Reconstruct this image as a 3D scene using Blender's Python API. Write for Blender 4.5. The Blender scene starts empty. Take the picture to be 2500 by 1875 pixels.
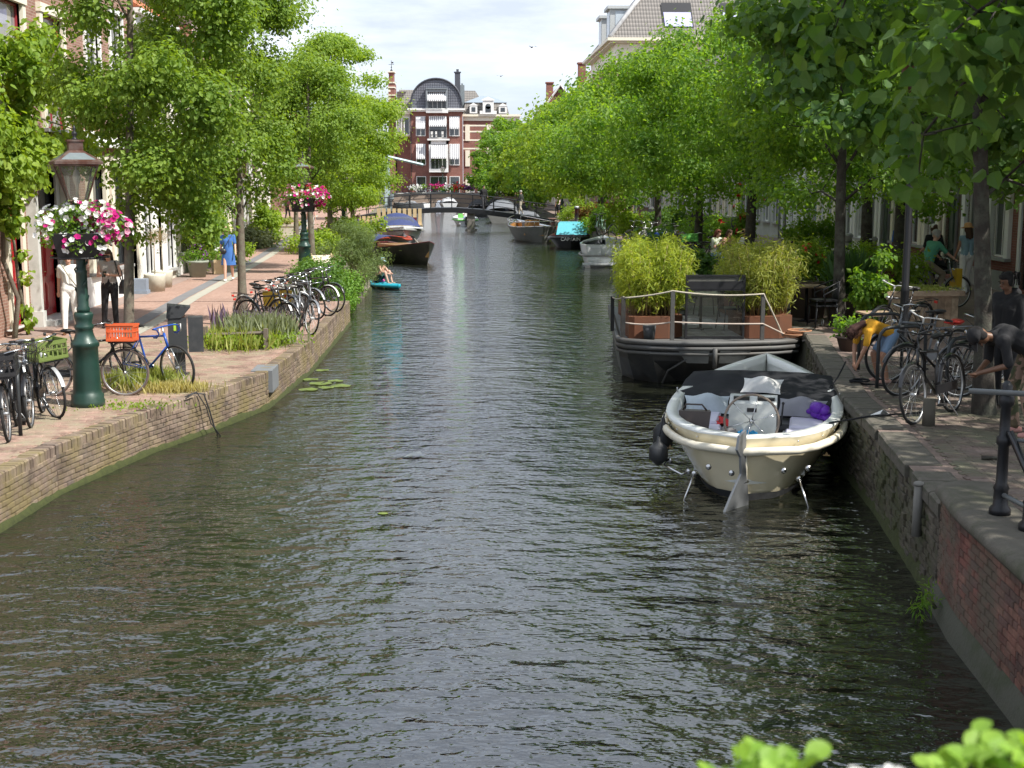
import bpy, math, random
import numpy as np
from mathutils import Vector, Matrix
random.seed(7); RNG = np.random.default_rng(7)
SC = bpy.context.scene; COL = SC.collection
PI = math.pi; R = math.radians

# ---------------------------------------------------------------- camera, sky, sun, exposure
EYE = Vector((0, 0, 3.85))
cd = bpy.data.cameras.new('camera'); cam = bpy.data.objects.new('camera', cd); COL.objects.link(cam)
cam.location = EYE; cam.rotation_euler = (R(90 - 8.96), 0, R(-2.12))
cd.sensor_width = 36; cd.lens = 36 * 3200 / 2500; cd.clip_start = 0.05; cd.clip_end = 5000
cd.dof.use_dof = True; cd.dof.focus_distance = 24; cd.dof.aperture_fstop = 9
SC.camera = cam
SUN_DIR = Vector((0.80, -0.48, 1.18)).normalized()
el = math.asin(SUN_DIR.z); az = math.atan2(SUN_DIR.x, SUN_DIR.y)
W = bpy.data.worlds.new('World'); SC.world = W; W.use_nodes = True
nt = W.node_tree; N = nt.nodes; L = nt.links; bg = N['Background']
sky = N.new('ShaderNodeTexSky'); sky.sky_type = 'NISHITA'; sky.sun_disc = False
sky.sun_elevation = el; sky.sun_rotation = az; sky.air_density = 1.0; sky.dust_density = 1.6; sky.ozone_density = 1.2
tc = N.new('ShaderNodeTexCoord'); mp = N.new('ShaderNodeMapping'); mp.inputs['Scale'].default_value = (1.0, 1.0, 4.5)
nz = N.new('ShaderNodeTexNoise'); nz.inputs['Scale'].default_value = 3.2; nz.inputs['Detail'].default_value = 8; nz.inputs['Roughness'].default_value = .58
nz.inputs['Distortion'].default_value = .5
cr = N.new('ShaderNodeValToRGB'); cr.color_ramp.elements[0].position = .40; cr.color_ramp.elements[1].position = .60
cr.color_ramp.elements[0].color = (.62, .62, .62, 1); cr.color_ramp.elements[1].color = (1, 1, 1, 1)
mx = N.new('ShaderNodeMix'); mx.data_type = 'RGBA'
L.new(tc.outputs['Generated'], mp.inputs['Vector']); L.new(mp.outputs['Vector'], nz.inputs['Vector'])
L.new(nz.outputs['Fac'], cr.inputs['Fac']); L.new(cr.outputs['Color'], mx.inputs['Factor'])
L.new(sky.outputs['Color'], mx.inputs['A'])
n9 = N.new('ShaderNodeTexNoise'); n9.inputs['Scale'].default_value = 5.5; n9.inputs['Detail'].default_value = 7; n9.inputs['Roughness'].default_value = .6; L.new(mp.outputs['Vector'], n9.inputs['Vector'])
c9 = N.new('ShaderNodeValToRGB'); c9.color_ramp.elements[0].position = .35; c9.color_ramp.elements[1].position = .62; c9.color_ramp.elements[0].color = (.36, .405, .49, 1); c9.color_ramp.elements[1].color = (.54, .575, .63, 1)
L.new(n9.outputs['Fac'], c9.inputs['Fac']); m9 = N.new('ShaderNodeMix'); m9.data_type = 'RGBA'; m9.blend_type = 'MULTIPLY'; m9.inputs['Factor'].default_value = 1; L.new(c9.outputs['Color'], m9.inputs['A']); m9.inputs['B'].default_value = (10, 10, 10, 1); L.new(m9.outputs['Result'], mx.inputs['B'])
L.new(mx.outputs['Result'], bg.inputs['Color']); bg.inputs['Strength'].default_value = 0.12
sd = bpy.data.lights.new('sun', 'SUN'); sd.energy = 4.2; sd.angle = R(.55); sd.color = (1, .955, .88)
so = bpy.data.objects.new('sun', sd); COL.objects.link(so); so.rotation_euler = SUN_DIR.to_track_quat('Z', 'Y').to_euler()
so.location = (40, -30, 60)
vs = SC.view_settings; vs.view_transform = 'Standard'; vs.look = 'None'; vs.gamma = 1; vs.use_curve_mapping = False; vs.exposure = 0.85
SC.render.engine = 'CYCLES'
cy = SC.cycles; cy.max_bounces = 8; cy.diffuse_bounces = 4; cy.glossy_bounces = 3; cy.transmission_bounces = 3; cy.transparent_max_bounces = 8
cy.caustics_reflective = False; cy.caustics_refractive = False; cy.sample_clamp_indirect = 6

# ---------------------------------------------------------------- object helpers
def tag(o, label=None, cat=None, group=None, kind=None):
    if label: o['label'] = label
    if cat: o['category'] = cat
    if group: o['group'] = group
    if kind: o['kind'] = kind
    return o
def thing(name, label, cat, loc=(0, 0, 0), rz=0, group=None, scale=1):
    o = bpy.data.objects.new(name, None); COL.objects.link(o); o.empty_display_size = .2
    o.location = loc; o.rotation_euler = (0, 0, rz); o.scale = (scale,) * 3
    return tag(o, label, cat, group)
def dup(o, loc=None, rz=None, label=None, scale=None, parent=None, tilt=None):
    c = o.copy(); COL.objects.link(c)
    if parent is not None: c.parent = parent
    for ch in o.children: dup(ch, parent=c)
    if loc is not None: c.location = loc
    if rz is not None: c.rotation_euler = (0, 0, rz)
    if tilt is not None: c.rotation_euler = (tilt, 0, rz)
    if scale is not None: c.scale = (scale,) * 3
    if label: c['label'] = label
    return c
def link(name, me, parent=None, loc=None):
    o = bpy.data.objects.new(name, me); COL.objects.link(o)
    if parent is not None: o.parent = parent
    if loc is not None: o.location = loc
    return o
def mesh_np(name, V, F, mat, parent=None, smooth=False, midx=None):
    V = np.asarray(V, dtype=np.float32); F = np.asarray(F, dtype=np.int32)
    me = bpy.data.meshes.new(name); n, k = F.shape
    me.vertices.add(len(V)); me.vertices.foreach_set('co', V.ravel())
    me.loops.add(n * k); me.loops.foreach_set('vertex_index', F.ravel())
    me.polygons.add(n); me.polygons.foreach_set('loop_start', np.arange(0, n * k, k, dtype=np.int32))
    me.polygons.foreach_set('loop_total', np.full(n, k, dtype=np.int32))
    for m in (mat if isinstance(mat, (list, tuple)) else [mat]): me.materials.append(m)
    if midx is not None: me.polygons.foreach_set('material_index', np.asarray(midx, dtype=np.int32))
    me.polygons.foreach_set('use_smooth', np.full(n, smooth, dtype=bool))
    me.update(calc_edges=True)
    return link(name, me, parent)

class MB:
    """collects shapes; build() makes ONE mesh object"""
    def __init__(s): s.v = []; s.f = []; s.m = []; s.s = []; s.M = Matrix.Identity(4)
    def add(s, vs, fs, mi=0, smooth=False):
        b = len(s.v); I = s.M
        s.v += [tuple(I @ Vector(p)) for p in vs]
        s.f += [tuple(b + i for i in f) for f in fs]; s.m += [mi] * len(fs); s.s += [smooth] * len(fs)
        return s
    def box(s, x0, x1, y0, y1, z0, z1, mi=0, rot=None):
        vs = [(x0, y0, z0), (x1, y0, z0), (x1, y1, z0), (x0, y1, z0), (x0, y0, z1), (x1, y0, z1), (x1, y1, z1), (x0, y1, z1)]
        if rot:
            c = Vector(((x0 + x1) / 2, (y0 + y1) / 2, (z0 + z1) / 2)); vs = [tuple(rot @ (Vector(p) - c) + c) for p in vs]
        return s.add(vs, [(0, 3, 2, 1), (4, 5, 6, 7), (0, 1, 5, 4), (1, 2, 6, 5), (2, 3, 7, 6), (3, 0, 4, 7)], mi)
    def prism(s, pts, z0, z1, mi=0, pts2=None):
        n = len(pts); p2 = pts2 or pts
        vs = [(x, y, z0) for x, y in pts] + [(x, y, z1) for x, y in p2]
        return s.add(vs, [tuple(range(n))[::-1], tuple(range(n, 2 * n))] + [(i, (i + 1) % n, n + (i + 1) % n, n + i) for i in range(n)], mi)
    def tube(s, pts, r, seg=8, mi=0, cap=True, closed=False, smooth=True):
        P = [Vector(p) for p in pts]; n = len(P)
        rr = r if isinstance(r, (list, tuple)) else [r] * n
        vs = []; up = Vector((0, 0, 1)); prev = None
        for i, p in enumerate(P):
            if closed: t = P[(i + 1) % n] - P[i - 1]
            else: t = P[min(i + 1, n - 1)] - P[max(i - 1, 0)]
            t = t.normalized() if t.length > 1e-9 else Vector((0, 0, 1))
            if prev is None:
                a = t.cross(up)
                if a.length < .05: a = t.cross(Vector((1, 0, 0)))
            else: a = prev - t * prev.dot(t)
            a.normalize(); prev = a; b = t.cross(a)
            for k in range(seg):
                q = 2 * PI * k / seg
                vs.append(p + (a * math.cos(q) + b * math.sin(q)) * rr[i])
        fs = []; m = n if closed else n - 1
        for i in range(m):
            j = (i + 1) % n
            for k in range(seg):
                l = (k + 1) % seg; fs.append((i * seg + k, i * seg + l, j * seg + l, j * seg + k))
        if cap and not closed: fs += [tuple(range(seg))[::-1], tuple(range((n - 1) * seg, n * seg))]
        return s.add(vs, fs, mi, smooth)
    def lathe(s, prof, seg=16, c=(0, 0, 0), mi=0, smooth=True, axis='z', cap=True):
        vs = []
        for r, z in prof:
            for k in range(seg):
                q = 2 * PI * k / seg; a, b = r * math.cos(q), r * math.sin(q)
                vs.append({'z': (c[0] + a, c[1] + b, c[2] + z), 'y': (c[0] + a, c[1] + z, c[2] - b), 'x': (c[0] + z, c[1] + a, c[2] + b)}[axis])
        n = len(prof); fs = []
        for i in range(n - 1):
            for k in range(seg):
                l = (k + 1) % seg; fs.append((i * seg + k, i * seg + l, (i + 1) * seg + l, (i + 1) * seg + k))
        if cap: fs += [tuple(range(seg))[::-1], tuple(range((n - 1) * seg, n * seg))]
        return s.add(vs, fs, mi, smooth)
    def ball(s, c, r, seg=10, mi=0, rings=7):
        rx, ry, rz = r if isinstance(r, (list, tuple)) else (r, r, r)
        prof = [(max(math.sin(PI * i / rings), .02), -math.cos(PI * i / rings)) for i in range(rings + 1)]
        n0 = len(s.v); keep = s.M; s.M = keep @ Matrix.Translation(c) @ Matrix.Diagonal((rx, ry, rz, 1)); s.lathe(prof, seg, mi=mi); s.M = keep
        return s
    def ring(s, R_, r, c=(0, 0, 0), axis='y', seg=28, sub=6, mi=0, a0=0, a1=2 * PI):
        full = abs(a1 - a0 - 2 * PI) < 1e-6; k = seg if full else seg + 1; pts = []
        for i in range(k):
            q = a0 + (a1 - a0) * i / seg; a, b = R_ * math.cos(q), R_ * math.sin(q)
            pts.append({'y': (c[0] + a, c[1], c[2] + b), 'z': (c[0] + a, c[1] + b, c[2]), 'x': (c[0], c[1] + a, c[2] + b)}[axis])
        return s.tube(pts, r, sub, mi, closed=full)
    def grid(s, rows, mi=0, smooth=True, wrap=False):
        m = len(rows[0]); vs = [p for r in rows for p in r]; fs = []
        for i in range(len(rows) - 1):
            for k in range(m if wrap else m - 1):
                l = (k + 1) % m; fs.append((i * m + k, i * m + l, (i + 1) * m + l, (i + 1) * m + k))
        return s.add(vs, fs, mi, smooth)
    def build(s, name, mats, parent=None, loc=None):
        me = bpy.data.meshes.new(name); me.from_pydata(s.v, [], s.f)
        for m in (mats if isinstance(mats, (list, tuple)) else [mats]): me.materials.append(m)
        me.polygons.foreach_set('material_index', s.m); me.polygons.foreach_set('use_smooth', s.s)
        me.update(); return link(name, me, parent, loc)

# ---------------------------------------------------------------- materials
def base_mat(name):
    m = bpy.data.materials.new(name); m.use_nodes = True; return m, m.node_tree.nodes, m.node_tree.links, m.node_tree.nodes['Principled BSDF']
def c4(c): return (c[0], c[1], c[2], 1)
def mixc(N, L, fac, a, b, mode='MIX'):
    x = N.new('ShaderNodeMix'); x.data_type = 'RGBA'; x.blend_type = mode
    for key, v in (('Factor', fac), ('A', a), ('B', b)):
        if hasattr(v, 'links'): L.new(v, x.inputs[key])
        else: x.inputs[key].default_value = v if key == 'Factor' else c4(v)
    return x.outputs['Result']
def noise(N, L, scale, detail=4, vec=None, rough=.6):
    n = N.new('ShaderNodeTexNoise'); n.inputs['Scale'].default_value = scale; n.inputs['Detail'].default_value = detail; n.inputs['Roughness'].default_value = rough
    if vec is not None: L.new(vec, n.inputs['Vector'])
    return n.outputs['Fac']
def ramp(N, L, src, p0, p1, a=(0, 0, 0), b=(1, 1, 1)):
    r = N.new('ShaderNodeValToRGB'); e = r.color_ramp.elements; e[0].position = p0; e[1].position = p1; e[0].color = c4(a); e[1].color = c4(b)
    L.new(src, r.inputs['Fac']); return r.outputs['Color']
def objco(N): return N.new('ShaderNodeTexCoord').outputs['Object']
def bump(N, L, h, p, strength=.3, dist=.01):
    b = N.new('ShaderNodeBump'); b.inputs['Strength'].default_value = strength; b.inputs['Distance'].default_value = dist
    L.new(h, b.inputs['Height']); L.new(b.outputs['Normal'], p.inputs['Normal'])
_M = {}
def paint(name, col, rough=.5, metal=0, var=.18, scale=5, bmp=.15, dirt=None, coat=0):
    if name in _M: return _M[name]
    m, N, L, p = base_mat(name); co = objco(N); n = noise(N, L, scale, 6, co)
    dark = tuple(c * (1 - var * 1.6) for c in col); lite = tuple(min(1, c * (1 + var)) for c in col)
    c = mixc(N, L, n, dark, lite)
    if dirt:
        n2 = noise(N, L, scale * .35, 8, co, .7); c = mixc(N, L, ramp(N, L, n2, .48, .68), c, dirt)
    L.new(c, p.inputs['Base Color']); p.inputs['Roughness'].default_value = rough; p.inputs['Metallic'].default_value = metal
    if coat: p.inputs['Coat Weight'].default_value = coat
    if bmp: bump(N, L, noise(N, L, scale * 6, 3, co), p, bmp, .01)
    _M[name] = m; return m
def island_mat(name, cols, rough=.85, scale=30, bmp=.4, moss=None, mscale=.8):
    """pieces: one colour per object or per loose piece"""
    if name in _M: return _M[name]
    m, N, L, p = base_mat(name); co = objco(N)
    oi = N.new('ShaderNodeObjectInfo').outputs['Random']; ge = N.new('ShaderNodeNewGeometry').outputs['Random Per Island']
    a = N.new('ShaderNodeMath'); a.operation = 'ADD'; L.new(oi, a.inputs[0]); L.new(ge, a.inputs[1])
    f = N.new('ShaderNodeMath'); f.operation = 'FRACT'; L.new(a.outputs[0], f.inputs[0])
    r = N.new('ShaderNodeValToRGB'); r.color_ramp.interpolation = 'LINEAR'; e = r.color_ramp.elements
    while len(e) < len(cols): e.new(.5)
    for i, c in enumerate(cols): e[i].position = i / (len(cols) - 1); e[i].color = c4(c)
    L.new(f.outputs[0], r.inputs['Fac']); gp = N.new('ShaderNodeNewGeometry').outputs['Position']
    n = noise(N, L, scale, 5, gp); c = mixc(N, L, n, (.55, .55, .55), (1.3, 1.3, 1.3)); c = mixc(N, L, 1.0, r.outputs['Color'], c, 'MULTIPLY'); c = mixc(N, L, 1.0, c, mixc(N, L, ramp(N, L, noise(N, L, 2.3, 8, gp, .72), .38, .62), (.5, .48, .45), (1.12, 1.12, 1.12)), 'MULTIPLY')
    if moss:
        n2 = noise(N, L, mscale, 8, gp, .7); c = mixc(N, L, ramp(N, L, n2, .45, .62), c, moss)
    L.new(c, p.inputs['Base Color']); p.inputs['Roughness'].default_value = rough; bump(N, L, n, p, bmp, .006)
    _M[name] = m; return m
def brick_mat(name, c1, c2, mortar, rough=.9, bw=.22, bh=.065, var=.5):
    if name in _M: return _M[name]
    m, N, L, p = base_mat(name); co = objco(N); s = N.new('ShaderNodeSeparateXYZ'); L.new(co, s.inputs[0])
    a = N.new('ShaderNodeMath'); a.operation = 'ADD'; L.new(s.outputs[0], a.inputs[0]); L.new(s.outputs[1], a.inputs[1])
    cb = N.new('ShaderNodeCombineXYZ'); L.new(a.outputs[0], cb.inputs[0]); L.new(s.outputs[2], cb.inputs[1])
    b = N.new('ShaderNodeTexBrick'); L.new(cb.outputs[0], b.inputs['Vector']); b.inputs['Scale'].default_value = 1
    b.inputs['Brick Width'].default_value = bw; b.inputs['Row Height'].default_value = bh; b.inputs['Mortar Size'].default_value = .007
    b.inputs['Color1'].default_value = c4(c1); b.inputs['Color2'].default_value = c4(c2); b.inputs['Mortar'].default_value = c4(mortar); b.inputs['Mortar Smooth'].default_value = .4
    n = noise(N, L, 1.3, 9, co, .7); c = mixc(N, L, n, (1 - var,) * 3, (1 + var,) * 3); c = mixc(N, L, 1.0, b.outputs['Color'], c, 'MULTIPLY')
    L.new(c, p.inputs['Base Color']); p.inputs['Roughness'].default_value = rough; bump(N, L, b.outputs['Fac'], p, -.5, .012)
    _M[name] = m; return m
def leaf_mat(name, a, b, trans=.35, rough=.55, tcol=None):
    if name in _M: return _M[name]
    m, N, L, p = base_mat(name); ge = N.new('ShaderNodeNewGeometry'); 
    pn = noise(N, L, .9, 3, ge.outputs['Position']); 
    k = N.new('ShaderNodeMath'); k.operation = 'MULTIPLY_ADD'; L.new(ge.outputs['Random Per Island'], k.inputs[0]); k.inputs[1].default_value = .75
    k2 = N.new('ShaderNodeMath'); k2.operation = 'MULTIPLY_ADD'; L.new(pn, k2.inputs[0]); k2.inputs[1].default_value = 1.2; k2.inputs[2].default_value = -.5
    L.new(k2.outputs[0], k.inputs[2]); k.use_clamp = True
    c = mixc(N, L, k.outputs[0], a, b); L.new(c, p.inputs['Base Color']); p.inputs['Roughness'].default_value = rough; p.inputs['Specular IOR Level'].default_value = .35
    t = N.new('ShaderNodeBsdfTranslucent'); tcx = mixc(N, L, 1.0, c, tcol or (1.9, 1.75, .55), 'MULTIPLY'); L.new(tcx, t.inputs['Color'])
    ms = N.new('ShaderNodeMixShader'); ms.inputs[0].default_value = trans; L.new(p.outputs[0], ms.inputs[1]); L.new(t.outputs[0], ms.inputs[2])
    L.new(ms.outputs[0], N['Material Output'].inputs['Surface']); _M[name] = m; return m
def glass_mat(name, col, rough=.04, var=.6):
    """window glass of a dim room: dark, sharp reflections, uneven panes"""
    if name in _M: return _M[name]
    m, N, L, p = base_mat(name); co = objco(N); n = noise(N, L, .9, 3, co)
    L.new(mixc(N, L, n, tuple(c * (1 - var) for c in col), tuple(c * (1 + var) for c in col)), p.inputs['Base Color'])
    p.inputs['Roughness'].default_value = rough; p.inputs['IOR'].default_value = 1.7; p.inputs['Coat Weight'].default_value = .6; p.inputs['Coat Roughness'].default_value = .02
    bump(N, L, noise(N, L, 2.2, 1, co), p, .06, .05); _M[name] = m; return m
def clear_glass(name, tint=(.9, .93, .9), fac=.3):
    if name in _M: return _M[name]
    m, N, L, p = base_mat(name); N.remove(p); t = N.new('ShaderNodeBsdfTransparent'); t.inputs['Color'].default_value = c4(tint)
    g = N.new('ShaderNodeBsdfGlossy'); g.inputs['Roughness'].default_value = .03; fr = N.new('ShaderNodeFresnel'); fr.inputs['IOR'].default_value = 1.5
    d = N.new('ShaderNodeBsdfDiffuse'); d.inputs['Color'].default_value = (.5, .5, .45, 1); m2 = N.new('ShaderNodeMixShader'); m2.inputs[0].default_value = fac
    L.new(t.outputs[0], m2.inputs[1]); L.new(d.outputs[0], m2.inputs[2])
    ms = N.new('ShaderNodeMixShader'); L.new(fr.outputs[0], ms.inputs[0]); L.new(m2.outputs[0], ms.inputs[1]); L.new(g.outputs[0], ms.inputs[2])
    L.new(ms.outputs[0], N['Material Output'].inputs['Surface']); _M[name] = m; return m

# ---------------------------------------------------------------- leaves
TPL = {'diamond': ([(0, 0, 0), (.5, .36, .1), (1, 0, -.05), (.5, -.36, .1)], [(0, 1, 2), (0, 2, 3)]),
       'lance': ([(0, 0, 0), (.35, .09, .02), (1, 0, -.12), (.35, -.09, .02)], [(0, 1, 2), (0, 2, 3)]),
       'blade': ([(0, -.014, 0), (0, .014, 0), (.6, .010, .05), (1, 0, -.08)], [(0, 1, 2), (0, 2, 3)]),
       'round': ([(.45, 0, -.05), (0, 0, .04), (.1, .38, .08), (.55, .46, .08), (1.02, 0, -.08), (.55, -.46, .08), (.1, -.38, .08)],
                 [(0, 1, 2), (0, 2, 3), (0, 3, 4), (0, 4, 5), (0, 5, 6), (0, 6, 1)]),
       'oval': ([(.5, 0, -.05), (0, 0, .03), (.12, .2, .04), (.35, .36, .06), (.62, .37, .05), (.86, .22, .0), (1.0, 0, -.1), (.86, -.22, .0), (.62, -.37, .05), (.35, -.36, .06), (.12, -.2, .04)],
                [(0, i, i % 10 + 1) for i in range(1, 11)]),
       'flower': ([(0, 0, -.22), (.5, 0, .1), (.15, .48, .1), (-.4, .3, .1), (-.4, -.3, .1), (.15, -.48, .1)],
                  [(0, 1, 2), (0, 2, 3), (0, 3, 4), (0, 4, 5), (0, 5, 1)])}
def unit(a): return a / np.maximum(np.linalg.norm(a, axis=1, keepdims=True), 1e-9)
def leaf_geo(P, D, Nn, size, shape):
    """P points, D direction of each leaf, Nn approx normal, size array"""
    T, F = TPL[shape]; T = np.array(T); F = np.array(F)
    D = unit(D); S = unit(np.cross(Nn, D) + 1e-6); Q = np.cross(D, S)
    V = P[:, None, :] + size[:, None, None] * (T[None, :, 0, None] * D[:, None] + T[None, :, 1, None] * S[:, None] + T[None, :, 2, None] * Q[:, None])
    FF = (F[None] + (np.arange(len(P)) * len(T))[:, None, None]).reshape(-1, 3)
    return V.reshape(-1, 3), FF
def leaf_obj(name, P, D, Nn, size, shape, mat, parent=None):
    V, F = leaf_geo(P, D, Nn, size, shape); return mesh_np(name, V, F, mat, parent)
def rnd(n, s=1.0): return RNG.normal(0, s, (n, 3))
def foliage(name, blobs, per, size, shape, mat, parent=None, up=.6, flat=.75, droop=.3):
    """blobs: (x,y,z,r) clumps; leaves lie mostly on the clump's skin"""
    B = np.array(blobs, dtype=float); n = len(B); w = B[:, 3] ** 2; w = w / w.sum(); cnt = RNG.choice(n, per, p=w)
    d = unit(rnd(per)); rad = B[cnt, 3] * (RNG.random(per) ** .5) * (1 + .9 * RNG.random(per) ** 5)
    off = d * rad[:, None]; off[:, 2] *= flat; P = B[cnt, :3] + off
    Nn = unit(d * (1 - up) + np.array([0, 0, up]) + rnd(per, .35)); D = unit(d + rnd(per, .6) + np.array([0, 0, -droop]))
    D = D - Nn * (D * Nn).sum(1, keepdims=True); s = size * (.65 + .7 * RNG.random(per))
    return leaf_obj(name, P, D, Nn, s, shape, mat, parent)
# ================================================================ SETTING
ZL, ZR = .60, .95
L_EDGE = [(-5.6, -12), (-5.5, 9), (-5.15, 14), (-5.0, 15.9), (-4.45, 18.3), (-3.9, 19.9), (-3.33, 21.9), (-3.08, 26), (-3.03, 34.9), (-4.0, 35.0), (-4.0, 42.4),
          (-3.2, 42.5), (-3.25, 46), (-4.6, 46.1), (-4.9, 60), (-5.6, 75), (-6.6, 88), (-8.2, 110), (-9.6, 150), (-9.6, 260)]
R_EDGE = [(3.4, -12), (3.55, 5), (3.98, 8.9), (4.12, 10.4), (4.28, 11.3), (4.52, 12.9), (4.8, 14.8), (5.05, 17), (5.6, 20), (5.95, 21.8), (6.42, 24.2),
          (6.5, 40), (7.1, 52), (7.15, 68), (6.5, 80), (6.1, 88), (7.2, 100), (7.4, 130), (7.4, 260)]
def edge_x(E, y):
    for (x0, y0), (x1, y1) in zip(E, E[1:]):
        if y0 <= y <= y1: return x0 + (x1 - x0) * (y - y0) / max(y1 - y0, 1e-6)
    return E[-1][0]
# water
m, N, Lk, p = base_mat('canal_water'); gp = N.new('ShaderNodeNewGeometry').outputs['Position']
mp1 = N.new('ShaderNodeMapping'); mp1.inputs['Scale'].default_value = (.68, 1.1, 1); mp1.inputs['Rotation'].default_value = (0, 0, R(9)); Lk.new(gp, mp1.inputs['Vector'])
n1 = noise(N, Lk, 1.5, 2, mp1.outputs[0], .5); n2 = noise(N, Lk, 4.3, 3, mp1.outputs[0], .5); n3 = noise(N, Lk, 10, 2, mp1.outputs[0], .6)
calm = ramp(N, Lk, noise(N, Lk, .16, 2, gp), .36, .62, (.35,) * 3, (1, 1, 1))
def madd(a, k, b):
    x = N.new('ShaderNodeMath'); x.operation = 'MULTIPLY_ADD'; Lk.new(a, x.inputs[0]); x.inputs[1].default_value = k
    if b is None: x.inputs[2].default_value = 0
    else: Lk.new(b, x.inputs[2])
    return x.outputs[0]
hh = madd(n1, .22, None); hh = madd(n2, .15, hh)
q = N.new('ShaderNodeMath'); q.operation = 'MULTIPLY'; Lk.new(n3, q.inputs[0]); Lk.new(calm, q.inputs[1]); hh = madd(q.outputs[0], .055, hh)
b = N.new('ShaderNodeBump'); b.inputs['Strength'].default_value = 1; b.inputs['Distance'].default_value = .38; Lk.new(hh, b.inputs['Height']); Lk.new(b.outputs[0], p.inputs['Normal'])
p.inputs['Base Color'].default_value = (.02, .02, .008, 1)
Lk.new(mixc(N, Lk, noise(N, Lk, .35, 4, gp), (.006, .009, .006), (.017, .017, .010)), p.inputs['Base Color'])
p.inputs['Roughness'].default_value = .025; p.inputs['IOR'].default_value = 2.5
w = MB(); w.add([(-14, -60, 0), (14, -60, 0), (14, 300, 0), (-14, 300, 0)], [(0, 1, 2, 3)]); tag(w.build('canal_water', m), kind='structure')
bed = paint('mud', (.06, .05, .03))

def paving_mat(name, c1, c2, mort, ang=0.0, bw=.21, bh=.07):
    m, N, L, p = base_mat(name); gp = N.new('ShaderNodeNewGeometry').outputs['Position']; mp = N.new('ShaderNodeMapping'); mp.inputs['Rotation'].default_value = (0, 0, ang); L.new(gp, mp.inputs['Vector'])
    b = N.new('ShaderNodeTexBrick'); L.new(mp.outputs[0], b.inputs['Vector']); b.inputs['Scale'].default_value = 1; b.inputs['Brick Width'].default_value = bw; b.inputs['Row Height'].default_value = bh
    b.inputs['Mortar Size'].default_value = .004; b.inputs['Color1'].default_value = c4(c1); b.inputs['Color2'].default_value = c4(c2); b.inputs['Mortar'].default_value = c4(mort)
    n = noise(N, L, .6, 9, gp, .7); c = mixc(N, L, n, (.6,) * 3, (1.4,) * 3); c = mixc(N, L, 1.0, b.outputs['Color'], c, 'MULTIPLY')
    n4 = noise(N, L, 14, 5, gp, .7); c = mixc(N, L, ramp(N, L, n4, .66, .72), c, (.32, .29, .22))
    L.new(c, p.inputs['Base Color']); p.inputs['Roughness'].default_value = .9; bump(N, L, b.outputs['Fac'], p, -.4, .006); return m
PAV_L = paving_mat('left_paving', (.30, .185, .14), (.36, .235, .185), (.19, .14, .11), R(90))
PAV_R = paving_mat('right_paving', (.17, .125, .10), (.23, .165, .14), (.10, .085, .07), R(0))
GUT = paint('gutter_stone', (.17, .17, .175), .8, scale=3); GRAN = paint('pale_setts', (.36, .35, .29), .85, scale=6)
def ground(name, E, side, z, mat, x_far):
    g = MB()
    for (x0, y0), (x1, y1) in zip(E, E[1:]):
        q = [(x0, y0, z), (x1, y1, z), (x_far, y1, z), (x_far, y0, z)]
        if y1 - y0 > .2: g.add(q, [(0, 1, 2, 3)] if side < 0 else [(0, 3, 2, 1)])
    return tag(g.build(name, mat), kind='structure')
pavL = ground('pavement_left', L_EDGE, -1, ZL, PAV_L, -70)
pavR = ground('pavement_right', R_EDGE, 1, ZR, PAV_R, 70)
g = MB(); g.box(-400, 400, 300, 900, .2, .6); g.box(-400, -70, -60, 300, .2, .55); g.box(70, 400, -60, 300, .2, .9); tag(g.build('far_ground', paint('far_earth', (.12, .13, .08))), kind='structure')

# gutter of the left street: dark strip with a pale strip of setts beside it
def strip(name, pts, w, z, mat, parent=None):
    g = MB(); rows = []
    for i, (x, y) in enumerate(pts):
        a = Vector(pts[max(i - 1, 0)]); c = Vector(pts[min(i + 1, len(pts) - 1)]); t = (c - a).normalized(); n = Vector((t.y, -t.x))
        rows.append([(x - n.x * w / 2, y - n.y * w / 2, z), (x + n.x * w / 2, y + n.y * w / 2, z)])
    g.grid(rows, smooth=False); return tag(g.build(name, mat, parent), kind='structure' if parent is None else None)
GL = [(-7.1, 18), (-7.2, 24), (-7.35, 30), (-7.7, 36), (-8.1, 47), (-8.5, 56), (-9.6, 74), (-11.2, 92), (-13, 115)]
strip('gutter', GL, .34, ZL + .005, GUT); strip('gutter_setts', [(x + .36, y) for x, y in GL], .3, ZL + .006, GRAN)
strip('facade_strip', [(-9.05, 20), (-9.1, 42), (-10.4, 68), (-12.9, 91)], .5, ZL + .004, paint('facade_tiles', (.27, .2, .17), .9))

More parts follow.
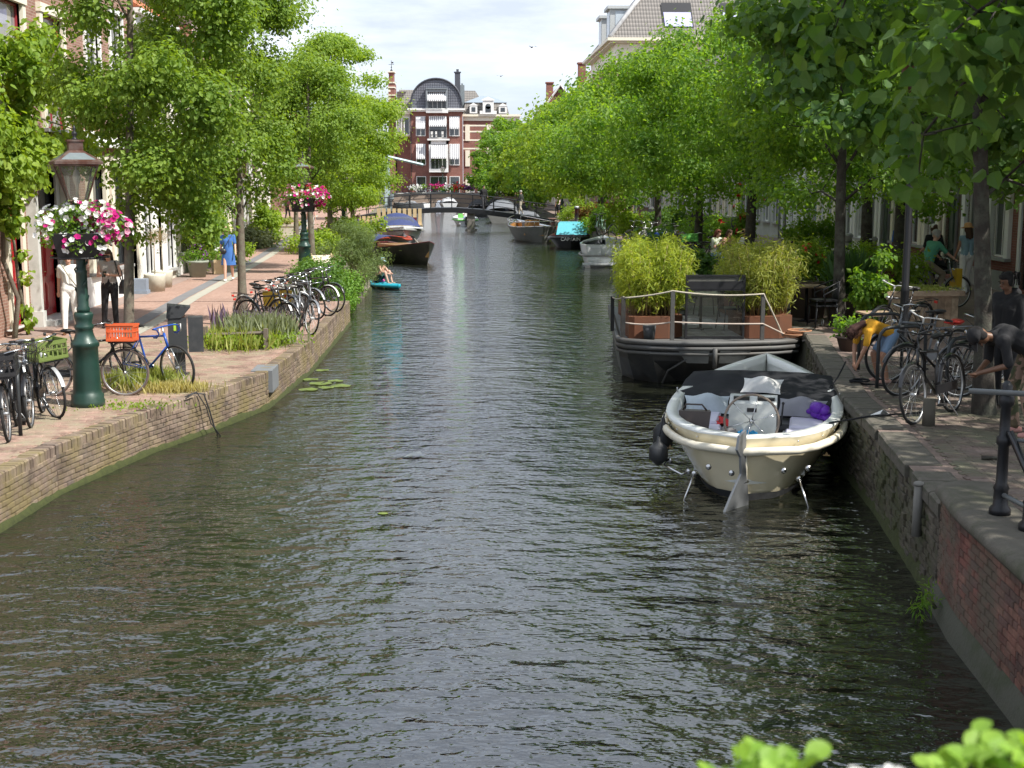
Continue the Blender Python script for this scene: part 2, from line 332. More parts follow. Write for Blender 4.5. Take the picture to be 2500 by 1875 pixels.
# ---- brick pieces: the nearest 300 are parts, the rest one 'stuff' part
def chamfer_brick():
    c = .03; z = .5; return ([(-.5, -.5, -.5), (.5, -.5, -.5), (.5, .5, -.5), (-.5, .5, -.5), (-.5, -.5, .38), (.5, -.5, .38), (.5, .5, .38), (-.5, .5, .38),
             (-.47, -.42, .5), (.47, -.42, .5), (.47, .42, .5), (-.47, .42, .5)],
            [(0, 1, 5, 4), (1, 2, 6, 5), (2, 3, 7, 6), (3, 0, 4, 7), (4, 5, 9, 8), (5, 6, 10, 9), (6, 7, 11, 10), (7, 4, 8, 11), (8, 9, 10, 11), (0, 3, 2, 1)])
_bm = {}
def pieces(name, items, mat, parent, limit=300, eye=EYE, rest=None):
    """items: Matrix placing a unit brick whose worn face looks to its local +z"""
    V0, F0 = chamfer_brick(); key = mat.name + name
    if key not in _bm:
        me = bpy.data.meshes.new(name); me.from_pydata(V0, [], F0); me.materials.append(mat); me.update(); _bm[key] = me
    items = sorted(items, key=lambda M: (M.translation - eye).length)
    for M in items[:limit]:
        o = bpy.data.objects.new(name, _bm[key]); COL.objects.link(o); o.parent = parent; o.matrix_basis = M
    if items[limit:]:
        V = np.array(V0); Vh = np.c_[V, np.ones(len(V))]; MM = np.array([np.array(M) for M in items[limit:]])
        VV = np.einsum('nij,kj->nki', MM, Vh)[..., :3].reshape(-1, 3); FF = (np.array(F0)[None] + (np.arange(len(MM)) * len(V))[:, None, None]).reshape(-1, 4)
        tag(mesh_np(rest or name + '_field', VV, FF, mat, parent), kind='stuff')
def wall_bricks(E, y0, y1, z0, z1, side, bl=.215, bh=.066, bd=.10, jit=.006, keep=1.0, batter=0.0):
    out = []; rows = int((z1 - z0) / bh); rr = random.Random(3)
    segs = [((a, b), (c, d)) for (a, b), (c, d) in zip(E, E[1:]) if d > y0 and b < y1 and d - b > .2]
    for j in range(rows):
        for (a, b), (c, d) in segs:
            t = Vector((c - a, d - b, 0)); Ls = t.length; t.normalize(); n = Vector((t.y, -t.x, 0)) * side
            k = int(Ls / bl) + 1
            for i in range(-1, k + 1):
                s0 = max(0, i * bl + (bl / 2 if j % 2 else 0)); s1 = min(Ls, i * bl + (bl / 2 if j % 2 else 0) + bl)
                if s1 - s0 < .04: continue
                s = (s0 + s1) / 2; P = Vector((a, b, 0)) + t * s
                if P.y < y0 or P.y > y1 or rr.random() > keep: continue
                pz = z0 + (j + .5) * bh; P += n * (rr.uniform(-jit, jit) - bd / 2 + .014 + batter * (z1 - pz)); P.z = pz
                M = Matrix((t, Vector((0, 0, 1)), t.cross(Vector((0, 0, 1))))).transposed().to_4x4()
                zax = n; xax = t; yax = zax.cross(xax)
                M = Matrix((xax * (s1 - s0 - .011), yax * (bh - .011), zax * bd)).transposed().to_4x4(); M.translation = P; out.append(M)
    return out
def edge_core(name, E, y0, y1, z0, z1, side, mat, parent, off=0.0, thick=.5, lean=0.0):
    g = MB()
    pts = [(x, y) for x, y in E if y0 < y < y1]; pts = [(edge_x(E, y0), y0)] + pts + [(edge_x(E, y1), y1)]
    rows = []
    for x, y in pts: rows.append([(x + side * (off + lean), y, z0), (x + side * off, y, z1), (x - side * thick, y, z1), (x - side * thick, y, z0)])
    g.grid(rows, smooth=False, wrap=True); return g.build(name, mat, parent)
MORT_L = paint('pale_mortar', (.30, .27, .21), .95, scale=3, dirt=(.13, .13, .07)); MOSS = paint('wet_moss', (.045, .055, .012), .95, scale=14, bmp=.8, var=.5)
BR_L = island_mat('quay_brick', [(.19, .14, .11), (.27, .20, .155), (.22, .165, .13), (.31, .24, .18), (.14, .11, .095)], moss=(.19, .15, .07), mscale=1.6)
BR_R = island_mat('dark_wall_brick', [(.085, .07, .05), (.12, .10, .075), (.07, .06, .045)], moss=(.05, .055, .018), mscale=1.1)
BR_RED = island_mat('red_wall_brick', [(.25, .10, .075), (.20, .075, .06), (.29, .14, .10), (.13, .075, .065), (.23, .11, .085)], moss=(.11, .085, .06), mscale=1.4)
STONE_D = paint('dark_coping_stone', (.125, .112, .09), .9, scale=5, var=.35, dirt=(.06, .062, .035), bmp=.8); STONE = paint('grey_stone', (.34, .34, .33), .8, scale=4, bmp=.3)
# left quay wall
WL = thing('quay_wall', 'sunlit brown brick canal wall along the left quay with a green moss line at the water', 'wall', (0, 0, 0))
edge_core('wall_core', L_EDGE, -12, 260, -.8, ZL - .012, 1, MORT_L, WL, off=-.012, thick=.5)
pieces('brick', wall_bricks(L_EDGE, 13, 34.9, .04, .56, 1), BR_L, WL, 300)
cop = []
rr = random.Random(5)
for (a, b), (c, d) in zip(L_EDGE, L_EDGE[1:]):
    if d < 13 or b > 48 or d - b < .2: continue
    t = Vector((c - a, d - b, 0)); Ls = t.length; t.normalize(); n = Vector((t.y, -t.x, 0)); yax = Vector((0, 0, 1)).cross(t)
    for i in range(int(Ls / .075)):
        P = Vector((a, b, 0)) + t * ((i + .5) * .075)
        if P.y < 13: continue
        P += -n * (.105 - rr.uniform(0, .014)); P.z = ZL - .06 + .012 + rr.uniform(-.005, .005)
        M = Matrix((t * .066, yax * .215, Vector((0, 0, .135)))).transposed().to_4x4(); M.translation = P; cop.append(M)
pieces('coping_brick', cop, BR_L, WL, 300)
g = MB(); pts = [(x, y) for x, y in L_EDGE if 5 < y < 60 ]; rows = []
yy = np.arange(9, 46, .12)
for y in yy:
    x = edge_x(L_EDGE, y); k = .012 + .02 * math.sin(y * 3.1) * math.sin(y * 1.3) + rr.uniform(0, .035)
    if 34.9 < y < 42.5: x = -4.0
    rows.append([(x - .05, y, .06 + k), (x + .025, y, .04 + k), (x + .05, y, .01 + k * .4), (x + .06 + k * .6, y, -.06)])
g.grid(rows); tag(g.build('moss_band', MOSS, WL), kind='stuff')
g = MB(); g.box(-3.6, -3.24, 22.05, 22.8, .25, .622); g.build('stone_block', paint('blue_grey_slab', (.17, .18, .19), .85), WL)
g = MB(); g.tube([(-4.15, 19.4, .62), (-4.05, 19.5, .66), (-3.9, 19.55, .64), (-3.84, 19.6, .4), (-3.78, 19.66, .1), (-3.72, 19.7, -.05)], .012); g.tube([(-4.1, 19.2, .63), (-3.98, 19.4, .7), (-3.86, 19.5, .45), (-3.8, 19.5, .2), (-3.66, 19.62, -.05)], .009)
tag(g.build('mooring_cable', paint('black_rubber', (.02, .02, .022), .6)), 'thin dark cable hanging over the left quay edge down to the water', 'cable')
# right walls
WR = thing('quay_wall', 'shaded dark mossy brick canal wall along the right quay', 'wall')
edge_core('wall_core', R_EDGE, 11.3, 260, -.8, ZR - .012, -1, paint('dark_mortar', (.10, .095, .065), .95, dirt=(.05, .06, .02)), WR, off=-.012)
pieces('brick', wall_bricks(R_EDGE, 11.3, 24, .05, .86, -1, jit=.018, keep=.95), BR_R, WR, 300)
cop = []
for (a, b), (c, d) in zip(R_EDGE, R_EDGE[1:]):
    if d < 11.3 or b > 24.2: continue
    t = Vector((c - a, d - b, 0)); Ls = t.length; t.normalize(); n = Vector((t.y, -t.x, 0)) * -1; 
    for i in range(int(Ls / .43)):
        P = Vector((a, b, 0)) + t * ((i + .5) * .43)
        if P.y < 11.4: continue
        P += -n * (.17 - rr.uniform(0, .02)); P.z = ZR - .06 + .012 + rr.uniform(-.006, .006)
        M = Matrix((t * .42, Vector((0, 0, 1)).cross(t) * .38, Vector((0, 0, .14)))).transposed().to_4x4(); M.translation = P; cop.append(M)
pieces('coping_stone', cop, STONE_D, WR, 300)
g = MB(); rows = []
for y in np.arange(5, 24, .15):
    x = edge_x(R_EDGE, y); k = rr.uniform(0, .05); rows.append([(x + .02, y, .10 + k * 3), (x - .03, y, .05 + k), (x - .045 - k * .4, y, -.05)])
g.grid(rows[:]); tag(g.build('moss_band', MOSS, WR), kind='stuff')
WA = thing('bridge_abutment_wall', 'red brick wing wall with rounded grey stone coping at lower right', 'wall')
edge_core('wall_core', R_EDGE, -12, 11.28, -.8, 1.02, -1, paint('red_mortar', (.30, .24, .20), .95), WA, off=-.012, lean=0)
pieces('brick', wall_bricks(R_EDGE, 5.6, 11.28, .15, 1.02, -1, jit=.004), BR_RED, WA, 300)
g = MB(); rows = []
for y in np.arange(-12, 11.31, .25):
    x = edge_x(R_EDGE, y); rows.append([(x + .05, y, 1.02), (x - .05, y, 1.03), (x - .085, y, 1.08), (x - .07, y, 1.13), (x - .01, y, 1.16), (x + .42, y, 1.165), (x + .48, y, 1.1), (x + .48, y, .9)])
x = edge_x(R_EDGE, 11.3); rows.append([(x + .2, 11.42, 1.02)] * 2 + [(x + .2, 11.44, 1.08)] * 2 + [(x + .2, 11.4, 1.15)] * 2 + [(x + .3, 11.4, 1.0)] * 2)
g.grid(rows); g.build('coping', STONE_D, WA)
g = MB(); rows = []
for y in np.arange(4, 11.6, .2):
    x = edge_x(R_EDGE, y) - .01; rows.append([(x + .05, y, .27 + rr.uniform(-.04, .04)), (x - .015, y, .2), (x - .05, y, .06), (x - .09, y, -.1)])
g.grid(rows); g.build('cement_footing', paint('old_cement', (.075, .075, .055), .9, dirt=(.035, .045, .015), scale=5, bmp=.7), WA)
# pavers near the camera
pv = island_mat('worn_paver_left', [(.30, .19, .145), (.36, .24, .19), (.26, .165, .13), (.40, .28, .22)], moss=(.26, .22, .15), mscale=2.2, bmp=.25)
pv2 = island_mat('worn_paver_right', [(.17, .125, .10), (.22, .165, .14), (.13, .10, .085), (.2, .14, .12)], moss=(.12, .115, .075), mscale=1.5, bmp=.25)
def pavers(E, side, y0, y1, xf, z, mat, parent, setback):
    out = []; y = y0; j = 0
    while y < y1:
        e = edge_x(E, y) + side * setback; x = e + (0 if j % 2 else .05) * side; 
        while (x - xf) * side < 0:
            M = Matrix.Diagonal((.208, .1, .06, 1)); M = Matrix.Rotation(random.gauss(0, .006), 4, 'Z') @ M; M.translation = (x + side * .105, y + .05, z - .028 + random.gauss(0, .0018) + .0125); out.append(M); x += side * .214
        y += .105; j += 1
    pieces('paver', out, mat, parent, 300)
pavers(L_EDGE, -1, 12.5, 27, -9.0, ZL, pv, pavL, .22)
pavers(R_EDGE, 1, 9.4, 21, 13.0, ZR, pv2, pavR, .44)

# ---------------------------------------------------------------- houses
CREAM = paint('cream_paint', (.78, .73, .60), .5, var=.06, scale=2); WHITE = paint('white_paint', (.80, .80, .78), .5, var=.05, scale=2)
GREYP = paint('grey_paint', (.48, .50, .50), .5, var=.08); REDP = paint('red_gloss', (.42, .022, .03), .25, var=.1, coat=.5); REDF = paint('red_frame', (.33, .04, .05), .4)
BLACKP = paint('black_paint', (.018, .018, .02), .4, var=.1); GREENP = paint('dark_green_paint', (.02, .05, .035), .35); BLUEP = paint('blue_slate_paint', (.2, .28, .36), .5); ORANGEP = paint('orange_paint', (.62, .13, .03), .4)
GLS = glass_mat('window_glass', (.035, .042, .045)); CURT = glass_mat('curtained_glass', (.30, .31, .30), .1, .25)
BK = {'brown': brick_mat('brown_brick', (.23, .115, .085), (.30, .165, .12), (.36, .29, .24)), 'dark': brick_mat('dark_brick', (.14, .075, .06), (.19, .10, .08), (.22, .18, .15)),
      'red': brick_mat('red_brick', (.20, .075, .058), (.26, .10, .075), (.25, .18, .15)), 'plaster': paint('plaster', (.66, .63, .55), .85, scale=1.5, var=.08, dirt=(.45, .42, .36)),
      'white': paint('white_plaster', (.74, .74, .72), .8, scale=1.5, var=.05), 'grey': paint('grey_plaster', (.42, .43, .43), .85, scale=1.5)}
def tiles_mat(name, c1, c2):
    m, N, L, p = base_mat(name); co = objco(N); w = N.new('ShaderNodeTexWave'); w.wave_type = 'BANDS'; w.bands_direction = 'X'; w.inputs['Scale'].default_value = 1.25; L.new(co, w.inputs['Vector'])
    w2 = N.new('ShaderNodeTexWave'); w2.bands_direction = 'Z'; w2.wave_profile = 'SAW'; w2.inputs['Scale'].default_value = .85; L.new(co, w2.inputs['Vector'])
    n = noise(N, L, 2, 6, co, .7); c = mixc(N, L, n, c1, c2); c = mixc(N, L, w2.outputs['Fac'], (.55,) * 3, (1.1,) * 3) if False else c
    d = mixc(N, L, w2.outputs['Fac'], (.5, .5, .5), (1.15, 1.15, 1.15)); c = mixc(N, L, 1.0, c, d, 'MULTIPLY'); L.new(c, p.inputs['Base Color']); p.inputs['Roughness'].default_value = .75
    a = N.new('ShaderNodeMath'); a.operation = 'ADD'; L.new(w.outputs['Fac'], a.inputs[0]); L.new(w2.outputs['Fac'], a.inputs[1]); bump(N, L, a.outputs[0], p, .7, .05); return m
TILE_G = tiles_mat('grey_roof_tiles', (.15, .14, .13), (.23, .21, .19)); TILE_R = tiles_mat('orange_roof_tiles', (.45, .13, .05), (.55, .2, .09)); SLATE = tiles_mat('blue_slates', (.14, .15, .18), (.18, .19, .225))
def window(g_parent, u0, u1, z0, z1, fm, cm, gm, cas=.14, proud=.06, deep=.12, bars=1, trans=.42, sill=True, sash=None):
    """casing round the opening, sash with bars, pane, sill; -y is the street"""
    c = MB(); c.box(u0 - cas, u0, -proud, deep, z0, z1); c.box(u1, u1 + cas, -proud, deep, z0, z1); c.box(u0 - cas - .02, u1 + cas + .02, -proud - .03, deep, z1, z1 + cas)
    wn = c.build('window', cm, g_parent)
    f = MB(); s = .05; y0, y1 = deep - .07, deep - .02
    f.box(u0, u0 + s, y0, y1, z0, z1); f.box(u1 - s, u1, y0, y1, z0, z1); f.box(u0 + s, u1 - s, y0, y1, z1 - s, z1); f.box(u0 + s, u1 - s, y0, y1, z0, z0 + s)
    zt = z0 + (z1 - z0) * (1 - trans)
    if trans: f.box(u0 + s, u1 - s, y0 - .02, y1, zt - .035, zt + .035)
    for i in range(bars):
        u = u0 + (u1 - u0) * (i + 1) / (bars + 1); f.box(u - .02, u + .02, y0 + .01, y1, z0 + s, (zt - .035) if trans else z1 - s)
    f.build('sash', sash or fm, wn)
    p = MB(); p.add([(u0 + s, y1 - .01, z0 + s), (u1 - s, y1 - .01, z0 + s), (u1 - s, y1 - .01, z1 - s), (u0 + s, y1 - .01, z1 - s)], [(0, 1, 2, 3)]); p.build('pane', gm, wn)
    if sill: s_ = MB(); s_.box(u0 - cas - .04, u1 + cas + .04, -proud - .07, deep - .08, z0 - .08, z0 - .003); s_.build('sill', STONE, wn)
    return wn
def door(par, u0, u1, z0, z1, dm, cm, cas=.16, light=.5, double=False, deep=.16):
    c = MB(); c.box(u0 - cas, u0, -.05, deep, z0, z1); c.box(u1, u1 + cas, -.05, deep, z0, z1); c.box(u0 - cas - .03, u1 + cas + .03, -.09, deep, z1, z1 + cas)
    zt = z1 - light
    if light > 0: c.box(u0, u1, deep - .1, deep - .02, zt - .06, zt)
    fr = c.build('door_frame', cm, par)
    if light > 0: p = MB(); p.add([(u0, deep - .05, zt), (u1, deep - .05, zt), (u1, deep - .05, z1), (u0, deep - .05, z1)], [(0, 1, 2, 3)]); p.build('pane', GLS, fr)
    top = zt - .06 if light > 0 else z1; halves = [(u0, (u0 + u1) / 2 - .005), ((u0 + u1) / 2 + .005, u1)] if double else [(u0, u1)]
    for a, b in halves:
        d = MB(); d.box(a, b, deep - .07, deep - .02, z0, top); w_ = b - a
        for zz0, zz1 in ((z0 + .15, z0 + .75), (z0 + .9, top - .15)):
            for k in range(1 if double else 2):
                aa = a + .1 + k * (w_ - .1) / 2 if not double else a + .1; bb = aa + ((w_ - .3) / 2 if not double else w_ - .2); d.box(aa, bb, deep - .09, deep - .07, zz0, zz1)
                d.box(aa + .04, bb - .04, deep - .1, deep - .09, zz0 + .04, zz1 - .04)
        do = d.build('door', dm, par); h = MB(); h.tube([(b - .07, deep - .1, z0 + 1.02), (b - .07, deep - .14, z0 + 1.02), (b - .16, deep - .14, z0 + 1.02)], .012); h.build('handle', paint('brass', (.6, .5, .25), .3, 1), do)
    return fr
def house(label, p0, p1, z0, z1, ops, wallmat, depth=9, roof=None, roofh=3.2, cornice=None, plinth=None, name='house', group=None, chim=True):
    dx, dy = p1[0] - p0[0], p1[1] - p0[1]; Ln = math.hypot(dx, dy); h = thing(name, label, 'house', (p0[0], p0[1], 0), math.atan2(dy, dx), group)
    us = sorted({0, Ln} | {o[0] for o in ops} | {o[1] for o in ops}); zs = sorted({z0 - .2, z1} | {o[2] for o in ops} | {o[3] for o in ops}); g = MB()
    def hole(a, b, c, d): return any(o[0] <= a + 1e-6 and b - 1e-6 <= o[1] and o[2] <= c + 1e-6 and d - 1e-6 <= o[3] for o in ops)
    for a, b in zip(us, us[1:]):
        for c, d in zip(zs, zs[1:]):
            if not hole(a, b, c, d): g.add([(a, 0, c), (b, 0, c), (b, 0, d), (a, 0, d)], [(0, 1, 2, 3)])
    for o in ops:
        a, b, c, d = o[:4]; q = .2
        g.add([(a, 0, c), (b, 0, c), (b, 0, d), (a, 0, d), (a, q, c), (b, q, c), (b, q, d), (a, q, d)], [(0, 4, 5, 1), (1, 5, 6, 2), (2, 6, 7, 3), (3, 7, 4, 0), (4, 7, 6, 5)])
    g.add([(0, 0, z0 - .2), (Ln, 0, z0 - .2), (Ln, depth, z0 - .2), (0, depth, z0 - .2), (0, 0, z1), (Ln, 0, z1), (Ln, depth, z1), (0, depth, z1)], [(1, 2, 6, 5), (2, 3, 7, 6), (3, 0, 4, 7), (4, 5, 6, 7)])
    g.build('wall', wallmat, h)
    if plinth: b = MB(); prev = 0; cuts = sorted([(o[0] - .17, o[1] + .17) for o in ops if o[4] == 'd'])
    if plinth:
        for a, c in cuts + [(Ln, Ln)]:
            if a - prev > .05: b.box(prev, a, -.05, .02, z0 - .1, plinth[0])
            prev = max(prev, c)
        b.build('plinth', plinth[1], h)
    if cornice: b = MB(); b.box(-.03, Ln + .03, -.16, .05, z1 - .45, z1 - .12); b.box(-.05, Ln + .05, -.34, .05, z1 - .12, z1 + .02); b.build('cornice', cornice, h)
    if roof:
        b = MB(); e = .35; b.add([(-.05, -e, z1 + .03), (Ln + .05, -e, z1 + .03), (Ln + .05, depth / 2, z1 + roofh), (-.05, depth / 2, z1 + roofh), (Ln + .05, depth + e, z1 + .03), (-.05, depth + e, z1 + .03)], [(0, 1, 2, 3), (3, 2, 4, 5), (0, 3, 5), (1, 4, 2), (0, 5, 4, 1)])
        rf = b.build('roof', roof, h)
        if chim: b = MB(); b.box(.3, 1.0, depth / 2 - .5, depth / 2 + .3, z1 + roofh - .8, z1 + roofh + 1.0); b.box(.25, 1.05, depth / 2 - .55, depth / 2 + .35, z1 + roofh + 1.0, z1 + roofh + 1.1); b.build('chimney', BK['dark'], rf)
    for o in ops:
        kw = o[5] if len(o) > 5 else {}
        if o[4] == 'w': window(h, *o[:4], **{**dict(fm=WHITE, cm=CREAM, gm=GLS), **kw})
        else: door(h, *o[:4], **{**dict(dm=GREENP, cm=CREAM), **kw})
    return h
def auto_ops(Ln, z0, seed, floors=2, cm=CREAM, fm=WHITE, dm=GREENP, tall=2.55, f0=3.55):
    r = random.Random(seed); ops = []; n = max(2, round(Ln / 1.75)); w = Ln / n; di = r.choice([0, n - 1])
    for i in range(n):
        c = (i + .5) * w; hw = min(.52, w / 2 - .24)
        if i == di: ops.append((c - hw, c + hw, z0 + .12, z0 + 3.0, 'd', dict(dm=dm, cm=cm, light=.6)))
        else: ops.append((c - hw, c + hw, z0 + .75, z0 + .5 + tall, 'w', dict(cm=cm, fm=fm, gm=r.choice([GLS, GLS, CURT]), bars=r.choice([0, 1]))))
        for f in range(1, floors): ops.append((c - hw, c + hw, z0 + f0 * f + .55, z0 + f0 * f + 2.65, 'w', dict(cm=cm, fm=fm, gm=r.choice([GLS, GLS, CURT]), bars=1)))
    return ops
# left row: nearest house with red doors (u runs with +Y from y=20)
Y0 = 20.0
def U(y): return y - Y0
red = dict(cm=CREAM, fm=REDF, sash=REDF, cas=.2, proud=.08)
ops = [(U(21.6), U(22.9), 1.3, 4.0, 'w', dict(red)), (U(24.2), U(25.5), 1.3, 4.0, 'w', dict(red)), (U(27.75), U(28.5), .72, 3.3, 'd', dict(dm=REDP, cm=CREAM, light=0, cas=.2)),
       (U(29.4), U(31.0), .72, 4.0, 'd', dict(dm=REDP, cm=GREYP, light=.85, double=True, cas=.26)),
       (U(21.6), U(23.3), 4.95, 7.5, 'w', dict(red)), (U(24.5), U(26.2), 4.95, 7.5, 'w', dict(red)), (U(27.7), U(29.25), 4.95, 7.5, 'w', dict(red, gm=CURT)), (U(30.6), U(32.1), 4.95, 7.5, 'w', dict(red, gm=CURT)),
       (U(24.5), U(26.2), 8.6, 10.2, 'w', dict(red)), (U(27.7), U(29.25), 8.6, 10.2, 'w', dict(red)), (U(30.6), U(32.1), 8.6, 10.2, 'w', dict(red))]
hA = house('brown brick house with red doors and tall red framed windows in cream casings', (-9.45, 20), (-9.45, 33.1), ZL, 11.0, ops, BK['brown'], cornice=CREAM, roof=TILE_G)
b = MB()
for a, c in ((U(28.95), U(29.12)), (U(31.28), U(31.5))):
    b.box(a, c, -.22, 0, ZL, 4.1); b.box(a - .04, c + .04, -.26, 0, ZL, ZL + .35); b.box(a - .04, c + .04, -.26, 0, 3.9, 4.05)
b.box(U(28.85), U(31.6), -.3, 0, 4.16, 4.4); b.box(U(28.8), U(31.65), -.38, 0, 4.4, 4.48); b.box(U(27.3), U(28.95), -.1, .01, ZL + .1, ZL + .12)
b.build('door_surround', paint('pale_sandstone', (.60, .60, .57), .8, dirt=(.42, .42, .38)), hA)
b = MB(); b.box(U(29.1), U(31.3), -.45, -.02, ZL, ZL + .12); b.build('step', STONE, hA)
wB = dict(cm=CREAM, fm=BLACKP, cas=.3, proud=.1, bars=1, trans=.35)
ops = [(.75, 2.0, 1.45, 4.1, 'w', wB), (2.85, 4.05, 1.45, 4.1, 'w', wB), (4.75, 5.35, .75, 4.1, 'd', dict(dm=BLACKP, cm=CREAM, light=.7)),
       (1.0, 2.2, 5.75, 8.2, 'w', dict(cm=WHITE, bars=0)), (3.4, 4.6, 5.75, 8.2, 'w', dict(cm=WHITE, bars=0))]
hB = house('brown brick house with white stucco ground floor left of the leaning tree', (-9.45, 33.12), (-9.45, 38.8), ZL, 9.6, ops, BK['brown'], cornice=WHITE, roof=TILE_R, plinth=(1.35, WHITE))
b = MB(); b.box(0.05, 5.6, -.3, 0, 4.62, 4.72); b.box(0.05, 5.6, -.14, 0, 4.72, 5.0); b.build('fascia', WHITE, hB)
ops = [(.5, 1.5, .95, 3.6, 'w', dict(cm=WHITE, bars=1, cas=.2)), (1.9, 2.9, .72, 3.4, 'd', dict(dm=WHITE, cm=WHITE, light=.5)), (3.4, 4.4, .95, 3.6, 'w', dict(cm=WHITE, cas=.2)), (.6, 1.6, 4.8, 6.9, 'w', {}), (3.2, 4.2, 4.8, 6.9, 'w', {})]
house('narrow house with white plastered shopfront beside two potted topiary trees', (-9.45, 38.82), (-9.45, 43.9), ZL, 8.6, ops, BK['plaster'], cornice=WHITE, roof=TILE_R)
Lp = [(-9.47, 43.95), (-9.75, 49.4), (-10.05, 54.8), (-10.35, 60.1), (-10.75, 66.5), (-11.5, 73), (-12.3, 80), (-13.2, 88), (-14.4, 97), (-15.7, 107), (-17.4, 120)]
Lw = ['white', 'brown', 'plaster', 'brown', 'white', 'dark', 'plaster', 'red', 'white', 'brown']; Ld = [GREENP, WHITE, BLACKP, ORANGEP, WHITE, BLACKP, GREENP, BLACKP, GREENP, WHITE]
Lh = [8.4, 9.3, 8.0, 9.8, 8.8, 9.2, 8.2, 9.5, 8.7, 9.0]
Lt = ['white plastered house behind the rose bushes on the left street', 'brown brick house with white door left of the second lamp', 'cream plastered house with black door on the left street',
      'brown brick house with a bright orange door on the left street', 'white plastered house behind the stone trough', 'dark brick house beyond the walking couple', 'pale plastered house far along the left street',
      'red brick house far along the left street', 'white house near the far left street end', 'brown brick house at the far left street end']
for i in range(10):
    a, c = Lp[i], Lp[i + 1]; Ln = math.hypot(c[0] - a[0], c[1] - a[1]) - .04
    house(Lt[i], a, (a[0] + (c[0] - a[0]) * .995, a[1] + (c[1] - a[1]) * .995), ZL, Lh[i], auto_ops(Ln, ZL, 40 + i, cm=[CREAM, WHITE][i % 2], dm=Ld[i]), BK[Lw[i]], cornice=WHITE, roof=TILE_R if i % 3 == 0 else TILE_G)
# right row (u runs towards the camera)
Rp = [(13.75, 16), (13.8, 22.5), (13.85, 29), (14.0, 36.6), (14.15, 43.0), (14.4, 49.6), (14.9, 56), (15.2, 62.5), (15.0, 70), (14.8, 78), (14.4, 87), (14.0, 96), (13.6, 105)]
Rw = ['red', 'dark', 'red', 'red', 'white', 'plaster', 'white', 'grey', 'brown', 'plaster', 'grey', 'dark']; Rh = [9.8, 9.2, 9.4, 9.9, 9.0, 9.6, 9.2, 8.6, 9.4, 9.0, 9.5, 9.2]
Rt = ['red brick house out at the near right edge', 'dark brick house at the near right edge', 'red brick house with white framed windows at the right edge of the street', 'red brick house with tall cream casings behind the woman in the orange hat',
      'white plastered house behind the bollards on the right quay', 'cream plastered house behind the red roses', 'white plastered house behind the two people seated at the quay', 'grey plastered house behind the green crate bicycle',
      'brown brick house behind the pink crate', 'pale plastered house left of the pink crate', 'grey house near the right end of the footbridge', 'dark brick house beyond the footbridge on the right']
for i in range(12):
    a, c = Rp[i + 1], Rp[i]; Ln = math.hypot(c[0] - a[0], c[1] - a[1]); cm = [WHITE, CREAM, WHITE, CREAM, WHITE, CREAM, WHITE, GREYP, CREAM, WHITE, CREAM, WHITE][i]
    if i in (2, 3):
        kw = dict(cm=cm, bars=1, cas=.26, proud=.1, trans=.3); n = 4; w_ = Ln / n; ops = []
        for k in range(n):
            cc = (k + .5) * w_
            ops.append((cc - .5, cc + .5, ZR + .12, ZR + 3.1, 'd', dict(dm=[BLACKP, GREENP][i % 2], cm=cm, light=.6)) if k == (3 if i == 3 else 2) else (cc - .5, cc + .5, ZR + .85, ZR + 3.35, 'w', kw))
            ops.append((cc - .5, cc + .5, ZR + 4.3, ZR + 6.7, 'w', kw))
        h = house(Rt[i], a, c, ZR, Rh[i], ops, BK[Rw[i]], cornice=WHITE, roof=TILE_R, plinth=(ZR + .5, STONE))
        if i == 2: b = MB(); b.box(0, Ln, -.5, 0, 4.85, 5.05); b.box(0, Ln, -.25, 0, 4.6, 4.85); b.build('balcony', WHITE, h); b = MB(); [b.box(k * .14, k * .14 + .02, -.48, -.46, 5.05, 5.9) for k in range(int(Ln / .14))]; b.box(0, Ln, -.5, -.44, 5.9, 5.94); b.build('balcony_railing', BLACKP, h)
    else: h = house(Rt[i], a, (a[0] + (c[0] - a[0]) * .995, a[1] + (c[1] - a[1]) * .995), ZR, Rh[i], auto_ops(Ln * .995, ZR, 80 + i, cm=cm, dm=[BLACKP, GREENP, BLUEP][i % 3], tall=2.8), BK[Rw[i]], cornice=WHITE, roof=[TILE_G, TILE_R][i % 2])
    b = MB(); b.tube([(Ln * .985, -.1, ZR), (Ln * .985, -.1, Rh[i])], .05); b.build('drainpipe', paint('zinc', (.30, .33, .36), .5, .3), h)

# big corner house on the right with hipped tiled roof
BH = thing('corner_house', 'large brick corner house with steep grey tiled roof and skylights above the right trees', 'house', (12.95, 112, 0))
b = MB(); b.box(0, 24, 0, 22, .9, 13.6); b.build('wall', BK['brown'], BH)
b = MB(); b.box(-.1, 3.4, -.1, 22, 13.6, 14.9); b.box(3.4, 24, -.06, 22, 14.4, 14.9); b.box(-.1, .9, -.14, .5, 12.9, 13.6); b.build('frieze', CREAM, BH)
b = MB(); b.box(-.9, 24.5, -.8, 22.5, 15.05, 15.3); b.box(-.6, 24.3, -.5, 22.3, 14.9, 15.05); b.build('cornice', CREAM, BH)
b = MB(); b.add([(-.7, -.6, 15.3), (24.3, -.6, 15.3), (24.3, 22.3, 15.3), (-.7, 22.3, 15.3), (6.4, 7.5, 24.2), (20, 7.5, 24.2), (20, 15, 24.2), (6.4, 15, 24.2)], [(0, 1, 5, 4), (1, 2, 6, 5), (2, 3, 7, 6), (3, 0, 4, 7), (4, 5, 6, 7)]); rf = b.build('roof', TILE_G, BH)
b = MB(); b.tube([(-.7, -.6, 15.35), (6.4, 7.5, 24.25)], .22, 6); b.build('hip_ridge', paint('lead_ridge', (.55, .55, .55), .7, var=.35, scale=1.5), rf)
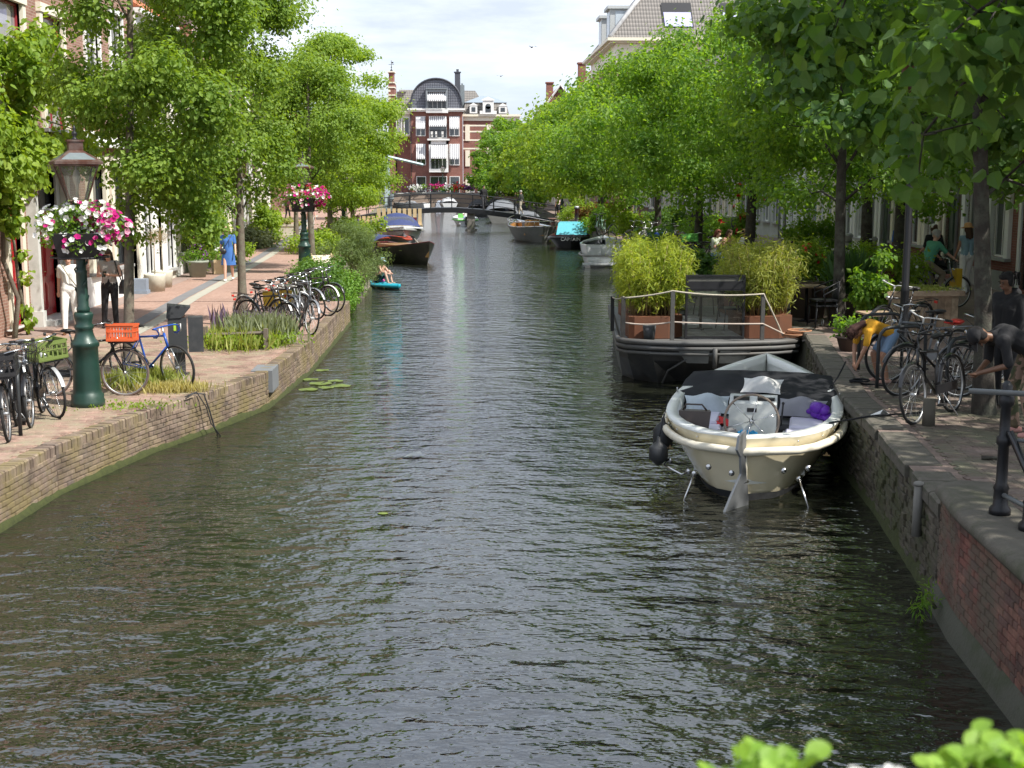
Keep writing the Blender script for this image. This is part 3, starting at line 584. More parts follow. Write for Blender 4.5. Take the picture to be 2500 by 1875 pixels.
for u in (4.0, 9.0):
    k = (16.5 - 15.3) / 8.9; 
    s = MB(); y0_ = -.6 + 8.1 * (.95 / 8.9); y1_ = -.6 + 8.1 * (3.0 / 8.9); s.add([(u, y0_ - .12, 16.3), (u + 2.3, y0_ - .12, 16.3), (u + 2.3, y1_ - .12, 18.3), (u, y1_ - .12, 18.3)], [(0, 1, 2, 3)])
    s.add([(u - .12, y0_ - .1, 16.2), (u + 2.42, y0_ - .1, 16.2), (u + 2.42, y1_ - .05, 18.45), (u - .12, y1_ - .05, 18.45)], [(0, 1, 2, 3)], 1); sk = s.build('skylight', [paint('skylight_glass', (.42, .42, .66), .15), BLACKP], rf)
for v in (2.6, 9.4):
    s = MB(); s.box(-.35, 2.4, v, v + 2.6, 15.3, 18.0); s.box(-.6, 2.6, v - .2, v + 2.8, 18.0, 18.25); dm_ = s.build('dormer', GREYP, rf)
    s = MB(); s.box(-.38, -.34, v + .3, v + 2.3, 15.6, 17.8); s.box(.1, 2.2, v - .03, v, 15.6, 17.8); s.build('pane', paint('sky_blue_panel', (.55, .62, .68), .3), dm_)
b = MB(); b.box(3.1, 3.9, 10, 10.9, 19.5, 23.6); b.box(2.9, 4.1, 9.8, 11.1, 23.6, 24); b.build('chimney', GREYP, rf)
for u in (1.6, 6, 10.4, 15): window(BH, u, u + 1.5, 9.3, 12.4, fm=WHITE, cm=WHITE, gm=GLS)
for o in BH.children:
    if o.name.startswith('window'): o.location.y = -.02
# gabled houses seen behind the trees left of it (orange roofs) and far background
def gable(label, x0, x1, y, z0, ze, zr, wm, rm, d=14, chims=1):
    h = thing('gabled_house', label, 'house', (x0, y, 0)); w_ = x1 - x0; b = MB(); b.box(0, w_, 0, d, z0, ze); b.add([(0, 0, ze), (w_, 0, ze), (w_ / 2, 0, zr), (0, d, ze), (w_, d, ze), (w_ / 2, d, zr)], [(0, 1, 2), (3, 5, 4)]); b.build('wall', wm, h)
    b = MB(); b.add([(-.4, -.3, ze - .3), (w_ / 2, -.3, zr + .15), (w_ / 2, d, zr + .15), (-.4, d, ze - .3), (w_ + .4, -.3, ze - .3), (w_ + .4, d, ze - .3)], [(0, 1, 2, 3), (1, 4, 5, 2)]); rf = b.build('roof', rm, h)
    b = MB(); t = .3; b.tube([(-.4, -.35, ze - .3), (w_ / 2, -.35, zr + .15), (w_ + .4, -.35, ze - .3)], .16, 4, smooth=False); b.build('verge_board', WHITE, rf)
    for k in range(chims): b = MB(); b.box(w_ * .3 + k * 1.6, w_ * .3 + .8 + k * 1.6, 2 + k, 3 + k, zr - 2.5, zr + .5); b.box(w_ * .3 - .1 + k * 1.6, w_ * .3 + .9 + k * 1.6, 1.9 + k, 3.1 + k, zr + .5, zr + .65); b.build('chimney', BK['red'], rf)
    window(h, w_ / 2 - .7, w_ / 2 + .7, ze - 1.5, ze + .8, fm=WHITE, cm=WHITE, gm=GLS); h.children[-1].location.y = -.14
    return h
gable('orange roofed house with cream gable wall left of the large corner house', 9.9, 18.5, 142, .9, 8.8, 15.4, BK['plaster'], TILE_R, chims=2)
gable('brick gabled house with orange roof and white verge right of the far canal trees', 7.9, 15.5, 160, .9, 9.4, 14.6, BK['red'], TILE_R, chims=1)
gable('low orange roofed house behind the trees on the far right', 17, 27, 128, .9, 12.0, 17.5, BK['dark'], TILE_R, chims=1)
gable('orange roofed house rising above the left street trees', -26, -15.5, 128, .6, 8.6, 13.4, BK['brown'], TILE_R, chims=2)
gable('low brown house seen through the left trees at the end of the street', -16.5, -10.8, 150, .6, 6.0, 9.2, BK['brown'], TILE_G, chims=1)
gable('dark roofed house behind the trees beyond the red building', 8.5, 17, 205, .9, 9.5, 12.5, BK['dark'], TILE_G, chims=1)

# ---------------------------------------------------------------- red building closing the view
RY = 190
def zx(x): return x * .01202 - 14.66
def zz(y): return 21.02 - y * .01201
STRIPE = None
m, N, Lk, p = base_mat('striped_canvas'); s = N.new('ShaderNodeSeparateXYZ'); Lk.new(objco(N), s.inputs[0]); a = N.new('ShaderNodeMath'); a.operation = 'MULTIPLY'; a.inputs[1].default_value = 3.6; Lk.new(s.outputs[0], a.inputs[0])
f = N.new('ShaderNodeMath'); f.operation = 'FRACT'; Lk.new(a.outputs[0], f.inputs[0]); gq = N.new('ShaderNodeMath'); gq.operation = 'GREATER_THAN'; gq.inputs[1].default_value = .58; Lk.new(f.outputs[0], gq.inputs[0])
Lk.new(mixc(N, Lk, gq.outputs[0], (.8, .8, .8), (.22, .23, .25)), p.inputs['Base Color']); p.inputs['Roughness'].default_value = .9; STRIPE = m
RB = thing('red_apartment_building', 'red brick building with domed slate roof and striped awnings closing the canal', 'building', (0, RY, 0))
x0, x1 = zx(600), zx(1220)
b = MB(); b.box(x0, x1, 0, 12, .6, 13.05); b.box(zx(430), x0, 1.5, 12, .6, 9.6); b.build('wall', BK['red'], RB)
b = MB(); b.box(x0 - .2, x1 + .2, -.4, 0, 13.05, 13.25); b.box(x0 - .35, x1 + .35, -.6, 12, 13.25, 13.5); b.box(zx(790), zx(1050), -.9, 0, 12.85, 13.35); b.build('cornice', WHITE, RB)
# domed roof
rows = []; cx = (x0 + x1) / 2; hw = (x1 - x0) / 2 - .1; 
def arch(inset, n=22): return [(cx - math.cos(PI * i / n) * (hw - inset) * (1 - .0 * i), (math.sin(PI * i / n) ** .80) * (zz(280) - 13.5 - inset * .2) + 13.5) for i in range(n + 1)]
A = arch(0); b = MB(); b.grid([[(x, 0.1, z) for x, z in A], [(x, 12, z) for x, z in A]]); b.add([(x, .1, z) for x, z in A], [tuple(range(len(A)))[::-1]]); rf = b.build('roof', SLATE, RB)
b = MB(); b.tube([(x, 0, z) for x, z in A], .13, 6); b.build('roof_edge', paint('lead_dark', (.07, .075, .09), .4, .3), rf)
b = MB(); xa, xb = zx(790), zx(1045); b.box(xa, xa + .25, -.7, 1, 13.5, zz(405)); b.box(xb - .25, xb, -.7, 1, 13.5, zz(405)); b.box(xa, xb, -.8, 3, zz(405), zz(395)); b.box(xa + .25, xb - .25, -.6, 1, zz(440), zz(405)); b.box(xa + .25, xb - .25, .0, .1, 13.5, zz(440), 1)
dr = b.build('dormer', [paint('zinc_grey', (.25, .28, .30), .5, .2), GLS], rf)
def rb_window(X0, X1, z0, z1, par=RB, y=-.06, n=2, aw=None):
    c = MB(); t = .09; c.box(X0 - t, X0, y - .05, .05, z0 - t, z1 + t); c.box(X1, X1 + t, y - .05, .05, z0 - t, z1 + t); c.box(X0, X1, y - .05, .05, z1, z1 + t); c.box(X0, X1, y - .08, .05, z0 - t, z0)
    for k in range(1, n): u = X0 + (X1 - X0) * k / n; c.box(u - .03, u + .03, y - .02, .02, z0, z1)
    wn = c.build('window', WHITE, par); p_ = MB(); p_.add([(X0, y, z0), (X1, y, z0), (X1, y, z1), (X0, y, z1)], [(0, 1, 2, 3)]); p_.build('pane', GLS, wn)
    if aw:
        za, zb, out = aw; r = MB(); r.add([(X0 - .05, y - .1, za), (X1 + .05, y - .1, za), (X1 + .05, y - out, zb), (X0 - .05, y - out, zb), (X1 + .05, y - out, zb - .2), (X0 - .05, y - out, zb - .2)], [(0, 3, 2, 1), (3, 5, 4, 2)]); r.build('awning', STRIPE, wn)
        r = MB(); r.tube([(X0, y - .05, zb - .1), (X0, y - out, zb)], .025, 5); r.tube([(X1, y - .05, zb - .1), (X1, y - out, zb)], .025, 5); r.build('awning_arm', WHITE, wn)
for xa, xb in ((675, 775), (1070, 1175)):
    rb_window(zx(xa), zx(xb), zz(940), zz(725), aw=(zz(722), zz(850), .8)); rb_window(zx(xa), zx(xb), zz(1280), zz(1045), aw=(zz(1042), zz(1200), .7)); rb_window(zx(xa), zx(xb), zz(1640), zz(1425), n=1)
rb_window(zx(830), zx(1025), zz(965), zz(722), n=1, aw=(zz(718), zz(822), 1.0)); rb_window(zx(815), zx(1030), zz(640), zz(445), par=dr, y=-.15, n=4, aw=(zz(440), zz(530), .9)); rb_window(zx(835), zx(1025), zz(1620), zz(1425), n=2)
b = MB(); xa, xb = zx(822), zx(1048); b.box(xa, xa + .28, -1.1, 0, zz(1340), zz(1000)); b.box(xb - .28, xb, -1.1, 0, zz(1340), zz(1000)); b.box(xa, xb, -1.2, 0, zz(1370), zz(1335)); b.box(xa, xb, -1.1, 0, zz(1045), zz(1000)); b.box(xa - .2, xb + .2, -1.35, 0, zz(1000), zz(980)); bay = b.build('bay', WHITE, RB)
rb_window(xa + .3, xb - .3, zz(1330), zz(1050), par=bay, y=-.95, n=4, aw=(zz(1048), zz(1195), .75))
b = MB()
for za, xs in ((zz(960), (800, 1060)), (zz(1325), (835, 1035)), (zz(640), (800, 1040))):
    xa, xb = zx(xs[0]), zx(xs[1]); yy_ = -1.35 
    for k in range(int((xb - xa) / .13) + 1): b.box(xa + k * .13, xa + k * .13 + .025, yy_, yy_ + .02, za, za + .95)
    b.box(xa, xb, yy_ - .02, yy_ + .04, za + .95, za + 1.0)
b.build('balcony_railing', BLACKP, RB)
for cx_, cl_ in ((-4.5, 'left'), (-3.9, 'middle'), (-3.0, 'right')):
    c = MB(); c.box(cx_, cx_ + .3, -1.1, -.8, zz(960) + .35, zz(960) + .4); c.box(cx_, cx_ + .3, -.85, -.8, zz(960), zz(960) + .8); [c.box(cx_ + q1, cx_ + q1 + .03, -1.1 + q2, -1.07 + q2, zz(960), zz(960) + .36) for q1 in (0, .27) for q2 in (0, .27)]
    tag(c.build('balcony_chair', WHITE, None, (0, RY, 0)), cl_ + ' small white chair on the open balcony of the red building', 'chair', 'balcony chairs of the red building')
b = MB(); b.box(zx(430), zx(600), .6, 2, 9.6, 12.7); b.box(zx(415), zx(610), .2, 2.2, 12.7, 13.15); b.build('side_bay', CREAM, RB)
rb_window(zx(535), zx(585), zz(930), zz(735), y=.5, n=1); 
for k in range(4): rb_window(zx(443 + k * 14), zx(452 + k * 14), zz(930), zz(750), y=.5, n=1)
b = MB(); b.add([(zx(400), 1, 13.2), (zx(600), 1, 13.2), (zx(600), 6, zz(400)), (zx(545), 6, zz(400)), (zx(400), 9, 13.2)], [(0, 1, 2, 3), (0, 3, 4)]); b.box(zx(425), zx(560), 6, 9, 13.2, zz(400)); b.build('side_roof', TILE_G, RB)
b = MB(); b.add([(zx(420), 9, 13.3), (zx(1560), 9, 13.3), (zx(1380), 14, zz(345)), (zx(420), 14, zz(335)), (zx(1560), 20, 13.3), (zx(420), 20, 13.3)], [(0, 1, 2, 3), (3, 2, 4, 5), (1, 4, 2)]); b.build('rear_roof', TILE_G, RB)
b = MB(); b.box(zx(1130), zx(1195), 2, 3, 12, zz(190)); b.box(zx(1120), zx(1205), 1.9, 3.1, zz(198), zz(188)); b.box(zx(1148), zx(1178), 2.2, 2.8, zz(188), zz(158)); b.build('chimney', paint('slate_chimney', (.07, .075, .09), .6, var=.2), RB)
b = MB(); b.box(zx(1020), zx(1245), 6, 9, 13, zz(320)); [b.box(zx(q1), zx(q1 + 22), 7, 7.5, zz(320), zz(295)) for q1 in (1040, 1080, 1205)]; b.build('roof_plant', paint('zinc_wall', (.22, .25, .26), .6, .2), RB)
b = MB(); b.tube([(zx(608), -.12, .6), (zx(608), -.12, 13)], .06, 6); b.build('drainpipe', BLACKP, RB)
# stepped gable turret to its left, with a receding side front
TB = thing('gabled_tower', 'narrow stepped brick gable with a weather vane left of the domed roof', 'tower', (0, RY + 1, 0))
b = MB(); xa, xb = zx(345), zx(415); b.box(xa, xb, 0, 6, .6, zz(320)); b.box(xa + .08, xb - .08, .2, 3, zz(320), zz(195)); b.build('wall', BK['red'], TB)
b = MB(); [b.box(xa - .1, xb + .1, -.1, 3, zz(q1), zz(q1 - 14)) for q1 in (205, 330, 475, 385)]; [b.box(xa - .03, xa + .3, -.04, .0, zz(q1), zz(q1 - 22)) for q1 in (430, 520, 580, 640)]; b.build('stone_band', CREAM, TB)
b = MB(); xc = (xa + xb) / 2; b.tube([(xc, 1, zz(195)), (xc, 1, zz(60))], .04, 5); b.tube([(xc - .4, 1, zz(108)), (xc + .4, 1, zz(108))], .03, 5); b.lathe([(.02, 0), (.3, .02), (.12, .3), (.02, .5)], 8, (xc, 1, zz(195))); b.ball((xc, 1, zz(140)), .1); b.box(xc - .02, xc + .3, .98, 1.02, zz(95), zz(78)); b.build('weather_vane', BLACKP, TB)
b = MB(); b.add([(zx(300), 9, .6), (zx(428), 1, .6), (zx(428), 1, zz(640)), (zx(300), 9, zz(600)), (zx(330), 9, zz(520)), (zx(428), 2, zz(440))], [(0, 1, 2, 3), (3, 2, 5, 4)]); b.build('side_front', BK['dark'], TB)
b = MB()
for r_ in range(6):
    for q_ in range(3):
        t0_ = .15 + q_ * .28; x_ = zx(300) + (zx(428) - zx(300)) * t0_; y_ = 9 - 8 * t0_; z_ = 2.2 + r_ * 1.75; dx_ = (zx(428) - zx(300)) * .17; b.add([(x_, y_ - .15, z_), (x_ + dx_, y_ - .15 - 1.3, z_), (x_ + dx_, y_ - 1.45, z_ + 1.3), (x_, y_ - .15, z_ + 1.3)], [(0, 1, 2, 3)])
        b.add([(x_ - .1, y_ - .05, z_ - .15), (x_ + dx_ + .1, y_ - 1.4, z_ - .15), (x_ + dx_ + .1, y_ - 1.4, z_ + 1.5), (x_ - .1, y_ - .05, z_ + 1.5)], [(0, 1, 2, 3)], 1)
b.build('window_band', [GLS, WHITE], TB)
# pale building on the right of it
PB = thing('pale_mansard_house', 'pale mansard roofed house with ornate white dormers right of the red building', 'building', (0, RY + 1, 0))
b = MB(); xa, xb = zx(1225), zx(1900); b.box(xa, xb, 0, 12, .6, zz(700)); b.build('wall', BK['red'], PB)
b = MB(); b.box(xa - .1, xb + .2, -.45, 0, zz(715), zz(690)); b.box(xa, xb, -.15, 0, zz(765), zz(715)); [b.box(xa, xb, -.03, 0, zz(q1), zz(q1 - 18)) for q1 in (830, 900, 1000, 1100, 1500, 1560)]; [b.box(zx(q1), zx(q1 + 55), -.12, 0, zz(q2), zz(q2 - 190)) for q1 in (1250, 1505, 1700) for q2 in (1000, 1300, 1620)]; b.build('stone_trim', CREAM, PB)
b = MB(); xl, xr = zx(1215), zx(1775); i_ = .45; b.add([(xl, -.2, zz(690)), (xr, -.2, zz(690)), (xr - i_, 1, zz(550)), (xl + i_, 1, zz(550)), (xl, 12, zz(690)), (xr, 12, zz(690)), (xr - i_, 11, zz(550)), (xl + i_, 11, zz(550))], [(0, 1, 2, 3), (1, 5, 6, 2), (4, 0, 3, 7)]); b.build('mansard', TILE_G, PB)
b = MB(); xm = (xl + xr) / 2; b.add([(xl + i_ - .15, .8, zz(548)), (xr - i_ + .15, .8, zz(548)), (xr - i_ + .15, 11, zz(548)), (xl + i_ - .15, 11, zz(548)), (xm - .6, 5, zz(450)), (xm + .6, 5, zz(450))], [(0, 1, 5, 4), (1, 2, 5), (2, 3, 4, 5), (3, 0, 4)]); b.build('roof', paint('pale_zinc_roof', (.30, .36, .42), .45, .2), PB)
for q1, q2, q3 in ((1305, 1395, 590), (1650, 1745, 595)):
    b = MB(); b.box(zx(q1), zx(q2), -.5, .6, zz(680), zz(q3)); b.add([(zx(q1) - .1, -.55, zz(q3)), (zx(q2) + .1, -.55, zz(q3)), ((zx(q1) + zx(q2)) / 2, -.55, zz(q3 - 35)), (zx(q1) - .1, .6, zz(q3)), (zx(q2) + .1, .6, zz(q3)), ((zx(q1) + zx(q2)) / 2, .6, zz(q3 - 35))], [(0, 1, 2), (0, 2, 5, 3), (1, 4, 5, 2)]); d_ = b.build('dormer', WHITE, PB)
    b = MB(); b.box(zx(q1 + 22), zx(q2 - 22), -.53, -.5, zz(660), zz(q3 + 18)); b.build('pane', GLS, d_)
b = MB(); b.box(zx(1460), zx(1590), -.6, .6, zz(690), zz(530)); b.box(zx(1425), zx(1625), -.58, .5, zz(690), zz(650)); b.add([(zx(1445), -.7, zz(520)), (zx(1600), -.7, zz(520)), (zx(1522), -.7, zz(485)), (zx(1445), .6, zz(520)), (zx(1600), .6, zz(520)), (zx(1522), .6, zz(485)), (zx(1445), -.7, zz(532)), (zx(1600), -.7, zz(532))], [(0, 1, 2), (0, 2, 5, 3), (1, 4, 5, 2), (6, 7, 1, 0), (6, 0, 3)]); d_ = b.build('ornate_dormer', WHITE, PB)
b = MB(); b.box(zx(1492), zx(1556), -.64, -.6, zz(665), zz(600)); b.lathe([(.385, 0), (.385, .03)], 16, (zx(1524), -.64, zz(600)), axis='y'); b.build('pane', GLS, d_)
# ground floor openings and terrace clutter in front stay part of it
for k in range(5): rb_window(zx(1290 + k * 115), zx(1350 + k * 115), zz(1600), zz(1420), par=PB, y=-.06, n=1)
# ================================================================ BRIDGES
IRON = paint('black_iron', (.02, .021, .024), .45, .3, var=.1); RUST = paint('weathered_steel', (.09, .085, .08), .6, .3)
# footbridge: spans from the left quay to the right quay, gently arched
FB = thing('footbridge', 'slender black steel arched footbridge crossing the canal', 'bridge', (0, 96, 0))
fx = [(-8.0, 1.02), (-7.1, 1.18), (-5.4, 1.42), (-3.6, 1.60), (-1.9, 1.68), (-.4, 1.68), (1.2, 1.57), (3.0, 1.34), (4.8, 1.08), (6.4, .85), (7.4, .80)]
def fz(x):
    for (a, z0), (b_, z1) in zip(fx, fx[1:]):
        if a <= x <= b_: return z0 + (z1 - z0) * (x - a) / (b_ - a)
    return .9
b = MB(); b.grid([[(x, -.9, z - .34), (x, -.9, z), (x, -.82, z + .02), (x, .82, z + .02), (x, .9, z), (x, .9, z - .34)] for x, z in fx], smooth=False, wrap=True); b.build('deck', IRON, FB)
for s in (-.85, .85):
    b = MB()
    for k in range(10): x = -6.9 + k * 1.52; b.box(x - .03, x + .03, s - .03, s + .03, fz(x), fz(x) + 1.0)
    for h_ in (1.0, .68, .36): b.tube([(x, s, z + h_) for x, z in fx], .028 if h_ == 1 else .014, 5)
    b.build('railing', IRON, FB)
b = MB(); b.box(.28, .85, -.75, .75, -.6, 1.45); b.box(.15, 1.0, -.9, .9, -.6, .12); b.build('pier', paint('grey_pier', (.22, .20, .18), .8, dirt=(.07, .08, .04)), FB)
b = MB(); b.box(6.2, 8.5, -1.2, 1.2, -.5, .9); b.box(-9.5, -7.3, -1.2, 1.2, -.5, .95); b.build('abutment', BK['dark'], FB)
# brick arch bridge behind
AB = thing('brick_bridge', 'low brick arch bridge with bicycles and flowers in front of the red building', 'bridge', (0, 168, 0))
b = MB(); top = [(-14, 1.25), (-10, 1.45), (-6, 1.6), (-2, 1.6), (3, 1.45), (9, 1.2)]; arcs = [(-6.5, 1.05), (-2.3, 1.3), (2.2, 1.05)]
bot = []; x = -14.0
while x <= 9.01:
    z = -.3
    for c, r_ in arcs:
        if abs(x - c) < r_: z = math.sqrt(max(r_ * r_ - (x - c) ** 2, 0)) * .95
    bot.append((x, z)); x += .1
def tz(x):
    for (a, z0), (c, z1) in zip(top, top[1:]):
        if a <= x <= c: return z0 + (z1 - z0) * (x - a) / (c - a)
    return 1.2
b.grid([[(x, -2.5, z), (x, -2.5, tz(x) + .25), (x, 4, tz(x) + .25), (x, 4, z)] for x, z in bot], smooth=False, wrap=True); b.build('arches', paint('bridge_brick', (.32, .25, .20), .9, scale=1.2), AB)
b = MB(); b.tube([(x, -2.5, z + .3) for x, z in top], .12, 4); b.build('stone_band', STONE, AB)
b = MB(); [b.box(x - .03, x + .03, -2.45, -2.4, tz(x) + .3, tz(x) + 1.2) for x in np.arange(-13.5, 9, .75)]; b.tube([(x, -2.43, z + 1.2) for x, z in top], .03, 5); b.tube([(x, -2.43, z + .8) for x, z in top], .02, 5); b.build('railing', IRON, AB)
# drawbridge mechanism at the left
DB = thing('drawbridge', 'pale blue drawbridge balance beam on a tall post with cables left of the red building', 'bridge', (0, 160, 0)); PBLU = paint('pale_blue_paint', (.42, .55, .56), .5)
b = MB(); b.box(-9.4, -9.0, -.2, .2, .6, 6.6); b.box(-9.4, -9.0, 4, 4.4, .6, 6.6); b.box(-9.5, -8.9, -.4, 4.6, 6.0, 6.3); b.build('post', PBLU, DB)
b = MB(); [b.tube([(-11.5, y, 7.0), (-9.2, y, 6.35), (-4.9, y, 5.35)], .17, 4, smooth=False) for y in (0, 4.2)]; [b.tube([(x, 0, z), (x, 4.2, z)], .08, 5) for x, z in ((-7.6, 6), (-6.2, 5.7), (-4.9, 5.35))]; b.build('balance_beam', PBLU, DB)
b = MB(); [b.tube([(-9.1, y, 5.6), (-4.2, y, 1.5)], .022, 5) for y in (0, 4.2)]; b.tube([(-9.1, 0, 5.0), (-6.0, 0, 1.6)], .02, 5); b.build('cable', IRON, DB)
b = MB(); b.box(-14, -8.6, 2, 9, 1.2, 1.75); b.box(-10.8, -8.7, 1.9, 2.6, -.3, 1.3); b.build('deck', paint('bluish_deck', (.22, .27, .29), .6), DB)
# the bridge the picture is taken from, out of frame below and behind
CB = thing('stone_bridge', 'bridge deck behind the flower boxes at the bottom edge', 'bridge', (0, 0, 0))
b = MB(); b.box(-7, 5.5, -6, .1, 1.6, 2.25); b.build('deck', BK['dark'], CB)
b = MB(); [b.box(x - .02, x + .02, .03, .07, 2.25, 3.02) for x in np.arange(-6.5, 5.4, .5)]; b.box(-6.8, 5.3, .02, .08, 3.02, 3.07); b.build('railing', IRON, CB)

# ================================================================ TREES
BARK = paint('bark', (.16, .13, .10), .95, scale=7, var=.45, bmp=.9, dirt=(.20, .21, .15)); BARKD = paint('dark_bark', (.05, .042, .034), .95, scale=9, var=.5, bmp=1, dirt=(.095, .10, .075))
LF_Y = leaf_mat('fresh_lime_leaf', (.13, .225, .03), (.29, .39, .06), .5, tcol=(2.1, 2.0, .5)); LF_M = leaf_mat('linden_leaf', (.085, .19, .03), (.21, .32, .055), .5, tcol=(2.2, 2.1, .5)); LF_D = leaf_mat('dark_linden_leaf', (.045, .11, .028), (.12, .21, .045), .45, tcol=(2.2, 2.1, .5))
LF_T = leaf_mat('fresh_linden_leaf', (.10, .19, .024), (.24, .35, .055), .46); LF_V = leaf_mat('vine_leaf', (.13, .23, .024), (.28, .39, .055), .45)  # LF_T is the fresh yellow-green of the left quay lindens
def tree(label, base, z, h0, h1, rad, nclump, nleaf, lsize, mat, tr=.10, seed=1, lean=(0, 0), shape='diamond', bark=BARK, off=(0, 0), group=None, name='linden_tree', slant=0, csize=.55, flat=.6, extra=(), droop=.3):
    """h0..h1 = crown bottom/top above ground; clumps sit on the ends of limbs, gaps stay between them"""
    rg = random.Random(seed); t = thing(name, label, 'tree', (base[0], base[1], z), 0, group); cz = (h0 + h1) / 2; hz = (h1 - h0) / 2
    bl = []; k = 0
    while len(bl) < nclump and k < 9999:
        k += 1; a = rg.uniform(0, 2 * PI); u = rg.uniform(-1, 1); rr_ = rg.uniform(.35, 1) ** .5; prof = math.sqrt(max(1 - abs(u) ** 2.4, 0)) * (1 - .25 * u)
        x = math.cos(a) * rad * rr_ * prof + off[0] + lean[0] * .6; y = math.sin(a) * rad * rr_ * prof + off[1] + lean[1] * .6; zc = cz + u * hz
        x += slant * u
        if u < -.3 and rg.random() < .3: zc -= rg.uniform(.2, .9)
        bl.append((x, y, zc, csize * rg.uniform(.6, 1.25)))
    bl += list(extra)
    g = MB(); top = h0 + (h1 - h0) * .85; P = []; nseg = 9
    for i in range(nseg + 1): s = i / nseg; P.append((lean[0] * s + .05 * math.sin(3 * s + seed), lean[1] * s + .05 * math.cos(4 * s + seed), top * s))
    rads = [tr * (1.35 if i == 0 else 1) * (1 - .72 * (i / nseg)) for i in range(nseg + 1)]; g.tube([(P[0][0], P[0][1], -.1)] + P, [tr * 1.6] + rads, 10)
    done = []
    for b_ in sorted(bl, key=lambda c: math.hypot(c[0], c[1])):
        e = Vector(b_[:3]); near = min(done, key=lambda d_: (d_[0] - e).length) if done else None
        zf = max(h0 * .8, min(top * .95, b_[2] - rg.uniform(.5, 1.2) - .45 * math.hypot(b_[0], b_[1]))); s = zf / top; i = min(int(s * nseg), nseg - 1); q = Vector(P[i]).lerp(Vector(P[i + 1]), s * nseg - i)
        if near and (near[0] - e).length < (q - e).length * .8: q = near[1]; r0 = near[2] * .62
        else: r0 = min(tr * .36, rads[i] * .6) * rg.uniform(.6, 1)
        mid = q.lerp(e, .5) + Vector((rg.uniform(-.2, .2), rg.uniform(-.2, .2), rg.uniform(0, .3))); g.tube([q, mid, e], [r0, r0 * .6, r0 * .25], 5); done.append((e, mid, max(r0 * .75, .008)))
        for _ in range(3): w_ = e + Vector((rg.uniform(-1, 1), rg.uniform(-1, 1), rg.uniform(-.7, .5))) * b_[3]; g.tube([mid.lerp(e, .6), w_], [r0 * .25, r0 * .08], 4)
    g.build('trunk', bark, t); sz = RNG.random(nleaf) * 0 + 1
    foliage('crown', bl, nleaf, lsize, shape, mat, t, up=.3, flat=flat, droop=droop); return t
GT = 'young linden trees on the left quay'
T1 = tree('slim leaning linden tree beside the green lamp post at the left', (-5.3, 20.9), ZL, 3.0, 9.0, 1.3, 88, 50000, .08, LF_T, tr=.09, seed=11, lean=(.25, .1), off=(.45, 0), shape='diamond', csize=.5, flat=.7)
T2 = tree('linden tree growing from the lavender bed on the left quay', (-4.82, 29.0), ZL, 2.95, 9.8, 1.6, 112, 72000, .085, LF_T, slant=.35, tr=.10, seed=5, lean=(-.1, .1), off=(-.35, 0), shape='diamond', csize=.56, flat=.72)
T3 = tree('linden tree right behind the second lamp post on the left', (-5.4, 47.3), ZL, 3.3, 7.4, 1.5, 50, 22000, .11, LF_T, tr=.13, seed=3, csize=.65)
T4 = tree('bright lime green tree leaning over the moored boats on the left', (-6.0, 59.5), ZL, 2.0, 9.2, 2.6, 96, 40000, .12, LF_Y, tr=.14, seed=8, off=(.45, 0), csize=.7, flat=.5)
T5 = tree('yellow green tree near the left end of the footbridge', (-6.7, 80.5), ZL, 1.8, 8.0, 2.2, 60, 20000, .16, LF_Y, tr=.15, seed=9, off=(-.2, 0), csize=.8)
tree('tree just beyond the footbridge on the left bank', (-9.2, 104), ZL, 2.4, 8.2, 2.6, 40, 8000, .24, LF_M, tr=.16, seed=10, off=(0, 0), csize=.85)
tree('tree on the left street behind the picture plane of the second lamp', (-8.3, 66), ZL, 3.2, 8.6, 2.2, 34, 9000, .18, LF_M, tr=.13, seed=12, csize=.75)['label'] = 'tree on the left street between the walking couple and the moored boats'
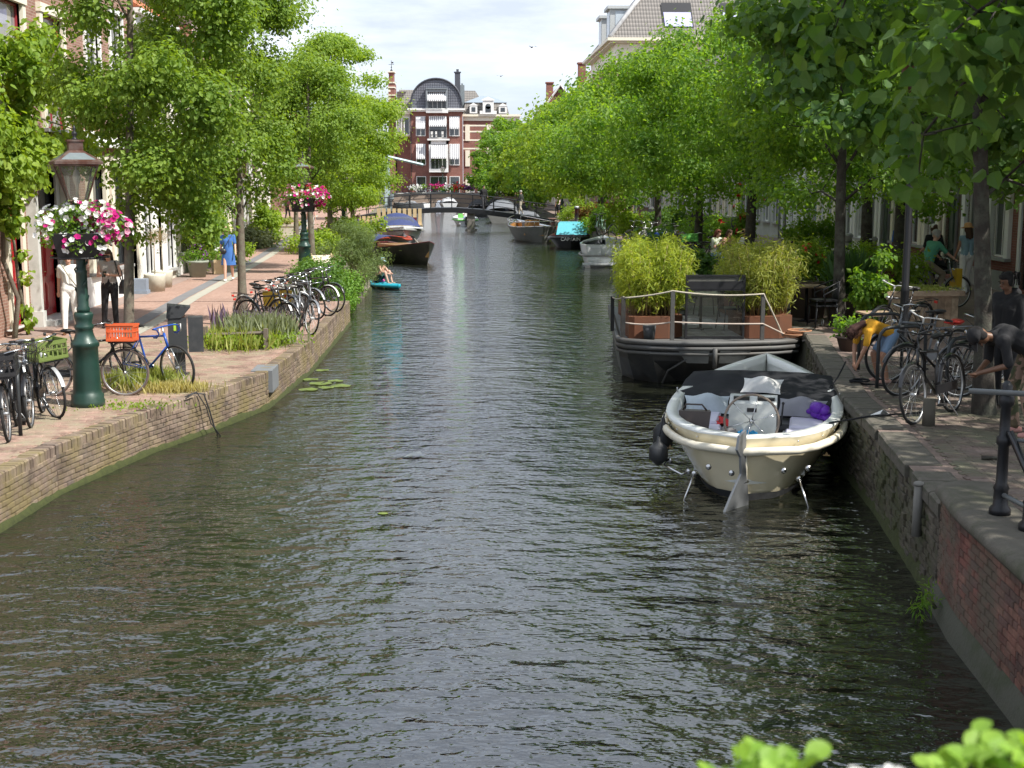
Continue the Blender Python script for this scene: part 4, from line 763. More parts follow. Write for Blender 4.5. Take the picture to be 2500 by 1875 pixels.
# right row
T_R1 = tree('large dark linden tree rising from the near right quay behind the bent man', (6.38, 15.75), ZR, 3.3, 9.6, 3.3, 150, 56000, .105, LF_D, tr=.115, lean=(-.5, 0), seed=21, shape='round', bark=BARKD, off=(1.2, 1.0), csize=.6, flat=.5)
T_R2 = tree('linden tree with long arching branches behind the terrace plants', (7.35, 25.4), ZR, 3.0, 9.6, 3.7, 190, 90000, .095, LF_M, tr=.12, seed=22, shape='diamond', bark=BARKD, off=(1.9, 1.5), slant=.7, csize=.62, flat=.55)
for i, (lab, b_, h0, h1, rad, nc, nl, ls, off, mt) in enumerate([
    ('linden tree over the terrace behind the wooden planter box', (10.6, 31.5), 3.7, 8.6, 3.2, 80, 32000, .11, (-.3, 0), LF_M),
    ('linden tree above the green crate bicycle on the right quay', (8.0, 36.5), 3.0, 7.2, 4.1, 150, 60000, .11, (-.8, 0), LF_M),
    ('linden tree above the red roses on the right quay', (8.3, 46.5), 3.0, 6.3, 4.0, 110, 36000, .13, (-.7, 0), LF_M),
    ('linden tree above the white moored boat on the right', (8.4, 57), 2.8, 6.6, 3.9, 90, 28000, .15, (-.9, 0), LF_Y),
    ('linden tree above the pink crate bicycle', (8.4, 67), 2.8, 7.6, 3.7, 76, 15000, .2, (-.9, 0), LF_M),
    ('linden tree above the turquoise cabin boat', (8.2, 78), 2.5, 7.8, 3.6, 70, 13000, .22, (-1.0, 0), LF_Y),
    ('linden tree at the right end of the footbridge', (8.2, 90), 2.2, 8.0, 3.5, 60, 11000, .24, (-.8, 0), LF_M),
    ('linden tree just past the footbridge on the right bank', (8.6, 103), 1.8, 7.6, 3.6, 54, 9000, .26, (-1.0, 0), LF_M),
    ('bright tree on the right bank halfway between the two bridges', (8.4, 117), 1.8, 7.5, 3.6, 50, 8000, .28, (-1.6, 0), LF_Y),
    ('tree on the right bank near the brick bridge', (8.0, 133), 1.8, 7.6, 3.7, 46, 7500, .32, (-1.5, 0), LF_M),
    ('leftmost tree of the right bank in front of the red building', (7.0, 150), 1.7, 7.6, 3.6, 46, 7500, .34, (-2.6, 0), LF_M),
    ('tree in front of the pale mansard house', (7.2, 164), 2.6, 9.8, 3.2, 40, 6000, .36, (-2.2, 0), LF_M),
    ('dark tree crown behind the pale mansard house', (10.5, 222), 4, 12.3, 4.5, 36, 4000, .45, (0, 0), LF_D)]):
    tree(lab, b_, ZR, h0, h1, rad, nc, nl, ls, mt, tr=.17 if b_[1] < 60 else .2, seed=30 + i, bark=BARKD, off=off, slant=1.5 if b_[1] < 60 else .4, flat=.72, csize=.66 if b_[1] < 50 else .85)
tree('broad linden tree added out of view so its crown shades the near right quay', (11.3, 7.8), ZR, 5.2, 9.5, 4.3, 70, 22000, .2, LF_D, tr=.2, seed=70, bark=BARKD, csize=.9)  # unseen tree, put in to cast shade over the near right quay
tree('thick trunked linden tree near the bollards by the right facades', (13.0, 42), ZR, 3.9, 8.6, 2.8, 46, 11000, .17, LF_M, tr=.2, seed=60, bark=BARKD, csize=.7)
# branch of a near linden hanging into the top right corner of the view
HT = thing('near_linden_tree', 'near linden tree whose big dark leaves hang into the top right corner', 'tree', (4.35, 4.6, ZR + .0))
g = MB(); g.tube([(0, 0, -.1), (0, .1, 2), (-.1, .2, 4.2), (-.2, .4, 6.5)], [.2, .16, .14, .1], 10)
br = [[(-.1, .2, 4.2), (-1.0, .6, 4.3), (-1.7, 1.2, 3.9), (-2.15, 1.7, 3.1)], [(-.1, .2, 3.9), (-.7, .9, 4.2), (-1.4, 1.6, 3.9), (-1.75, 2.0, 3.55)], [(-.1, .2, 4.6), (-.9, 1.0, 4.4), (-1.8, 1.6, 4.0), (-2.45, 2.0, 3.8)], [(-.1, .3, 4.0), (-.4, 1.3, 4.0), (-1.0, 2.0, 3.7), (-1.35, 2.3, 3.75)], [(-.1, .2, 4.2), (-1.2, .5, 4.1), (-1.9, .8, 3.8), (-2.15, 1.1, 3.6)], [(-.1, .2, 4.2), (-.3, 1.2, 4.1), (-.6, 2.2, 3.9), (-.9, 2.7, 3.85)]]
for q in br: g.tube(q, [.045, .03, .018, .006], 6)
blobs = []
for q in br:
    for s in np.linspace(.35, 1, 7):
        k = s * 3; i = min(int(k), 2); c = Vector(q[i]).lerp(Vector(q[i + 1]), k - i); 
        for _ in range(4): w_ = c + Vector((random.uniform(-.3, .3), random.uniform(-.3, .3), random.uniform(-.2, .2))); g.tube([c, w_], [.007, .003], 4); blobs.append((*w_, random.uniform(.16, .27)))
blobs += [(-.1 + random.gauss(0, 1.3), 1.0 + random.gauss(0, 1.5), 6.2 + random.gauss(0, .8), .7) for _ in range(30)]
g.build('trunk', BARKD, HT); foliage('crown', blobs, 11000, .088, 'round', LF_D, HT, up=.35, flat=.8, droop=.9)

# vine on the left house
VN = thing('climbing_vine', 'bright green vine with twisted woody stems climbing the facade by the red doors', 'plant', (-9.2, 26.6, ZL))
g = MB(); g.tube([(.05, .3, 0), (.1, .5, .8), (-.05, .2, 1.6), (.05, .1, 2.6), (0, 0, 3.6), (.1, .4, 4.3), (.2, 2.2, 4.5), (.2, 4.6, 4.35)], [.06, .05, .045, .045, .04, .035, .025, .012], 7); g.tube([(.1, 1.0, 0), (0, .9, 1.0), (.12, .4, 1.9), (.02, .2, 3.0)], [.045, .04, .03, .03], 7); g.tube([(0, 0, 3.6), (.2, -2, 4.5), (.1, -5, 4.8)], [.04, .03, .02], 6)
g.tube([(.1, .4, 4.3), (.9, .2, 5.2), (1.4, .0, 5.9)], [.03, .02, .01], 5); g.build('stem', BARK, VN)
blobs = [(random.uniform(0, .5), random.uniform(-4.8, .6), 4.1 + random.gauss(0, .35), random.uniform(.3, .5)) for _ in range(34)] + [(random.uniform(0, .45), y, 3.95 + random.gauss(0, .14) - abs(y - 2) * .02, random.uniform(.18, .34)) for y in np.linspace(.4, 5.8, 26)]
blobs += [(random.uniform(0, .3), random.uniform(-.5, .55), z, random.uniform(.14, .28)) for z in np.linspace(2.2, 4.0, 14)] + [(.15, random.uniform(.3, 1.1), z, .14) for z in (.3, .6, 1.2, 1.7)]
blobs += [(random.uniform(.1, 1.0), random.uniform(-1.2, 1.7), random.uniform(4.9, 6.0), random.uniform(.2, .38)) for _ in range(26)]
foliage('foliage', blobs, 12500, .12, 'round', LF_V, VN, up=.3, flat=1, droop=.8)

# ================================================================ STREET LAMPS WITH FLOWER PLANTERS
LGREEN = paint('lamp_green', (.013, .046, .034), .42, .1, var=.35, scale=3, bmp=.12, coat=.15, dirt=(.035, .065, .05)); COPPER = paint('copper_brown', (.11, .045, .03), .4, .5, var=.3, scale=4, dirt=(.22, .19, .17)); LGLASS = clear_glass('lantern_glass', (.86, .88, .82), .16)
WFL = leaf_mat('white_petal', (.80, .80, .76), (.86, .86, .84), .3, tcol=(1, 1, 1)); PFL = leaf_mat('magenta_petal', (.42, .01, .14), (.62, .03, .28), .3, tcol=(1, .6, .9)); RFL = leaf_mat('red_petal', (.55, .02, .03), (.7, .08, .06), .3, tcol=(1, .6, .6)); PKFL = leaf_mat('pink_petal', (.62, .2, .34), (.75, .4, .5), .3, tcol=(1, .7, .8)); PUFL = leaf_mat('purple_petal', (.12, .03, .16), (.3, .12, .34), .3, tcol=(1, .7, 1))
def make_lamp(label):
    t = thing('street_lamp', label, 'street lamp', (0, 0, 0), group='old green street lamps with lanterns')
    g = MB(); g.lathe([(.30, 0), (.30, .10), (.285, .13), (.285, .2), (.25, .23), (.245, .3), (.225, .75), (.22, .98), (.245, 1.0), (.25, 1.05), (.235, 1.08), (.19, 1.12), (.155, 1.22), (.15, 1.28), (.17, 1.3), (.17, 1.34), (.135, 1.38), (.16, 1.46), (.17, 1.52), (.15, 1.56)], 24); g.build('plinth', LGREEN, t)
    g = MB(); g.lathe([(.11, 1.56), (.12, 1.62), (.098, 1.66), (.095, 2.2), (.105, 2.22), (.085, 2.25), (.08, 2.6), (.09, 2.62), (.078, 2.65), (.065, 2.9), (.045, 3.0), (.05, 3.1)], 18)
    for k in range(7): a = k * 2.3; z = 1.75 + k * .11; g.tube([(.09 * math.cos(a), .09 * math.sin(a), z), (.115 * math.cos(a + .4), .135 * math.sin(a + .4), z + .07), (.11 * math.cos(a + .9), .11 * math.sin(a + .9), z + .12)], [.008, .02, .006], 5)
    g.build('post', LGREEN, t)
    g = MB(); [g.tube([(0, 0, 3.08), (.06 * math.cos(a), .06 * math.sin(a), 3.15), (.13 * math.cos(a), .13 * math.sin(a), 3.27), (.15 * math.cos(a), .15 * math.sin(a), 3.38)], .013, 6) for a in (.785, 2.356, 3.927, 5.498)]
    for s in (-1, 1):
        g.tube([(.0, 0, 3.12), (s * .15, 0, 3.2), (s * .22, 0, 3.32), (s * .19, 0, 3.38), (s * .16, 0, 3.33)], .008, 5); g.tube([(0, 0, 3.12), (0, s * .15, 3.2), (0, s * .22, 3.32), (0, s * .19, 3.38)], .008, 5)
    g.ball((0, 0, 3.12), .06, 8); g.build('bracket', IRON, t)
    la = MB(); q0, q1, za, zb = .145, .325, 3.36, 3.93; 
    C0 = [(-q0, -q0), (q0, -q0), (q0, q0), (-q0, q0)]; C1 = [(-q1, -q1), (q1, -q1), (q1, q1), (-q1, q1)]
    for k in range(4):
        la.tube([(*C0[k], za), (*C1[k], zb)], .017, 4, smooth=False); la.tube([(*C0[k], za), (*C0[(k + 1) % 4], za)], .022, 4, smooth=False); la.tube([(*C1[k], zb), (*C1[(k + 1) % 4], zb)], .02, 4, smooth=False)
    la.prism(C0, za - .03, za); lt = la.build('lantern', COPPER, t)
    for k in range(4): p_ = MB(); j = (k + 1) % 4; p_.add([(*C0[k], za), (*C0[j], za), (*C1[j], zb), (*C1[k], zb)], [(0, 1, 2, 3)]); p_.build('pane', LGLASS, lt)
    b_ = MB(); b_.lathe([(.02, 3.42), (.03, 3.6), (.055, 3.66), (.07, 3.74), (.05, 3.82), (.02, 3.86), (.02, 3.98)], 12); b_.build('bulb', paint('milk_glass', (.75, .73, .66), .3), lt)
    r_ = MB(); e = .40; top = .12; r_.prism([(-e, -e), (e, -e), (e, e), (-e, e)], 3.94, 3.985); r_.prism([(-e, -e), (e, -e), (e, e), (-e, e)], 3.985, 4.16, pts2=[(-top, -top), (top, -top), (top, top), (-top, top)]); r_.prism([(-top, -top), (top, -top), (top, top), (-top, top)], 4.16, 4.30); r_.prism([(-.14, -.14), (.14, -.14), (.14, .14), (-.14, .14)], 4.30, 4.33)
    rf = r_.build('lantern_roof', COPPER, t)
    for k in range(4):
        a = Matrix.Rotation(k * PI / 2, 4, 'Z'); p_ = MB(); p_.M = a; p_.add([(-.29, -.352, 4.015), (.29, -.352, 4.015), (.12, -.182, 4.122), (-.12, -.182, 4.122)], [(0, 1, 2, 3)]); p_.M = a @ Matrix.Translation((0, -.012, .006)); p_.build('pane', paint('roof_glass', (.16, .19, .2), .15), rf)
    f_ = MB(); f_.lathe([(.05, 4.33), (.05, 4.35), (.02, 4.37), (.045, 4.41), (.045, 4.44), (.02, 4.47), (.03, 4.5), (.008, 4.56)], 10); f_.build('finial', IRON, t); return t
def make_planter(label, w=.62, hgt=.36, flowers=((WFL, 290), (PFL, 170), (PKFL, 50))):
    t = thing('flower_planter', label, 'flower planter', (0, 0, 0), group='flower planters on the lamp posts')
    for s in (-1, 1):
        g = MB(); p0 = [(-.26, s * .07), (.26, s * .07), (.26, s * .30), (-.26, s * .30)]; p1 = [(-.33, s * .07), (.33, s * .07), (.33, s * .42), (-.33, s * .42)]
        if s < 0: p0 = p0[::-1]; p1 = p1[::-1]
        g.prism(p0, 0, hgt, pts2=p1); g.build('box', paint('black_planter', (.012, .012, .014), .6), t)
    g = MB(); g.ring(.40, .012, (0, 0, .02), 'z', 24); g.build('hoop', IRON, t)
    bl = [(math.cos(a) * r_, math.sin(a) * r_ * .8, hgt + .08 + random.uniform(-.16, .24) - r_ * .16, random.uniform(.12, .2)) for a, r_ in ((random.uniform(0, 2 * PI), random.uniform(.1, .62)) for _ in range(46))]
    foliage('foliage', bl, 2600, .055, 'diamond', LF_M, t, up=.3, flat=1)
    for mt, n in flowers:
        side = random.uniform(0, 6.28) if mt is not WFL else None; B = np.array(bl); ix = RNG.choice(len(B), n)
        if side is not None: wgt = np.clip(np.cos(np.arctan2(B[:, 1], B[:, 0]) - (0 if mt is PFL else side)) * np.hypot(B[:, 0], B[:, 1]) + .15 - B[:, 2] * .1, .02, None); ix = RNG.choice(len(B), n, p=wgt / wgt.sum())
        d = unit(rnd(n) + np.array([0, -.45, .35])); P = B[ix, :3] + d * (B[ix, 3:4] * 1.06); out = unit(d + np.array([0, -.3, .3])); D = unit(np.cross(out, rnd(n)))
        tag(leaf_obj('flowers', P, D, out, np.full(n, .082) * (.8 + .5 * RNG.random(n)), 'flower', mt, t), kind='stuff')
    return t
lamp = make_lamp('nearest green cast iron street lamp with copper lantern beside the crate bicycles'); lamp.location = (-5.4, 18.77, ZL); lamp.rotation_euler.z = R(24); lamp.scale = (.80, .80, .87)
dup(lamp, (-5.41, 45.07, ZL), R(12), 'second green street lamp on the left, behind the parked bicycles', .9)
dup(lamp, (-5.56, 61.7, ZL), R(20), 'third green street lamp on the left beside the orange and black boats', .9)
slim = thing('lamp_post', 'slim dark green lamp post rising into the leaves in front of the wooden planter box', 'lamp post', (7.4, 21.7, ZR)); g = MB(); g.lathe([(.10, 0), (.10, .1), (.075, .16), (.07, 1.0), (.08, 1.03), (.062, 1.08), (.055, 3.9), (.03, 4.2)], 14); g.build('post', IRON, slim); g = MB(); g.lathe([(.05, 4.2), (.16, 4.28), (.26, 4.75), (.28, 4.8), (.08, 4.98), (.02, 5.1)], 8); g.build('lantern', COPPER, slim)
dup(lamp, (-2.6, 172, 1.6), R(10), 'small dark street lamp on the brick bridge before the red building', .85)
dup(lamp, (6.9, 92, ZR), R(10), 'street lamp by the right end of the footbridge', .8)
P1 = make_planter('hanging planter of white and magenta petunias on the nearest lamp post'); P1.location = (-5.4, 18.77, ZL + 2.12); P1.rotation_euler.z = R(10)
P2 = make_planter('hanging planter of red, pink and white petunias on the second lamp post', flowers=((WFL, 150), (PFL, 220), (RFL, 120), (PKFL, 90))); P2.location = (-5.41, 45.07, ZL + 2.1); P2.scale = (1.25,) * 3
P3 = make_planter('hanging planter of mostly white petunias on the third lamp post', flowers=((WFL, 200), (RFL, 30))); P3.location = (-5.56, 61.7, ZL + 2.1); P3.scale = (1.2,) * 3
# ================================================================ BICYCLES
TYRE = paint('tyre_rubber', (.018, .018, .018), .8, var=.2, scale=20); CHROME = paint('bike_chrome', (.55, .56, .57), .25, 1, var=.08); ALU = paint('dull_aluminium', (.42, .43, .44), .4, .8)
BKB = paint('bike_black', (.015, .015, .017), .3, .1, coat=.3); BKW = paint('bike_white', (.70, .70, .68), .35); BKBL = paint('bike_blue', (.02, .09, .42), .3, coat=.3); BKG = paint('bike_grey', (.22, .23, .25), .35, .3); BKGR = paint('bike_mint', (.35, .55, .42), .4); BKY = paint('bike_yellow', (.65, .5, .05), .4); BKM = paint('bike_maroon', (.16, .03, .05), .35)
SADB = paint('saddle_black', (.02, .019, .018), .6); SADR = paint('saddle_red', (.55, .03, .02), .5); CR_O = paint('crate_orange', (.66, .12, .035), .5, scale=3, var=.08); CR_G = paint('crate_olive', (.14, .19, .045), .5, scale=3, var=.1); CR_B = paint('crate_black', (.02, .02, .022), .5); CR_LG = paint('crate_bright_green', (.16, .50, .10), .5); CR_P = paint('crate_pink', (.75, .05, .25), .5); CR_BL = paint('crate_blue', (.02, .07, .3), .5)
def crate_mb(w, d, h, hand=True):
    g = MB(); t = .012
    g.box(-w / 2, w / 2, -d / 2, d / 2, 0, t); n = 9
    for z0, z1 in ((0, .05), (h * .52, h * .58), (h - .05, h)):
        g.box(-w / 2, w / 2, -d / 2, -d / 2 + t, z0, z1); g.box(-w / 2, w / 2, d / 2 - t, d / 2, z0, z1); g.box(-w / 2, -w / 2 + t, -d / 2 + t, d / 2 - t, z0, z1); g.box(w / 2 - t, w / 2, -d / 2 + t, d / 2 - t, z0, z1)
    g.box(-w / 2 - .01, w / 2 + .01, -d / 2 - .01, -d / 2, h - .025, h); g.box(-w / 2 - .01, w / 2 + .01, d / 2, d / 2 + .01, h - .025, h)
    for i in range(n + 1):
        x = -w / 2 + (w - .02) * i / n
        for s in (-1, 1): g.box(x, x + .019, s * (d / 2 - t * .9) - t * .3, s * (d / 2 - t * .9) + t * .3, .04, h - .04)
    for i in range(7):
        y = -d / 2 + (d - .02) * i / 6
        for s in (-1, 1): g.box(s * (w / 2 - t * .9) - t * .3, s * (w / 2 - t * .9) + t * .3, y, y + .02, .04, h - .04)
    return g
_wheel = {}
def make_bike(label, frame=BKB, guard=None, step=False, saddle=SADB, crate=None, crate_at='front', basket=False, drop=False, rim=ALU, bars=CHROME, group='bicycles parked on the quay', rack=True, tyre=TYRE, panel=None):
    t = thing('bicycle', label, 'bicycle', (0, 0, 0), 0, group, 1.04); guard = guard or frame; WR_, ax, hz = .345, .54, .345
    g = MB(); BBx, BBz = -.07, .29; H0, H1 = Vector((.395, 0, .64)), Vector((.335, 0, .86)); st = Vector((-.20, 0, .82))
    g.tube([(BBx, 0, BBz), st], .016); g.tube([H0, H1], .02); g.tube([(BBx, 0, BBz), H0 + Vector((-.01, 0, .03))], .018)
    if step: g.tube([(-.13, 0, .52), (.1, 0, .5), (.35, 0, .78)], .017)
    else: g.tube([(-.185, 0, .77), (.345, 0, .82)], .016)
    for s in (-1, 1): g.tube([(BBx, s * .02, BBz), (-ax, s * .06, hz)], .009, 6); g.tube([(-.185, s * .015, .74), (-ax, s * .06, hz)], .008, 6)
    g.tube([st, st + Vector((-.03, 0, .11))], .012, mi=1); g.box(-ax - .02, BBx + .1, .045, .065, hz - .06, hz + .045, 0 if not drop else 1) if not drop else None
    g.build('frame', [frame, CHROME], t)
    g = MB(); 
    for s in (-1, 1): g.tube([H0 + Vector((.005, s * .045, -.02)), (.46, s * .05, .5), (ax, s * .055, hz)], .011, 6)
    g.tube([H0 + Vector((.005, -.05, -.02)), H0 + Vector((.005, .05, -.02))], .014, 6); g.tube([H0 + Vector((.005, 0, -.02)), H1, (.315, 0, .95)], .013, 6); g.build('fork', [frame if not drop else CHROME], t)
    key = (rim.name, tyre.name)
    if key not in _wheel:
        w = MB(); w.ring(.315, .011, (0, 0, 0), 'y', 30, 5); w.lathe([(.02, -.04), (.028, 0), (.02, .04)], 8, axis='y')
        for k in range(18): a = k * PI / 9; s = 1 if k % 2 else -1; w.tube([(.02 * math.cos(a + .5), s * .025, .02 * math.sin(a + .5)), (.312 * math.cos(a), 0, .312 * math.sin(a))], .0022, 3, cap=False)
        r_ = MB(); r_.ring(.33, .019, (0, 0, 0), 'y', 34, 7); _wheel[key] = (w.build('wheel', rim).data, r_.build('tyre', tyre).data)
        for o in [q for q in COL.objects if q.data in _wheel[key] and q.parent is None]: bpy.data.objects.remove(o)
    for x in (-ax, ax): wo = link('wheel', _wheel[key][0], t, (x, 0, hz)); link('tyre', _wheel[key][1], wo)
    if not drop:
        for x, a0, a1 in ((ax, R(20), R(165)), (-ax, R(10), R(200))):
            g = MB(); rows = []; n = 14
            for i in range(n + 1): a = a0 + (a1 - a0) * i / n; c_, s_ = math.cos(a), math.sin(a); rows.append([(x + .362 * c_, -.028, hz + .362 * s_), (x + .375 * c_, 0, hz + .375 * s_), (x + .362 * c_, .028, hz + .362 * s_)])
            g.grid(rows); g.tube([(x + .37 * math.cos(a0 + .1), .03, hz + .37 * math.sin(a0 + .1)), (x, .06, hz)], .003, 4); g.build('mudguard', guard, t)
    g = MB(); 
    if drop:
        pts = lambda s: [(.30, 0, .95), (.33, s * .2, .95), (.42, s * .21, .95), (.46, s * .21, .89), (.40, s * .21, .83), (.34, s * .21, .83)]
        for s in (-1, 1): g.tube(pts(s), .013, 7)
        hb = g.build('handlebar', frame, t); g = MB(); [g.tube([(.42, s * .21, .95), (.48, s * .21, .97), (.47, s * .21, .86)], .01, 5) for s in (-1, 1)]; g.build('brake_lever', BKW, hb)
    else:
        g.tube([(.315, 0, .95), (.31, 0, 1.02)], .013, 6)
        for s in (-1, 1): g.tube([(.31, 0, 1.02), (.36, s * .1, 1.05), (.33, s * .24, 1.07), (.2, s * .29, 1.05)], .010, 6)
        hb = g.build('handlebar', bars, t)
        for s in (-1, 1): g = MB(); g.tube([(.23, s * .282, 1.052), (.12, s * .3, 1.035)], .017, 7); g.build('grip', SADB, hb)
        g = MB(); [g.tube([(.28, s * .26, 1.06), (.36, s * .2, 1.02), (.3, s * .05, .9)], .004, 4) for s in (-1, 1)]; g.tube([(.31, .1, 1.07), (.31, .1, 1.11)], .02, 8); g.build('brake_cable', SADB, hb)
    g = MB(); g.ball((-.26, 0, .955), (.10, .085, .03), 10); g.ball((-.14, 0, .95), (.11, .035, .022), 8); [g.tube([(-.3, s * .03, .92), (-.14, s * .02, .92)], .006, 4) for s in (-1, 1)]; g.build('saddle', saddle, t)
    g = MB(); g.lathe([(.075, -.004), (.085, 0), (.075, .004)], 14, (BBx, .05, BBz), axis='y'); g.tube([(BBx, .06, BBz), (BBx + .12, .08, BBz - .12)], .009, 5); g.tube([(BBx, -.06, BBz), (BBx - .12, -.08, BBz + .12)], .009, 5); cr_ = g.build('crank', CHROME, t)
    for s in (-1, 1): g = MB(); x = BBx + s * .12; z = BBz - s * .12; g.box(x - .045, x + .045, *sorted((s * .085, s * .165)), z - .012, z + .012); g.build('pedal', SADB, cr_)
    if rack and not drop:
        g = MB(); [g.tube([(-.25, s * .06, .72), (-.88, s * .065, .74)], .006, 5) for s in (-1, 1)]; g.tube([(-.88, -.065, .74), (-.88, .065, .74)], .006, 5); [g.tube([(x, -.065, .73), (x, .065, .73)], .004, 4) for x in (-.4, -.55, -.7)]; [g.tube([(-.7, s * .065, .74), (-ax, s * .075, hz)], .005, 4) for s in (-1, 1)]; g.build('rack', guard if guard is frame else BKB, t)
        g = MB(); g.lathe([(.02, 0), (.032, .02), (.034, .06), (.02, .065)], 10, (.40, 0, .83), axis='x'); g.build('headlight', CHROME, t)
        g = MB(); g.box(-.915, -.9, -.03, .03, .66, .70); g.build('rear_reflector', SADR, t)
    g = MB(); g.tube([(-.12, .07, .28), (-.2, .2, .01)], .008, 5); g.build('kickstand', ALU, t)
    if panel: g = MB(); g.box(-.45, .12, -.04, -.03, .42, .74); g.build('sign_panel', panel, t)
    if crate:
        w, d, h = .40, .30, .25; cx, cz = (.52, .80) if crate_at == 'front' else (-.6, .755)
        if crate_at == 'front': g = MB(); [g.tube([(ax, s * .07, hz), (.5, s * .1, .78)], .006, 5) for s in (-1, 1)]; g.box(.34, .70, -.13, .13, .775, .795); g.build('front_carrier', BKB, t)
        m_ = crate_mb(d + .08, w, h); m_.v = [(x + cx, y, z + cz) for x, y, z in m_.v]; m_.build('crate', crate, t)
    if basket:
        g = MB(); n = 22
        for z, r_ in ((.82, .105), (.95, .13), (1.08, .15)): g.ring(r_, .005, (.52, 0, z), 'z', 20, 4)
        for k in range(n): a = 2 * PI * k / n; g.tube([(.52 + .105 * math.cos(a), .105 * math.sin(a) * 1.2, .82), (.52 + .15 * math.cos(a), .15 * math.sin(a) * 1.2, 1.08)], .003, 3)
        g.lathe([(.10, .815), (.10, .83)], 14, (.52, 0, 0)); g.build('basket', BKB, t)
    return t
def put(o, x, y, z, deg, tilt=0): o.location = (x, y, z); o.rotation_euler = (R(tilt), 0, R(deg)); return o
bA = put(make_bike('black bicycle with an orange plastic crate just right of the green lamp post', crate=CR_O, guard=BKB, tyre=paint('worn_tyre', (.12, .085, .07), .8)), -5.64, 19.6, ZL, 2, -4)
bB = put(make_bike('blue racing bicycle with drop handlebars leaning behind the orange crate bicycle', frame=BKBL, drop=True), -4.85, 20.42, ZL, -33, 5)
bC = put(make_bike('silver bicycle with an olive green front crate left of the green lamp post', frame=paint('bike_silver', (.48, .49, .5), .35, .4), crate=CR_G, rim=CHROME), -5.93, 18.22, ZL, -48, 5)
bD = put(make_bike('dark bicycle with black wire basket pointing at the canal, second from the left edge', basket=True, step=True, frame=BKB), -5.78, 17.7, ZL, -80, 3)
bE = put(make_bike('black bicycle with black plastic crate cut by the left edge', crate=CR_B), -5.78, 16.75, ZL, -77, 4)
bF = put(make_bike('white and grey bicycle at the left edge behind the wire basket bicycle', frame=BKW, step=True), -6.42, 17.5, ZL, -72, -4)
bG = put(make_bike('old black bicycle standing beside the lavender bed and the tree', guard=BKB), -4.05, 27.3, ZL, -36, 3)
bH = put(make_bike('silver bicycle with white wheels nearest the water among the parked group', frame=BKG, rim=paint('white_rim', (.6, .6, .6), .4), step=True), -3.47, 27.75, ZL, -60, -7)
bI = put(make_bike('black bicycle with a yellow frame sign in the middle of the parked group', panel=BKY), -4.05, 28.9, ZL, -45, 4)
bJ = put(make_bike('dark grey bicycle behind the yellow sign bicycle', frame=BKG), -3.8, 30.7, ZL, -44, 5)
bK = put(make_bike('black step through bicycle with white mudguards at the far end of the parked group', step=True, guard=BKW), -3.65, 31.4, ZL, -40, -5)
bL = put(make_bike('white bicycle leaning among the group behind the tree', frame=BKW), -3.9, 29.8, ZL, -50, 6)
dup(bK, (-4.3, 28.1, ZL), R(-40), 'second black bicycle of the group, directly behind the old black one'); dup(bI, (-3.85, 29.3, ZL), R(-52), 'dark bicycle squeezed between the yellow sign bicycle and the white one').children[0]; dup(bG, (-3.6, 32.2, ZL), R(-36), 'farthest black bicycle of the parked group, next to the ivy')
lab = ['black bicycle beside the third lamp post on the left', 'dark bicycle nearest the moored boats on the left quay', 'grey bicycle left of the third lamp post', 'black bicycle near the left end of the footbridge']
for i, (x, y, a, s) in enumerate(((-5.9, 63, -40, bJ), (-5.3, 66, -60, bK), (-6.3, 65.5, -30, bG), (-7.0, 73, -50, bH))): dup(s, (x, y, ZL), R(a), lab[i])
bM = put(make_bike('black mountain bicycle in front of the near right tree', frame=BKB, rack=False, bars=BKB), 5.72, 15.5, ZR, 227, 6)
bN = put(make_bike('black bicycle with red saddle and white handlebar on the near right quay', saddle=SADR, bars=BKW), 6.35, 17.35, ZR, 203, -7)
bO = put(make_bike('dark bicycle behind the red saddle bicycle, against the rack', frame=BKG), 6.62, 18.5, ZR, 192, 4)
bP = put(make_bike('black bicycle with a rear carrier between the red saddle bicycle and the tree', frame=BKB), 7.15, 17.1, ZR, 190, 5)
bQ = put(make_bike('bicycle with white handlebar leaning on the wooden planter box', bars=BKW, basket=False), 7.6, 22.6, ZR, 215, -8)
bS = put(make_bike('black bicycle with a bright green crate behind the bamboo', crate=CR_LG, guard=BKW), 7.9, 42.6, ZR, 195, 5)
bT = put(make_bike('dark bicycle with a flat blue front tray behind the bamboo', frame=BKB, crate=CR_BL), 6.9, 43.6, ZR, 200, 4)
bU = put(make_bike('black cargo bicycle with a pink crate far along the right quay', crate=CR_P), 9.4, 66, ZR, 180, 4)
src = [bO, bM, bN, bS, bH, bL, bG]
lab = ['mint green bicycle by the quay edge above the turquoise boat', 'dark bicycle at the quay edge facing the water above the turquoise boat', 'black bicycle right of the mint green one', 'tangle of black bicycles, leftmost one behind the white boat', 'white framed bicycle in the tangle behind the white boat',
       'bicycle with chrome bars in the tangle behind the white boat', 'rightmost dark bicycle of the tangle behind the white boat', 'dark bicycle left of the blue tray bicycle', 'black bicycle leaning right of the green crate', 'bicycle near the right end of the footbridge', 'second bicycle near the right end of the footbridge', 'bicycle between two far trees on the right bank']
for i, (x, y, a, s) in enumerate(((7.0, 66.5, 250, 0), (6.9, 68, 265, 1), (7.4, 62, 225, 3), (7.45, 55.5, 215, 6), (7.7, 54.2, 230, 5), (7.9, 53, 205, 0), (8.3, 52.2, 215, 1), (7.2, 47.5, 190, 0), (8.8, 44.5, 175, 6), (7.0, 88.5, 240, 1), (7.6, 87, 220, 0), (8.0, 76, 200, 6))):
    if i == 0: o = put(make_bike(lab[0], frame=BKGR), x, y, ZR, a, 4)
    elif i == 7: o = dup(bO, (x, y, ZR), R(a), lab[i])
    else: o = dup(src[s] if s != 3 else bG, (x, y, ZR), R(a), lab[i])
